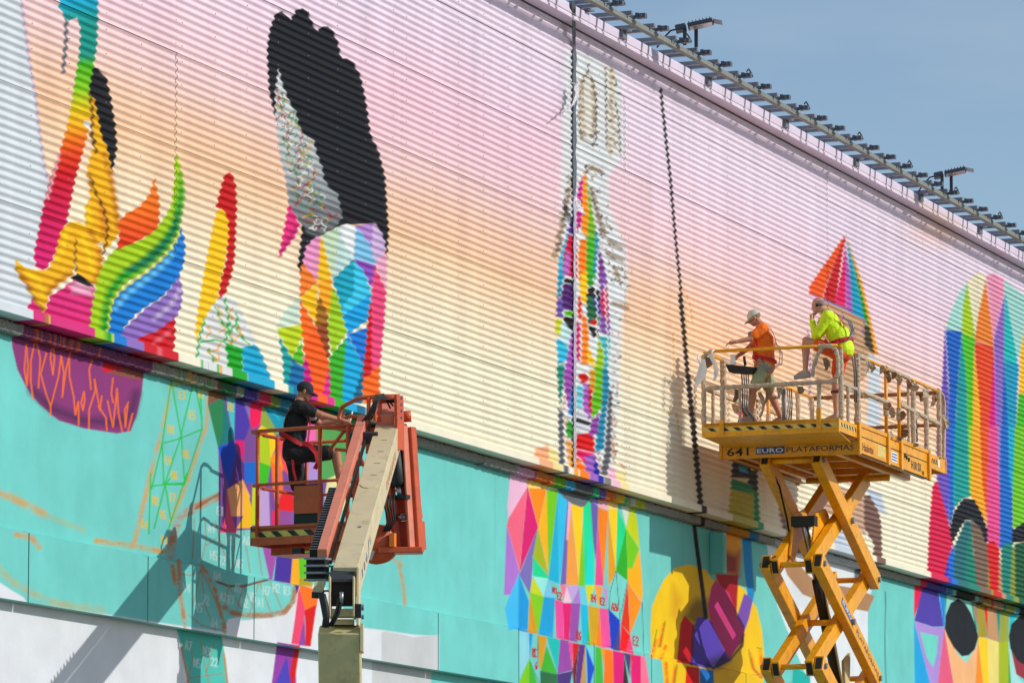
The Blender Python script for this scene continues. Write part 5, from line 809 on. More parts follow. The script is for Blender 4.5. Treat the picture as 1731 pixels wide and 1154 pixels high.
# torn wrap ends hanging from the rails
def rag(name, p, L, wd, m, ax, par):
    mb = MB(); n = 6; rows = []; tw = random.uniform(-1, 1)
    for i in range(n):
        t = i / (n - 1); c = p - UP * L * t + ax * 0.06 * math.sin(3 * t + tw) * L * 3; hw = wd * (0.35 + 0.65 * math.sin(math.pi * min(1, .25 + t * .7))) * random.uniform(.7, 1.2)
        d2 = (ax + SL * random.uniform(-.5, .5)).normalized(); rows.append((c - d2 * hw, c + SL * 0.012, c + d2 * hw))
    for A, B in zip(rows[:-1], rows[1:]):
        mb.add([A[0], A[1], B[1], B[0]], [(0, 1, 2, 3)]); mb.add([A[1], A[2], B[2], B[1]], [(0, 1, 2, 3)])
    return mb.build(name, m, par)
for l, m_, z, L, wd in ((0.45, HW, 1.08, .22, .05), (0.75, HW, 1.08, .16, .05), (1.3, HW, 1.1, .14, .05), (1.65, HW, 1.06, .2, .06), (2.0, HW, 1.08, .12, .05), (2.3, HW, 1.06, .16, .06), (2.9, HW, 1.05, .14, .05), (3.3, HW, 1.05, .13, .06), (3.9, HW, 1.06, .18, .06), (4.4, HW, 1.0, .2, .06), (1.6, HW, 0.54, .13, .06), (1.85, HW, 0.5, .18, .07), (2.45, HW, 0.5, .16, .06), (2.55, HW, 0.22, .14, .1), (1.78, HW, 0.1, .12, .06), (0.3, HW, 0.55, .1, .05), (-0.4, HW, 0.55, .09, .05), (fl_, -0.6, 0.52, .2, .05), (fl_, -0.1, 0.52, .24, .04), (fl_, 0.1, 0.52, .18, .05), (fl_, 0.45, 0.52, .12, .06), (fl_ + .3, -0.3, 0.5, .4, .04), (0.6, -HW, .5, .16, .06), (1.1, -HW, .5, .2, .06), (5.0, 0.4, .54, .12, .06), (5.0, 0.75, 1.08, .12, .06), (5.2, HW, .75, .22, .05), (fl_, -HW + .05, 1.05, .18, .10), (fl_, HW - .25, 0.95, .2, .05), (3.4, HW, .6, .14, .06), (2.2, HW, .06, .08, .1), (3.2, HW, .06, .06, .1)):
    rag('torn_wrap', S(l, m_ + 0.03 * (1 if m_ > 0 else 1), z), L, wd, random.choice((M_RAG, M_TAPE)), (SM if random.random() < .4 else (SL + SM).normalized()), lift)
# scissor arms
STZ = [-0.50, -2.13, -3.73, -5.33, -6.93, -8.53]; F0, R0 = 0.18, 3.28; MO, MI = 0.425, 0.275
for i in range(5):
    zt, zb_ = STZ[i], STZ[i + 1]
    for sgn in (-1, 1):
        e = (S(R0, 0, zb_) - S(F0, 0, zt)).normalized() * 0.09
        arm = MB().beam(S(F0, MO * sgn, zt) - e, S(R0, MO * sgn, zb_) + e, 0.155, 0.27, SM).build('outer_arm', M_YEL, lift, bevel=0.008)
        mid = (S(F0, MO * sgn, zt) + S(R0, MO * sgn, zb_)) / 2
        MB().tube([mid + SM * 0.07 * sgn, mid + SM * 0.13 * sgn], 0.05, 8).build('pivot_nut', M_GALV, arm)
        MB().tube([S(F0, MO * sgn + .06 * sgn, zt), S(F0, MO * sgn + .115 * sgn, zt)], 0.045, 8).build('pivot_nut', M_GALV, arm); MB().tube([S(R0, MO * sgn + .06 * sgn, zb_), S(R0, MO * sgn + .115 * sgn, zb_)], 0.045, 8).build('pivot_nut', M_GALV, arm)
        hole = S(F0, MO * sgn, zt) - e; t_ = e.normalized(); MB().obox(hole - t_ * 0.006, t_, SM, t_.cross(SM), 0.006, 0.10, 0.20).build('open_end_shade', M_DARKGAP, arm)  # dark plate on the solid arm, painted as the shaded hollow
        e2 = (S(F0, 0, zb_) - S(R0, 0, zt)).normalized() * 0.09
        ia = MB().beam(S(R0, MI * sgn, zt) - e2, S(F0, MI * sgn, zb_) + e2, 0.135, 0.26, SM).build('inner_arm', M_YEL, lift, bevel=0.008)
        t2 = e2.normalized(); MB().obox(S(F0, MI * sgn, zb_) + e2 + t2 * 0.006, t2, SM, t2.cross(SM), 0.006, 0.09, 0.20).build('open_end_shade', M_DARKGAP, ia)
        if i == 1 and sgn == 1:
            q = S(F0, MO, zt) + (S(R0, MO, zb_) - S(F0, MO, zt)) * 0.40; tt = (S(R0, MO, zb_) - S(F0, MO, zt)).normalized(); nn = SM.cross(tt); nn = nn if nn.z < 0 else -nn
            MB().obox(q + SM * 0.0792, tt, nn, SM, 0.62, 0.11, 0.003).build('name_badge', M_BLUE, arm); text_mesh('lettering', 'EURO', q - tt * 0.27 + nn * 0.03 + SM * 0.080, tt, -nn, 0.07, M_WHITE, arm, 0.54, 0.012, 0.003)
            text_mesh('lettering', 'PLATAFORMAS', q + tt * 0.62 + nn * 0.035 + SM * 0.0778, tt, -nn, 0.075, M_NAVY, arm, 1.4, 0.0, 0.003)
    MB().tube([S(F0, -MO, zb_), S(F0, MO, zb_)], 0.045, 10).build('cross_tube', M_YEL, lift, True); MB().tube([S(R0, -MO, zb_), S(R0, MO, zb_)], 0.045, 10).build('cross_tube', M_YEL, lift, True)
    cm = (S(F0, 0, zt) + S(R0, 0, zb_)) / 2; MB().tube([cm - SM * MO, cm + SM * MO], 0.05, 10).build('centre_pin', M_YEL, lift, True)
MB().tube([S(F0, -MO, STZ[0]), S(F0, MO, STZ[0])], 0.045, 10).build('cross_tube', M_YEL, lift, True); MB().tube([S(R0, -0.7, STZ[0] + .02), S(R0, 0.7, STZ[0] + .02)], 0.05, 10).build('cross_tube', M_YEL, lift, True)
# bracket and hydraulic ram
for sgn in (-1, 1): MB().prism([S(0.55, 0.16 * sgn, -1.95), S(0.80, 0.16 * sgn, -1.28), S(1.35, 0.16 * sgn, -1.15), S(1.55, 0.16 * sgn, -1.25), S(0.75, 0.16 * sgn, -2.05)], SM * 0.03 * sgn).build('ram_bracket', M_YEL, lift)
MB().obox(S(0.80, 0, -1.40), SL, SM, UP, 0.16, 0.40, 0.17).build('ram_head', M_BLACK, lift, bevel=0.012)
MB().tube([S(0.80, 0, -1.45), S(1.45, 0.02, -2.35)], 0.052, 14).build('ram_rod', M_STEEL, lift, True)
MB().tube([S(1.40, 0.02, -2.28), S(1.48, 0.02, -2.40), S(3.0, 0.02, -4.55)], 0.082, 16).build('ram_barrel', M_BLACK, lift, True)
MB().tube([S(1.42, 0.12, -2.3), S(1.9, 0.13, -3.1), S(2.6, 0.12, -4.1)], 0.018, 6).build('ram_hose', M_OLIVE, lift, True)
MB().tube([S(0.22, -0.40, -0.55), S(0.55, -0.33, -0.85), S(0.95, -0.34, -1.30), S(1.15, -0.34, -1.62), S(1.5, -0.3, -1.66)], 0.018, 6).build('hose', M_BLACK, lift, True)
MB().prism([S(2.4, 0.12, -3.5), S(2.75, 0.12, -3.35), S(2.7, 0.12, -3.9), S(2.45, 0.12, -4.0)], SM * 0.05).build('ram_lug', M_OLIVE, lift)
MB().tube([S(F0 - .08, -MO, -2.13), S(F0 - .12, -MO + .1, -2.08), S(F0 - .05, -MI, -2.0)], 0.02, 6).build('hose', M_BLACK, lift, True)
# chassis and wheels on the ground
gz = -FLOOR
MB().obox(S(1.75, 0, gz + 0.95), SL, SM, UP, 4.1, 1.7, 0.75).build('chassis', M_YEL, lift, bevel=0.03)
for l in (0.45, 3.05):
    for m in (-0.95, 0.95):
        wl_ = MB().tube([S(l, m - .16, gz + .48), S(l, m - .13, gz + .48), S(l, m + .13, gz + .48), S(l, m + .16, gz + .48)], [0.42, 0.48, 0.48, 0.42], 22).build('wheel', M_BLACK, lift, True)
        MB().tube([S(l, m - .17, gz + .48), S(l, m + .17, gz + .48)], 0.24, 14).build('rim', M_YEL, wl_, True)
# white rags on the front corner
for nm, px, py, L, wd, lab in (('white_rag', 1179, 607, .48, .07, 'limp white plastic rag hanging outside the corner post of the scissor lift'), ('white_rag', 1203, 598, .42, .05, 'narrow white plastic rag knotted inside the scissor lift corner post')):
    p = at(px, py, T_S - 0.05); o = thing(nm, p - UP * L, lab, 'rag')
    rag('cloth', p, L, wd, M_WHITERAG, SM, o); MB().tube([p, p + UP * 0.05 + SL * 0.03, p + UP * 0.07 + SL * 0.12], 0.014, 6).build('knot', M_WHITERAG, o, True)

# ------------------------------------------------------------------ articulated boom lift
AB = math.radians(120); E1 = Vector((math.sin(AB), math.cos(AB), 0)); E2 = Vector((-E1.y, E1.x, 0)); E2 = E2 if E2.y > 0 else -E2
T_B = 57.65; BO = at(423, 922, T_B)
def B(a, b, z): return BO + E1 * a + E2 * b + UP * z
boom = thing('boom_lift', Vector((BO.x + 1.5, BO.y - 4, 0)), 'orange and cream articulated boom lift with a lone painter in its basket', 'boom lift')
BL, BWd = 1.40, 1.22; FZ = 0.21; TR = 1.40
def brail(name, pts, r=0.021, m=M_ORG, par=boom): return MB().tube(pts, r, 10).build(name, m, par, True)
MB().obox(B(BL / 2, BWd / 2, FZ - 0.02), E1, E2, UP, BL, BWd, 0.03).build('basket_floor', M_ORG, boom)
MB().prism([B(0, 0, 0.0), B(BL * .62, 0, 0.0), B(BL * .62, 0, 0.235), B(0, 0, 0.235)], E2 * 0.02).build('toe_board', M_ORG, boom)
MB().prism([B(BL * .62 + .005, 0, 0.0), B(BL, 0, 0.0), B(BL, 0, 0.235), B(BL * .62 + .005, 0, 0.235)], E2 * 0.02).build('toe_board', M_ORG, boom)
MB().prism([B(0, BWd, 0.0), B(BL, BWd, 0.0), B(BL, BWd, 0.2), B(0, BWd, 0.2)], E2 * -0.02).build('toe_board', M_ORG, boom)
MB().prism([B(-.001, .0, 0.0), B(-.001, BWd, 0.0), B(-.001, BWd, 0.22), B(-.001, 0, 0.22)], E1 * 0.02).build('toe_board', M_ORG, boom)
MB().prism([B(0.01, -.0012, 0.092), B(BL * .61, -.0012, 0.092), B(BL * .61, -.0012, 0.165), B(0.01, -.0012, 0.165)], E2 * 0.001).build('hazard_tape', M_HAZY, boom)
for k in range(5):
    a = 0.06 + k * 0.235; MB().prism([B(a, -.004, 0.163), B(a + .10, -.004, 0.163), B(a + .18, -.004, 0.094), B(a + .08, -.004, 0.094)], E2 * 0.0025).build('hazard_stripe', M_BLKPAINT, boom)
MB().obox(B(BL * .45, BWd / 2, -0.05), E1, E2, UP, BL * .8, 0.5, 0.09).build('floor_beam', M_ORG, boom); MB().obox(B(BL * .75, BWd * .4, -0.13), E1, E2, UP, 0.6, 0.3, 0.12).build('floor_mount', M_ORG, boom)
MB().obox(B(0.66, 0.06, -0.09), E1, E2, UP, 0.12, 0.1, 0.07).build('foot_switch', M_BLACK, boom); MB().tube([B(0.78, 0.02, -0.11), B(1.05, 0.02, -0.1)], 0.011, 6).build('marker_cord', mat('lime_cord', (190, 230, 40), 0.5), boom, True)
brail('top_rail', [B(0.03, 0.30, TR), B(-0.02, 0.15, TR), B(0.0, 0.04, TR), B(0.08, 0, TR), B(0.95, 0, TR), B(1.35, 0.0, TR)], 0.024)
brail('top_rail', [B(0.02, 0.25, TR - .02), B(0.02, BWd, TR - .02), B(0.6, BWd, TR - .02)], 0.022); brail('top_rail', [B(0.6, BWd, TR - .02), B(BL, BWd, TR - .02), B(BL, 0.0, TR)], 0.022)
brail('mid_rail', [B(0.03, 0.25, 0.74), B(0.0, 0.06, 0.74), B(0.08, 0, 0.74), B(1.4, 0, 0.74)], 0.02); brail('mid_rail', [B(0.02, 0.25, 0.72), B(0.02, BWd, 0.72), B(BL, BWd, 0.72), B(BL, 0, 0.72)], 0.019)
for a, b in ((0.10, 0), (0.03, BWd * .45), (0.03, BWd), (1.00, 0), (BL, BWd), (BL * .55, BWd), (BL, 0)): brail('post', [B(a, b, 0.1), B(a, b, TR - .01)], 0.026)
MB().prism([B(0.62, 0.015, 0.70), B(0.98, 0.015, 0.70), B(0.98, 0.015, 0.36), B(0.62, 0.015, 0.36)], E2 * 0.02).build('document_box', M_ORG, boom)
MB().prism([B(0.60, 0.05, 0.72), B(1.0, 0.05, 0.72), B(1.0, 0.05, 0.22), B(0.60, 0.05, 0.22)], E2 * 0.02).build('dark_panel', M_BLACK, boom)
# raised control hoop at the right
hp = [B(1.30, 0.05, TR), B(1.22, .08, TR + .1), B(1.25, .1, TR + .24), B(1.45, .12, TR + .33), B(1.75, .15, TR + .35), B(1.95, .15, TR + .33)]
brail('control_hoop', hp, 0.026); brail('control_hoop_bar', [B(1.34, .1, TR + .12), B(1.95, .12, TR + .08)], 0.024); brail('control_hoop_post', [B(1.62, .12, TR + .34), B(1.62, .1, TR - .35)], 0.026)
brail('control_hoop_bar', [B(1.0, 0.02, TR), B(1.8, 0.05, TR - .08)], 0.026)
for a0, a1, z0, z1 in ((1.36, 1.10, TR - .02, TR - .28), (1.36, 1.62, TR - .02, TR - .55), (1.2, 1.5, TR - .28, TR - .32)): brail('brace', [B(a0, .04, z0), B(a1, .06, z1)], 0.022)
MB().obox(B(1.62, 0.3, TR - .1), E1, E2, UP, 0.34, 0.24, 0.26).build('control_console', M_BLACK, boom, bevel=0.02)
MB().prism([B(1.28, .3, 0.2), B(1.36, .3, 0.2), B(1.36, .3, 1.0), B(1.28, .3, 1.0)], E2 * .03).build('gate_bar', M_ORG, boom); MB().prism([B(1.48, .3, 0.2), B(1.56, .3, 0.2), B(1.56, .3, 1.0), B(1.48, .3, 1.0)], E2 * .03).build('gate_bar', M_ORG, boom)
brail('gate_bar', [B(1.36, .3, 0.95), B(1.5, .3, 0.95)], 0.02); brail('gate_bar', [B(1.36, .3, 0.62), B(1.62, .3, 0.58), B(1.7, .3, 0.4)], 0.02)
# main boom: cream box from the elbow E up to the head T
T_T, T_E = 56.5, 51.6
PT = at(655, 716, T_T); PE = at(584, 958, T_E); bt = (PT - PE).normalized(); bs = bt.cross(UP).normalized(); bn = bs.cross(bt); bn = bn if bn.z > 0 else -bn
def beamq(name, a, b, w, h, m, par=boom, bev=0.006, side=None): return MB().beam(a, b, w, h, side or bs).build(name, m, par, bevel=bev)
mb_ = beamq('upper_boom', PE - bn * 0.17, PT - bn * 0.17, 0.275, 0.34, M_BEIGE)
for k in range(5): 
    q = PE + (PT - PE) * (0.62 + k * 0.085); MB().obox(q + bs * 0.02 + bn * 0.003, bt, bs, bn, 0.02, 0.07, 0.012).build('weld_bead', M_OLIVE, mb_)
q = PE + (PT - PE) * 0.55; MB().tube([q - bs * 0.11 + bn * .002, q - bs * 0.07 - bt * 0.10 + bn * .002, q - bt * 0.14 + bn * .002, q + bs * 0.07 - bt * 0.10 + bn * .002, q + bs * 0.1 + bn * .002], 0.008, 5).build('weld_bead', M_OLIVE, mb_)
q = PE + (PT - PE) * 0.26; MB().tube([q + bs * .03 + bn * 0.0, q + bs * .03 + bn * 0.01], 0.02, 8).build('bolt', M_GALV, mb_)
# scraped lettering on the lit flank
random.seed(5)
for k in range(14):
    q = PE + bt * (0.25 + k * 0.085) + bs * 0.1392 - bn * random.uniform(.1, .2); MB().prism([q, q + bt * .05 + bn * .02, q + bt * .09 - bn * .06, q + bt * .03 - bn * .09], bs * 0.002).build('scraped_mark', M_GALV if k % 3 else M_WHITE, mb_)
for k in range(7):
    q = PE + (PT - PE) * 0.66 + bt * k * 0.19 + bs * 0.1392 - bn * 0.16; MB().prism([q, q + bt * .11, q + bt * .10 - bn * .12, q + bt * .02 - bn * .10], bs * 0.002).build('faded_letter', mat('faded_red_print', (206, 140, 104), 0.6, 0, 0.3, 20), mb_)
# head of the boom
h0 = at(652, 700, T_T); hd = beamq('boom_head', h0 - bt * 0.1 - bn * .12, h0 + bt * 0.5 - bn * .12, 0.21, 0.30, M_ORGF)
MB().tube([at(641, 674, T_T), at(676, 673, T_T)], 0.055, 14).build('head_roller', M_ORG, boom, True)
for x, y0, y1 in ((637, 672, 712), (674, 668, 760)): MB().beam(at(x, y0, T_T - .1), at(x + 2, y1, T_T - .1), 0.035, 0.16, E1).build('head_plate', M_ORG, boom)
for k in range(4): MB().tube([at(677, 672 + k * 11, T_T - .2), at(680, 672 + k * 11, T_T - .2)], 0.022, 8).build('head_bolt', M_GALV, boom)
for k in range(4):
    MB().tube([at(612 + k * 5, 712 - k, T_T - .3), at(622 + k * 4, 700 - k * 2, T_T - .35), at(630 + k * 3, 684 - k * 2, T_T - .3), at(636 + k * 2, 668 + k * 2, T_T - .2), at(648 + k * 2, 666 + k * 3, T_T - .1), at(660 + k * 5, 690 - k * 4, T_T)], 0.011, 7).build('hose', M_BLACK, boom, True)
# side link bar and cable track, left of the boom
a_, b_ = at(545, 936, T_E + .5), at(613, 710, T_T + .1)
beamq('link_bar', a_, b_, 0.11, 0.12, M_ORGF)
beamq('cable_track_cover', a_ + bs * .085 - bn * .09, b_ + bs * .08 - bn * .07, 0.03, 0.06, M_BLACK)
ct = (b_ - a_)
for k in range(26):
    q = a_ + ct * (0.01 + k * 0.0175) - bs * 0.10 - bn * 0.02
    MB().obox(q, bt, bs, bn, 0.035, 0.09, 0.12).build('track_link', M_BLACK, boom)
    MB().obox(q + bn * .062, bt, bs, bn, 0.012, 0.09, 0.008).build('track_rung', M_GALV, boom)
for k in range(4): MB().obox(at(537, 944 + k * 12, T_E + .2), bs, E2, UP, 0.24, 0.12, 0.022).build('track_bracket', M_GALV, boom)
MB().obox(at(537, 962, T_E + .3), bs, E2, UP, 0.2, 0.1, 0.26).build('track_bundle', M_BLACK, boom)
MB().obox(at(615, 740, T_T - .4), bs, bn, bt, 0.34, 0.14, 0.05).build('boom_clamp', mat('dark_clamp_steel', (64, 66, 72), 0.5, 0.3), boom)
# jib: twin bars hanging from the head to the basket mount
T_J = 57.1
for x0, y0, x1, y1, w in ((664, 690, 683, 838, .11), (681, 716, 693, 838, .05), (694, 722, 708, 932, .09), (655, 800, 668, 930, .11)):
    MB().beam(at(x0, y0, T_J), at(x1, y1, T_J), w, 0.12, E1).build('jib_bar', M_ORG, boom, bevel=0.006)
MB().beam(at(684, 720, T_J - .1), at(697, 930, T_J - .1), 0.022, 0.13, E1).build('jib_edge', M_ORGF, boom)
MB().tube([at(681, 704, T_J), at(695, 703, T_J)], 0.07, 12).build('jib_pin', M_ORG, boom, True)
MB().prism([at(664, 842, T_J + .1), at(693, 842, T_J + .1), at(697, 872, T_J + .1), at(667, 872, T_J + .1)], E2 * 0.25).build('jib_box', M_ORG, boom)
MB().prism([at(667, 882, T_J + .1), at(700, 878, T_J + .1), at(703, 926, T_J + .1), at(668, 926, T_J + .1)], E2 * 0.25).build('jib_box', M_ORG, boom)
MB().tube([at(672, 874, T_J), at(694, 873, T_J)], 0.045, 10).build('jib_pivot', M_STEEL, boom, True)
MB().beam(at(640, 931, T_J - .05), at(715, 930, T_J - .05), 0.07, 0.3, UP).build('jib_foot', M_ORG, boom, bevel=0.01)
MB().tube([at(636, 920, T_J - .15), at(642, 919, T_J + .3)], 0.24, 24).build('rotator', M_ORG, boom, True)
MB().tube([at(665, 742, T_J - .1), at(672, 816, T_J - .1), at(673, 822, T_J - .1)], [0.09, 0.095, 0.07], 14).build('jib_cylinder', M_BLACK, boom, True); MB().tube([at(673, 818, T_J - .1), at(677, 842, T_J - .1)], 0.035, 10).build('jib_rod', M_STEEL, boom, True)
MB().obox(at(678, 840, T_J - .15), E1, E2, UP, 0.2, 0.1, 0.05).build('rod_eye', M_BLACK, boom)
for k in range(4): MB().tube([at(654 + k * 4, 836, T_J - .2), at(650 + k * 5, 855, T_J - .25), at(656 + k * 4, 880, T_J - .2), at(648 + k * 3, 898, T_J - .2)], 0.012, 6).build('hose', M_BLACK, boom, True)
MB().obox(at(664, 912, T_J - .2), E1, E2, UP, 0.07, 0.05, 0.16).build('warning_sticker', mat('orange_sticker', (250, 130, 30), 0.5), boom); MB().tube([at(624, 945, T_J - .2), at(630, 930, T_J - .2)], 0.03, 8).build('valve', M_GALV, boom)
# elbow and lower boom
MB().prism([at(556, 983, T_E - .1), at(599, 983, T_E - .1), at(600, 960, T_E + .1), at(560, 960, T_E + .1)], UP * 0.03).build('elbow_cover', mat('dark_grey_cover', (58, 60, 66), 0.6), boom)
MB().obox(at(577, 1003, T_E + .05), E1.cross(UP).cross(UP) if False else Vector((1, 0, 0)), Vector((0, 1, 0)), UP, 0.25, 0.2, 0.26).build('boom_mouth_shade', M_DARKGAP, boom)  # solid dark block painted as the shade inside the boom
for x in (558.5, 599): MB().obox(at(x, 1010, T_E), Vector((1, 0, 0)), Vector((0, 1, 0)), UP, 0.022, 0.46, 0.44).build('elbow_cheek', M_BEIGE, boom, bevel=0.006)
MB().obox(at(606, 1010, T_E + .2), Vector((1, 0, 0)), Vector((0, 1, 0)), UP, 0.03, 0.5, 0.64).build('elbow_cheek', M_BEIGE, boom, bevel=0.006)
MB().obox(at(578, 1036, T_E + .05), Vector((1, 0, 0)), Vector((0, 1, 0)), UP, 0.27, 0.3, 0.08).build('elbow_block', M_OLIVE, boom); MB().obox(at(580, 1052, T_E + .2), Vector((1, 0, 0)), Vector((0, 1, 0)), UP, 0.24, 0.3, 0.06).build('elbow_block', M_BEIGE, boom)
MB().obox(at(605, 1032, T_E - .3), Vector((1, 0, 0)), Vector((0, 1, 0)), UP, 0.07, 0.08, 0.15).build('elbow_valve', M_BLACK, boom); MB().tube([at(611, 1026, T_E - .2), at(615, 1026, T_E - .2)], 0.035, 8).build('pivot_nut', M_GALV, boom); MB().tube([at(611, 1042, T_E - .2), at(615, 1042, T_E - .2)], 0.025, 8).build('pivot_nut', M_GALV, boom)
for pts, r in (([(578, 1005), (577, 1018), (572, 1036), (560, 1058)], .018), ([(573, 1010), (571, 1022), (566, 1040), (556, 1058)], .014), ([(545, 1004), (549, 1018), (552, 1036), (551, 1060)], .035), ([(541, 1002), (545, 1022), (549, 1044), (547, 1060)], .022), ([(556, 998), (548, 998), (544, 1006)], .012)):
    MB().tube([at(x, y, T_E - .35) for x, y in pts], r, 8).build('hose', M_BLACK, boom, True)
MB().tube([at(577.5, 1000, T_E - .35), at(577, 1018, T_E - .35)], 0.022, 8).build('hose_fitting', M_STEEL, boom, True)
MB().prism([at(533, 982, T_E), at(551, 982, T_E), at(545, 1003, T_E - .1), at(527, 1002, T_E - .1)], Vector((0, 0.06, 0))).build('side_plate', M_OLIVE, boom); MB().tube([at(527, 1005, T_E - .1), at(546, 1006, T_E - .1)], 0.035, 8).build('roller', M_BLACK, boom, True)
lb_t = at(573, 1060, T_E - .25); lb_b = Vector((lb_t.x + 0.02, lb_t.y + 1.3, 1.2))
lo = MB().beam(lb_t + Vector((0, .25, 0)), lb_b + Vector((0, .25, 0)), 0.46, 0.42, Vector((1, 0, 0))).build('lower_boom', M_OLIVE, boom, bevel=0.012)
MB().obox(lb_t + Vector((0.245, 0.25, -0.1)), Vector((1, 0, 0)), Vector((0, 1, 0)), UP, 0.03, 0.4, 0.3).build('side_gusset', M_BEIGE, lo)
bc = Vector((lb_b.x, lb_b.y + .6, 0))
MB().obox(bc + UP * 1.25, SL, SM, UP, 2.6, 1.9, 0.9).build('turret', M_ORG, boom, bevel=0.05); MB().obox(bc + UP * 0.62, SL, SM, UP, 3.0, 1.5, 0.4).build('chassis', mat('dark_chassis', (60, 60, 62), 0.6), boom, bevel=0.03)
for l in (-1.1, 1.1):
    for m in (-.95, .95):
        c = bc + SL * l + SM * m + UP * 0.48; w_ = MB().tube([c - SM * .17, c - SM * .13, c + SM * .13, c + SM * .17], [0.4, 0.48, 0.48, 0.4], 22).build('wheel', M_BLACK, boom, True); MB().tube([c - SM * .18, c + SM * .18], 0.24, 14).build('rim', M_BEIGE, w_, True)
# ------------------------------------------------------------------ people
def uv_ball(c, ax, ay, az, seg=14, rings=9):
    c = Vector(c); vs = [c + Vector(az)]; fs = []
    for i in range(1, rings):
        th = math.pi * i / rings
        for k in range(seg):
            a = 2 * math.pi * k / seg; vs.append(c + Vector(ax) * (math.sin(th) * math.cos(a)) + Vector(ay) * (math.sin(th) * math.sin(a)) + Vector(az) * math.cos(th))
    vs.append(c - Vector(az)); n = len(vs)
    for k in range(seg):
        k2 = (k + 1) % seg; fs.append((0, 1 + k, 1 + k2)); fs.append((n - 1, 1 + (rings - 2) * seg + k2, 1 + (rings - 2) * seg + k))
        for i in range(rings - 2): fs.append((1 + i * seg + k, 1 + (i + 1) * seg + k, 1 + (i + 1) * seg + k2, 1 + i * seg + k2))
    return vs, fs
def ball(mb, c, r, flat=None):
    rx, ry, rz = (r, r, r) if not hasattr(r, '__len__') else r
    mb.add(*uv_ball(c, (rx, 0, 0), (0, ry, 0), (0, 0, rz)))
def limb(mb, a, b, ra, rb, wide=1.0, wax=(0, 1, 0)):
    """tapered limb of overlapping balls swept into one closed tube; wide flattens or widens it along wax"""
    a = Vector(a); b = Vector(b); n = 7; t = (b - a); L = t.length; t = t / L if L > 1e-6 else Vector((0, 0, 1))
    x = Vector(wax) - t * Vector(wax).dot(t); x = x.normalized() if x.length > 1e-3 else t.orthogonal().normalized(); y = t.cross(x); seg = 14; rows = []
    prof = [(-ra * .97, ra * .25), (-ra * .7, ra * .72), (-ra * .3, ra * .96)] + [(L * i / n, ra + (rb - ra) * i / n) for i in range(n + 1)] + [(L + rb * .3, rb * .96), (L + rb * .7, rb * .72), (L + rb * .97, rb * .25)]
    vs, fs = [], []
    for d, r in prof:
        for k in range(seg):
            q = 2 * math.pi * k / seg; vs.append(a + t * d + x * (r * wide * math.cos(q)) + y * (r * math.sin(q)))
    m = len(prof)
    for i in range(m - 1):
        for k in range(seg):
            k2 = (k + 1) % seg; fs.append((i * seg + k, i * seg + k2, (i + 1) * seg + k2, (i + 1) * seg + k))
    fs.append(tuple(reversed(range(seg)))); fs.append(tuple((m - 1) * seg + k for k in range(seg))); mb.add(vs, fs)
def fuse(name, mb, voxel, material, parent, xf, smooth_it=4, wrinkle=0.0, wfreq=14.0):
    """melt overlapping closed volumes into one continuous skin"""
    me = bpy.data.meshes.new('tmp'); me.from_pydata([tuple(v) for v in mb.v], [], mb.f)
    bm = bmesh.new(); bm.from_mesh(me); bmesh.ops.recalc_face_normals(bm, faces=bm.faces); bm.to_mesh(me); bm.free()
    tmp = bpy.data.objects.new('tmp_body', me); col.objects.link(tmp); r = tmp.modifiers.new('r', 'REMESH'); r.mode = 'VOXEL'; r.voxel_size = voxel
    s = tmp.modifiers.new('s', 'SMOOTH'); s.factor = 0.5; s.iterations = smooth_it
    bpy.context.view_layer.update(); out = bpy.data.meshes.new_from_object(tmp.evaluated_get(bpy.context.evaluated_depsgraph_get()))
    bpy.data.objects.remove(tmp); bpy.data.meshes.remove(me); og = ORG[parent.name]; out.name = name
    if wrinkle:
        nr = [v.normal.copy() for v in out.vertices]
        for v, nv in zip(out.vertices, nr):
            p = v.co; f = mnoise.noise(Vector((p.x * wfreq, p.y * wfreq, p.z * wfreq * 0.55 + p.x * 6))) + 0.5 * mnoise.noise(p * wfreq * 2.2)
            v.co = p + nv * f * wrinkle
    for v in out.vertices: v.co = xf(v.co) - og
    out.update(); out.shade_smooth(); out.materials.clear(); out.materials.append(material)
    o = bpy.data.objects.new(name, out); col.objects.link(o); o.parent = parent; ORG[o.name] = og; return o
def hand(mb, wrist, fdir, palm_n, side, curl=0.5, spread=1.0):
    """palm, four unequal bent fingers and a thumb; fdir: pointing direction, palm_n: out of the palm, side: towards the thumb"""
    f = Vector(fdir).normalized(); pn = Vector(palm_n); pn = (pn - f * pn.dot(f)).normalized(); sd = f.cross(pn); sd = sd if sd.dot(Vector(side)) > 0 else -sd; w = Vector(wrist)
    limb(mb, w, w + f * 0.075, 0.026, 0.030, 1.35, sd)
    for k, (o, L) in enumerate(((0.030, .070), (0.010, .078), (-0.011, .072), (-0.031, .056))):
        b = w + f * 0.085 + sd * o; c1 = (f * math.cos(curl) + pn * math.sin(curl) + sd * o * 2.0 * spread).normalized(); c2 = (f * math.cos(curl * 2.1) + pn * math.sin(curl * 2.1)).normalized()
        limb(mb, b, b + c1 * L * .55, 0.0105, 0.0095); limb(mb, b + c1 * L * .55, b + c1 * L * .55 + c2 * L * .5, 0.0095, 0.0082)
    tb = w + f * 0.025 + sd * 0.030; td = (f * .75 + sd * .6 + pn * .35 * curl).normalized(); limb(mb, tb, tb + td * 0.045, 0.0135, 0.012); limb(mb, tb + td * .045, tb + td * .045 + (td * .7 + f * .5).normalized() * 0.03, 0.0115, 0.009)
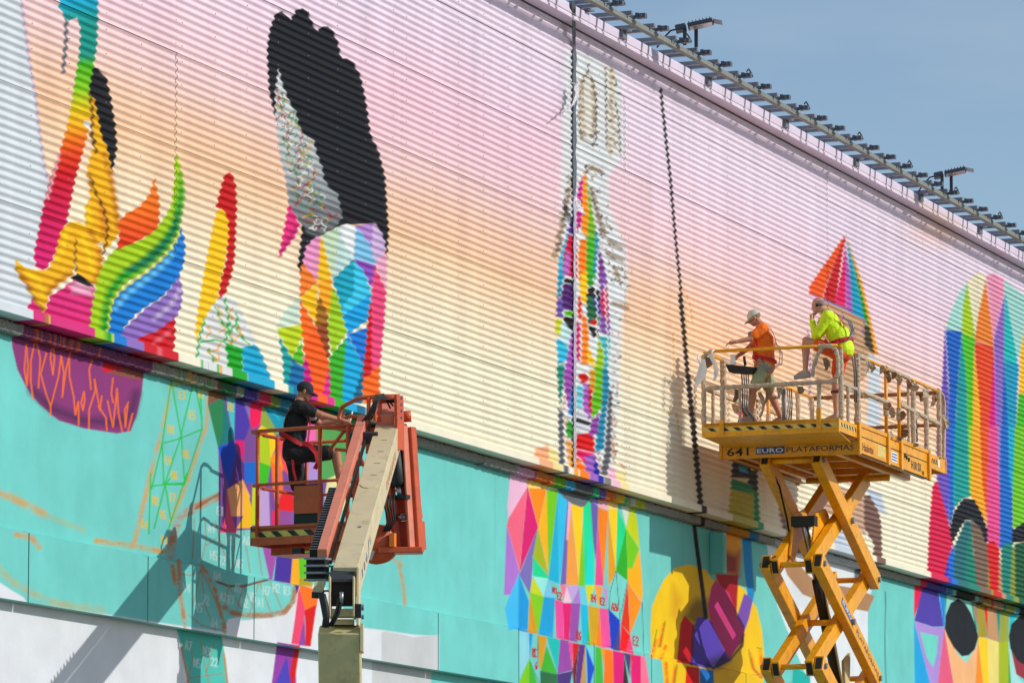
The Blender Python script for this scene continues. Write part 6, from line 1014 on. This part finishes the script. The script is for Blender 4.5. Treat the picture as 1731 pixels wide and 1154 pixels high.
def head_prims(mb, c, fwd, up):
    """skull, jaw, brow, nose, lips, chin and ears; c = middle of the head"""
    f = Vector(fwd).normalized(); u = Vector(up); u = (u - f * u.dot(f)).normalized(); s = u.cross(f); c = Vector(c)
    A = lambda p, r: mb.add(*uv_ball(c + f * p[0] + s * p[1] + u * p[2], f * r[0], s * r[1], u * r[2], 16, 11))
    A((-.012, 0, .030), (.098, .077, .088)); A((.030, 0, -.035), (.062, .060, .080)); A((.052, 0, -.085), (.034, .032, .026)); A((.078, 0, .012), (.018, .052, .014))
    A((.095, 0, -.026), (.017, .013, .015)); A((.088, 0, -.008), (.011, .009, .024)); A((.082, 0, -.058), (.014, .026, .008)); A((.080, 0, -.070), (.013, .022, .008))
    A((.066, .034, -.03), (.024, .018, .024)); A((.066, -.034, -.03), (.024, .018, .024))
    for q in (1, -1): A((-.006, .077 * q, -.008), (.020, .010, .033)); A((-.002, .080 * q, -.034), (.010, .008, .012))
    return f, s, u
def eyes(par, c, f, s, u, xf):
    for q in (1, -1):
        m = MB(); e = Vector(c) + f * .079 + s * .030 * q - u * .002; m.add(*uv_ball(e, f * .009, s * .012, u * .007, 10, 7)); m.v = [xf(v) for v in m.v]; m.build('eye', mat('eye_white', (226, 222, 216), 0.25), par, True)
        m = MB(); m.add(*uv_ball(e + f * .0065, f * .004, s * .005, u * .005, 8, 6)); m.v = [xf(v) for v in m.v]; m.build('iris', mat('dark_iris', (40, 30, 24), 0.2), par, True)
        m = MB(); m.add(*uv_ball(e + u * .018 + f * .004, f * .006, s * .017, u * .004, 8, 6)); m.v = [xf(v) for v in m.v]; m.build('eyebrow', mat('dark_hair', (52, 40, 32), 0.8), par, True)
def cap(par, c, f, s, u, xf, m, brim_m, logo=None):
    c = Vector(c); vs, fs = [], []; seg, rings = 22, 7
    for i in range(rings + 1):
        th = math.pi / 2 * i / rings
        for k in range(seg):
            a = 2 * math.pi * k / seg; vs.append(c + f * (-.012 + .108 * math.sin(th) * math.cos(a)) + s * (.087 * math.sin(th) * math.sin(a)) + u * (.030 + .100 * math.cos(th) - (.006 if i == rings else 0)))
    for i in range(rings):
        for k in range(seg): fs.append((i * seg + k, (i + 1) * seg + k, (i + 1) * seg + (k + 1) % seg, i * seg + (k + 1) % seg))
    mb = MB(); mb.add([xf(v) for v in vs], fs); o = mb.build('cap_crown', m, par, True)
    vs = []; n = 11
    for layer in (0, -.005):
        for r in (0.0, 0.5, 1.0):
            for k in range(n):
                a = (k / (n - 1) - .5) * math.pi * .92; vs.append(c + f * (-.012 + math.cos(a) * (.104 + .082 * r)) + s * (math.sin(a) * (.085 - .004 * r)) + u * (.026 + layer - .018 * r - .018 * abs(math.sin(a)) * r))
    fs = []
    for L in (0, 1):
        for r in range(2):
            for k in range(n - 1): b = L * 3 * n + r * n + k; fs.append((b, b + 1, b + n + 1, b + n))
    for k in range(n - 1): fs.append((2 * n + k, 2 * n + k + 1, 5 * n + k + 1, 5 * n + k))
    mb = MB(); mb.add([xf(v) for v in vs], fs); mb.build('cap_brim', brim_m, par, True)
    mb = MB(); mb.add([xf(v) for v in uv_ball(c + u * .130 - f * .012, f * .009, s * .009, u * .006, 8, 6)[0]], uv_ball(c, f, s, u, 8, 6)[1]); mb.build('cap_button', m, par, True)
def shoe(mb, ankle, fdir, up=(0, 0, 1)):
    f = Vector(fdir).normalized(); u = Vector(up); u = (u - f * u.dot(f)).normalized(); s = u.cross(f); a = Vector(ankle)
    limb(mb, a - f * .035 - u * .045, a + f * .15 - u * .060, .045, .036, 1.05, s); limb(mb, a, a - u * .04, .046, .05)
    limb(mb, a - f * .05 - u * .078, a + f * .165 - u * .080, .026, .022, 1.9, s)
def strap(par, pts, xf, w, m, name='harness_strap', th=0.006):
    """flat webbing through points given with their outward directions"""
    vs, fs = [], []
    P = [Vector(p) for p, _ in pts]; 
    for i, (p, o) in enumerate(pts):
        t = (P[min(i + 1, len(P) - 1)] - P[max(i - 1, 0)]).normalized(); o = Vector(o); o = (o - t * o.dot(t)).normalized(); sd = t.cross(o)
        for q in ((-1, 0), (1, 0), (1, 1), (-1, 1)): vs.append(Vector(p) + sd * w * .5 * q[0] + o * th * q[1])
    for i in range(len(pts) - 1):
        for k in range(4): fs.append((i * 4 + k, i * 4 + (k + 1) % 4, (i + 1) * 4 + (k + 1) % 4, (i + 1) * 4 + k))
    fs.append((3, 2, 1, 0)); b = (len(pts) - 1) * 4; fs.append((b, b + 1, b + 2, b + 3)); mb = MB(); mb.add([xf(v) for v in vs], fs); return mb.build(name, m, par)
M_RED = mat('red_webbing', (196, 26, 38), 0.7, 0, 0.2, 40, bump=0.3)
M_GREYWEB = mat('grey_webbing', (150, 148, 142), 0.7, 0, 0.2, 40)
def make_person(label, loc, heading, J, skin, scale=1.0):
    """J: joints in metres, x forward, y to the left, z up from the feet"""
    o = thing('person', loc, label, 'person'); ch, sh_ = math.cos(heading), math.sin(heading); L0 = Vector(loc)
    xf = lambda v: L0 + Vector((v[0] * ch - v[1] * sh_, v[0] * sh_ + v[1] * ch, v[2])) * scale
    mb = MB(); V = {k: Vector(v) for k, v in J.items() if not isinstance(v, (int, float))}
    hf = V['face']; hu = V.get('crown', Vector((0, 0, 1))); f, s, u = head_prims(mb, V['head'], hf, hu)
    limb(mb, V['neck'], V['head'] - u * .04 - f * .02, .060, .056); limb(mb, V['neck'] - Vector((0, 0, .03)), V['neck'] + Vector((0, 0, .02)), .075, .06, 1.3)
    ch_ = V['chest']; pv = V['pelvis']
    limb(mb, ch_, (ch_ + pv) / 2, .125, .115, 1.30); limb(mb, (ch_ + pv) / 2, pv, .115, .125, 1.28); limb(mb, V['shL'], V['shR'], .07, .07); limb(mb, V['neck'] - Vector((0, 0, .02)), ch_, .07, .115, 1.35)
    for S_ in ('L', 'R'):
        limb(mb, V['sh' + S_], V['el' + S_], .058, .044); limb(mb, V['el' + S_], V['wr' + S_], .043, .028); ball(mb, V['el' + S_], .045)
        limb(mb, V['hip' + S_], V['kn' + S_], .088, .058); limb(mb, V['kn' + S_], V['kn' + S_] + (V['an' + S_] - V['kn' + S_]) * .35, .056, .060); limb(mb, V['kn' + S_] + (V['an' + S_] - V['kn' + S_]) * .3, V['an' + S_], .058, .036)
        fd = V['an' + S_] - V['kn' + S_]; back = Vector((-1, 0, 0)); back = (back - fd.normalized() * back.dot(fd.normalized())).normalized(); limb(mb, V['kn' + S_] + fd * .18 + back * .02, V['kn' + S_] + fd * .5 + back * .012, .048, .042)
        hd = V.get('hand' + S_, V['wr' + S_] - V['el' + S_]); hand(mb, V['wr' + S_], hd, V.get('palm' + S_, Vector((0, 0, -1))), V.get('thumb' + S_, Vector((0, 1 if S_ == 'R' else -1, .3))), J.get('curl' + S_, .5))
        limb(mb, V['an' + S_], V['an' + S_] + Vector(V['toe' + S_]).normalized() * .12 - Vector((0, 0, .04)), .04, .03)
    body = fuse('body', mb, 0.0075, skin, o, xf, 3)
    eyes(o, V['head'], f, s, u, xf)
    return o, xf, V, (f, s, u)
def garment(o, xf, V, name, m, kind, wr=0.006):
    mb = MB(); ch_, pv = V['chest'], V['pelvis']; mid = (ch_ + pv) / 2
    if kind in ('tee', 'longsleeve'):
        lo = pv + (mid - pv) * .10
        limb(mb, ch_, mid, .150, .140, 1.26); limb(mb, mid, lo, .138, .146, 1.26); limb(mb, V['shL'], V['shR'], .092, .092); limb(mb, V['neck'] - Vector((0, 0, .045)), ch_, .086, .14, 1.35)
        for S_ in ('L', 'R'):
            k = .62 if kind == 'tee' else 1.0; e = V['sh' + S_] + (V['el' + S_] - V['sh' + S_]) * k; limb(mb, V['sh' + S_], e, .088, .072 if kind == 'tee' else .064)
            if kind == 'longsleeve': limb(mb, V['el' + S_], V['el' + S_] + (V['wr' + S_] - V['el' + S_]) * .93, .064, .042)
    elif kind == 'shorts':
        limb(mb, pv + Vector((0, 0, .06)), pv - Vector((0, 0, .03)), .142, .146, 1.26)
        for S_ in ('L', 'R'):
            e = V['hip' + S_] + (V['kn' + S_] - V['hip' + S_]) * V['short'].x; limb(mb, V['hip' + S_], e, .118, .098)
    return fuse(name, mb, 0.010, m, o, xf, 5, wr, 10)
# the lone painter in the basket: faces along the picture, one knee up on the rail
M_BLKCLOTH = mat('black_cotton', (27, 28, 32), 0.85, 0, 0.25, 12, bump=0.4, bscale=30)
p1loc = B(0.12, 0.90, FZ - 0.005)
HD1 = math.atan2(E1.y, E1.x) + math.radians(29)
P1 = dict(head=(.07, 0, 1.69), face=(.93, .1, -.32), neck=(.0, 0, 1.555), chest=(-.03, 0, 1.34), pelvis=(-.06, 0, .98), shL=(.02, .19, 1.49), shR=(.02, -.19, 1.49), elR=(.27, -.20, 1.39), wrR=(.52, -.12, 1.33), elL=(.24, .24, 1.33), wrL=(.47, .22, 1.38), hipL=(-.06, .10, .93), hipR=(-.05, -.10, .93), knR=(.45, -.14, .95), anR=(.50, -.13, .53), knL=(.0, .10, .50), anL=(-.03, .10, .09), toeL=(1, .2, 0), toeR=(1, 0, -.1), palmR=(0, 0, -1), palmL=(0, -1, -.2), curlR=.75, curlL=.8)
P1 = {k: (tuple(c * 1.055 for c in v) if k[:2] in ('he', 'ne', 'ch', 'pe', 'sh', 'el', 'wr', 'hi', 'kn', 'an') and isinstance(v, tuple) else v) for k, v in P1.items()}
P1['short'] = (.80, 0, 0)
o1, xf1b, V1, F1 = make_person('man in black cap, T-shirt and shorts with red harness painting from the basket, knee raised', p1loc, HD1, P1, M_SKINT)
xf1 = xf1b; xs1 = lambda v: xf1b(Vector(v) * 1.055)
garment(o1, xf1, V1, 'shirt', M_BLKCLOTH, 'tee', .011); garment(o1, xf1, V1, 'shorts', M_BLKCLOTH, 'shorts', .011)
cap(o1, V1['head'], *F1, xf1, mat('black_cap_cloth', (34, 34, 38), 0.8, 0, 0.2, 20), MATS['black_cotton'] if 'black_cotton' in MATS else M_BLKCLOTH)
mbh = MB(); c_ = V1['head']; f_, s_, u_ = F1
mbh.add(*uv_ball(c_ - f_ * .022 + u_ * .016, f_ * .092, s_ * .0785, u_ * .062, 16, 10)); fuse('hair', mbh, .008, mat('cropped_dark_hair', (58, 46, 38), 0.85, 0, 0.2, 60), o1, xf1, 2)
def ring_on(V, c, rx, ry, tilt, n, a0, a1): return [((c + Vector((rx * math.cos(a), ry * math.sin(a), tilt * math.cos(a)))), Vector((math.cos(a), math.sin(a), 0))) for a in [a0 + (a1 - a0) * i / n for i in range(n + 1)]]
strap(o1, ring_on(V1, V1['pelvis'] / 1.055 + Vector((0, 0, .12)), .170, .205, -.10, 28, 0, 2 * math.pi), xs1, .05, M_RED)
for q in (1, -1):
    strap(o1, [((-.168, .02 * q, 1.14), (-1, 0, 0)), ((-.172, .08 * q, 1.32), (-1, 0, .1)), ((-.085, .13 * q, 1.50), (-.7, 0, .7)), ((.0, .14 * q, 1.575), (0, 0, 1)), ((.09, .13 * q, 1.50), (.8, 0, .6)), ((.13, .10 * q, 1.32), (1, 0, 0)), ((.10, .08 * q, 1.08), (1, 0, 0))], xs1, .045, M_RED)
strap(o1, [((.06, -.20, 1.06), (0, -1, 0)), ((.15, -.215, 1.02), (.2, -1, 0)), ((.22, -.225, .93), (.3, -1, 0)), ((.24, -.225, .82), (.2, -1, 0)), ((.20, -.19, .755), (0, -.6, -1))], xs1, .055, M_RED); strap(o1, [((.10, -.20, 1.05), (.1, -1, .4)), ((.20, -.16, 1.04), (.2, -.5, 1)), ((.24, -.06, 1.02), (.3, 0, 1))], xs1, .045, M_RED)
mbx = MB(); mbx.obox(xs1((-.205, -.03, 1.22)), Vector((1, 0, 0)), Vector((0, 1, 0)), UP, .05, .07, .05); mbx.build('harness_ring', M_BLACK, o1); mbx = MB(); mbx.obox(xs1((.17, -.10, 1.40)), Vector((.8, .5, 0)).normalized(), Vector((-.5, .8, 0)).normalized(), UP, .10, .05, .13); mbx.build('respirator_mask', mat('grey_mask', (190, 186, 178), 0.6), o1, bevel=.02)
mbx = MB(); mbx.tube([xs1((.19, -.13, 1.40)), xs1((.215, -.15, 1.40))], .035, 12); mbx.build('mask_filter', mat('mask_filter_maroon', (150, 90, 96), 0.6), o1)
strap(o1, [((-.02, -.19, .62), (0, -1, 0)), ((-.05, -.2, .75), (0, -1, 0)), ((-.06, -.21, .86), (0, -1, 0))], xs1, .03, M_RED)
for S_ in ('L', 'R'):
    mb = MB(); shoe(mb, V1['an' + S_], V1['toe' + S_]); fuse('shoe', mb, .009, M_BLACK, o1, xf1, 2)
# brush in his right hand is a thing of its own
pb = thing('paint_brush', xf1(V1['wrR'] + Vector((.08, 0, -.04))), 'small white handled brush held in the hand of the man in black', 'brush')
mb = MB(); q = V1['wrR'] + Vector((.085, .03, -.03)); mb.tube([xf1(q), xf1(q + Vector((.02, 0, .09)))], .011, 8); mb.build('handle', M_WHITE, pb, True)
mb = MB(); mb.tube([xf1(q + Vector((.02, 0, .09))), xf1(q + Vector((.035, 0, .15)))], [.014, .009], 8); mb.build('bristles', mat('pale_bristle', (236, 232, 224), 0.8), pb, True)

# worker in orange: leans on the front rail, head bowed
M_ORSHIRT = mat('orange_cotton', (252, 118, 14), 0.8, 0, 0.12, 10, bump=0.4, bscale=30)
HD2 = math.atan2(-SM.y, -SM.x) + math.radians(14)
p2loc = S(-0.62, -0.22, 0.005)
P2 = dict(head=(.13, 0, 1.60), face=(.84, .0, -.50), neck=(.03, 0, 1.475), chest=(-.02, 0, 1.26), pelvis=(-.02, 0, .90), shL=(.0, .19, 1.41), shR=(.0, -.19, 1.41), elL=(.17, .27, 1.25), wrL=(.39, .35, 1.195), elR=(.22, -.20, 1.18), wrR=(.40, -.02, 1.02), hipL=(-.02, .10, .85), hipR=(-.02, -.10, .85), knL=(.15, .11, .48), anL=(.20, .11, .09), knR=(-.10, -.11, .47), anR=(-.26, -.12, .10), toeL=(1, .1, 0), toeR=(1, -.1, -.12), handL=(1, .1, -.12), palmL=(0, 0, -1), palmR=(0, 0, -1), curlL=.35, curlR=.7)
P2['short'] = (.72, 0, 0)
o2, xf2, V2, F2 = make_person('worker in orange T-shirt, mottled cap and green shorts leaning on the lift rail', p2loc, HD2, P2, M_SKINT, 1.04)
garment(o2, xf2, V2, 'shirt', M_ORSHIRT, 'tee', .013)
mS = mat('green_patterned_shorts', (166, 182, 140), 0.85, 0, 0.3, 9, dirt=(214, 132, 60), dirt_amt=1.0, bump=0.3)
garment(o2, xf2, V2, 'shorts', mS, 'shorts', .011)
mb = MB(); pv = V2['pelvis']; mb2 = MB(); limb(mb2, pv + Vector((0, 0, .22)), pv + Vector((0, 0, -.03)), .148, .160, 1.26); fuse('shirt_tail', mb2, .011, M_ORSHIRT, o2, xf2, 4, .009)
mcap = mat('mottled_cap_cloth', (206, 204, 186), 0.8, 0, 0.15, 14, dirt=(120, 130, 110), dirt_amt=0.9); cap(o2, V2['head'], *F2, xf2, mcap, mat('khaki_brim', (160, 150, 116), 0.8, 0, 0.2, 12))
mbh = MB(); c_ = V2['head']; f_, s_, u_ = F2; mbh.add(*uv_ball(c_ - f_ * .022 + u_ * .012, f_ * .090, s_ * .078, u_ * .055, 16, 10)); fuse('hair', mbh, .008, mat('grey_stubble', (150, 118, 98), 0.9, 0, 0.2, 60), o2, xf2, 2)
strap(o2, [((.10, .12, 1.30), (1, .4, 0)), ((.135, .11, 1.1), (1, .6, 0)), ((.12, .17, .98), (.6, 1, 0)), ((.02, .205, .90), (0, 1, 0)), ((-.06, .20, .84), (-.3, 1, 0)), ((-.12, .14, .79), (-1, .6, 0))], xf2, .05, M_RED); strap(o2, ring_on(V2, pv + Vector((0, 0, .07)), .180, .215, .04, 26, 0, 2 * math.pi), xf2, .045, M_RED)
for q in (1, -1):
    strap(o2, [((-.165, .04 * q, 1.12), (-1, 0, 0)), ((-.185, .10 * q, 1.28), (-1, 0, .1)), ((-.12, .13 * q, 1.43), (-.7, 0, .7)), ((0, .13 * q, 1.51), (0, 0, 1)), ((.11, .12 * q, 1.42), (.8, 0, .6)), ((.135, .11 * q, 1.25), (1, 0, 0))], xf2, .042, M_RED)
    strap(o2, [((.06, .215 * q, .95), (.2, q, 0)), ((.0, .225 * q, .86), (0, q, 0)), ((-.08, .20 * q, .79), (-.3, q, 0)), ((-.14, .12 * q, .76), (-1, .4 * q, 0))], xf2, .05, M_GREYWEB if q > 0 else M_RED)
for j in range(2):
    mb = MB(); mb.tube([xf2(p) for p in ((-.20, .05, 1.22 - j * .02), (-.26 - j * .03, .10, 1.05), (-.25 - j * .04, .16, .88), (-.12, .25, .80 - j * .03), (.04, .27, .80 - j * .02), (.14, .22, .92))], .008, 6); mb.build('lanyard', M_GREYWEB, o2, True)
mb = MB(); mb.tube([xf2((.13, .05, 1.345)), xf2((.21, .07, 1.33))], [.06, .055], 12); mb.build('respirator_mask', mat('dark_mask', (120, 116, 112), 0.6), o2, True)
for S_ in ('L', 'R'):
    mb = MB(); shoe(mb, V2['an' + S_], V2['toe' + S_]); fuse('shoe', mb, .009, mat('grey_shoes', (150, 148, 140), 0.8, 0, 0.2, 12), o2, xf2, 2)

# worker in lime: foot up on the mid rail, chin on hand
M_LIME = mat('lime_cotton', (216, 246, 22), 0.75, 0, 0.10, 10, bump=0.4, bscale=30)
M_ORSH = mat('orange_shorts_cloth', (226, 86, 26), 0.8, 0, 0.15, 10, bump=0.3, bscale=30)
HD3 = math.atan2(-SM.y, -SM.x) + math.radians(6)
p3loc = S(-0.62, 0.93, 0.005)
P3 = dict(head=(.235, 0, 1.735), face=(.97, .05, -.16), neck=(.08, 0, 1.60), chest=(.0, 0, 1.38), pelvis=(-.13, 0, 1.04), shL=(.05, .19, 1.54), shR=(.05, -.19, 1.53), elL=(.22, .20, 1.27), wrL=(.32, .06, 1.50), elR=(.30, -.14, 1.27), wrR=(.33, -.03, 1.49), hipL=(-.10, .10, .99), hipR=(-.09, -.10, .98), knL=(.40, .12, 1.20), anL=(.41, .12, .735), knR=(.0, -.10, .55), anR=(-.01, -.10, .09), toeL=(1, .1, -.12), toeR=(1, 0, 0), handL=(.1, -.25, 1), palmL=(-1, -.2, 0), handR=(-.1, .2, 1), palmR=(-1, .2, 0), curlL=.7, curlR=.6, thumbL=(-.4, -1, 0), thumbR=(-.4, 1, 0))
P3['short'] = (.60, 0, 0)
o3, xf3, V3, F3 = make_person('bald worker in lime long-sleeved shirt and orange shorts, foot on rail, chin on hand', p3loc, HD3, P3, M_SKIN, 1.045)
garment(o3, xf3, V3, 'shirt', M_LIME, 'longsleeve', .013); garment(o3, xf3, V3, 'shorts', M_ORSH, 'shorts', .011)
mb2 = MB(); pv = V3['pelvis']; limb(mb2, pv + Vector((.03, 0, .24)), pv + Vector((-.02, 0, .02)), .145, .158, 1.26); fuse('shirt_tail', mb2, .011, M_LIME, o3, xf3, 4, .009)
mbh = MB(); c_ = V3['head']; f_, s_, u_ = F3; mbh.add(*uv_ball(c_ - f_ * .020 + u_ * .024, f_ * .0925, s_ * .0785, u_ * .084, 18, 12)); fuse('shaved_hair', mbh, .008, mat('shaved_grey_hair', (150, 126, 112), 0.9, 0, 0.15, 60), o3, xf3, 2)
for q in (1, -1):
    mb = MB(); mb.tube([xf3(c_ + s_ * .078 * q - u_ * .005), xf3(c_ + s_ * .098 * q - u_ * .005)], [.03, .024], 12); mb.build('headset_pad', M_BLACK, o3, True)
mb = MB(); mb.tube([xf3(c_ - f_ * .085 * math.sin(a) + s_ * .088 * math.cos(a) + u_ * (.0 - .015 * math.sin(a))) for a in [math.pi * i / 10 for i in range(11)]], .007, 6); mb.build('headset_band', M_BLACK, o3, True)
strap(o3, ring_on(V3, pv + Vector((.02, 0, .13)), .178, .215, -.05, 26, 0, 2 * math.pi), xf3, .05, M_RED)
for q in (1, -1):
    strap(o3, [((-.165, .03 * q, 1.22), (-1, 0, 0)), ((-.17, .09 * q, 1.40), (-1, 0, .1)), ((-.08, .13 * q, 1.57), (-.7, 0, .7)), ((.05, .14 * q, 1.635), (0, 0, 1)), ((.15, .12 * q, 1.54), (.8, 0, .6)), ((.16, .10 * q, 1.36), (1, 0, 0))], xf3, .042, M_RED)
    strap(o3, [((.10, .20 * q, 1.19), (.3, q, 0)), ((.03, .235 * q, 1.10), (0, q, 0)), ((-.09, .225 * q, 1.13), (-.3, q, 0)), ((-.20, .16 * q, 1.20), (-1, .6 * q, 0))], xf3, .05, M_RED)
for j in range(3):
    mb = MB(); mb.tube([xf3(p) for p in ((-.16, .06, 1.52), (-.24 - j * .025, .10, 1.46), (-.29 - j * .02, .13, 1.32), (-.25, .16, 1.18), (-.17, .18, 1.14))], .010, 6); mb.build('lanyard', M_GREYWEB, o3, True)
mb = MB(); mb.obox(xf3((.20, .05, 1.46)), Vector((1, 0, 0)), Vector((0, 1, 0)), UP, .07, .09, .10); mb.build('respirator_mask', MATS['dark_mask'], o3, bevel=.02)
strap(o3, ring_on(V3, Vector((0, -.10, .44)), .068, .068, 0, 16, 0, 2 * math.pi), xf3, .035, mat('knee_strap_brown', (110, 70, 56), 0.8), 'calf_band')
for S_ in ('L', 'R'):
    mb = MB(); shoe(mb, V3['an' + S_], V3['toe' + S_]); fuse('shoe', mb, .009, mat('grey_canvas_shoes', (176, 172, 164), 0.8, 0, 0.2, 12, dirt=(110, 104, 100), dirt_amt=.6), o3, xf3, 2)
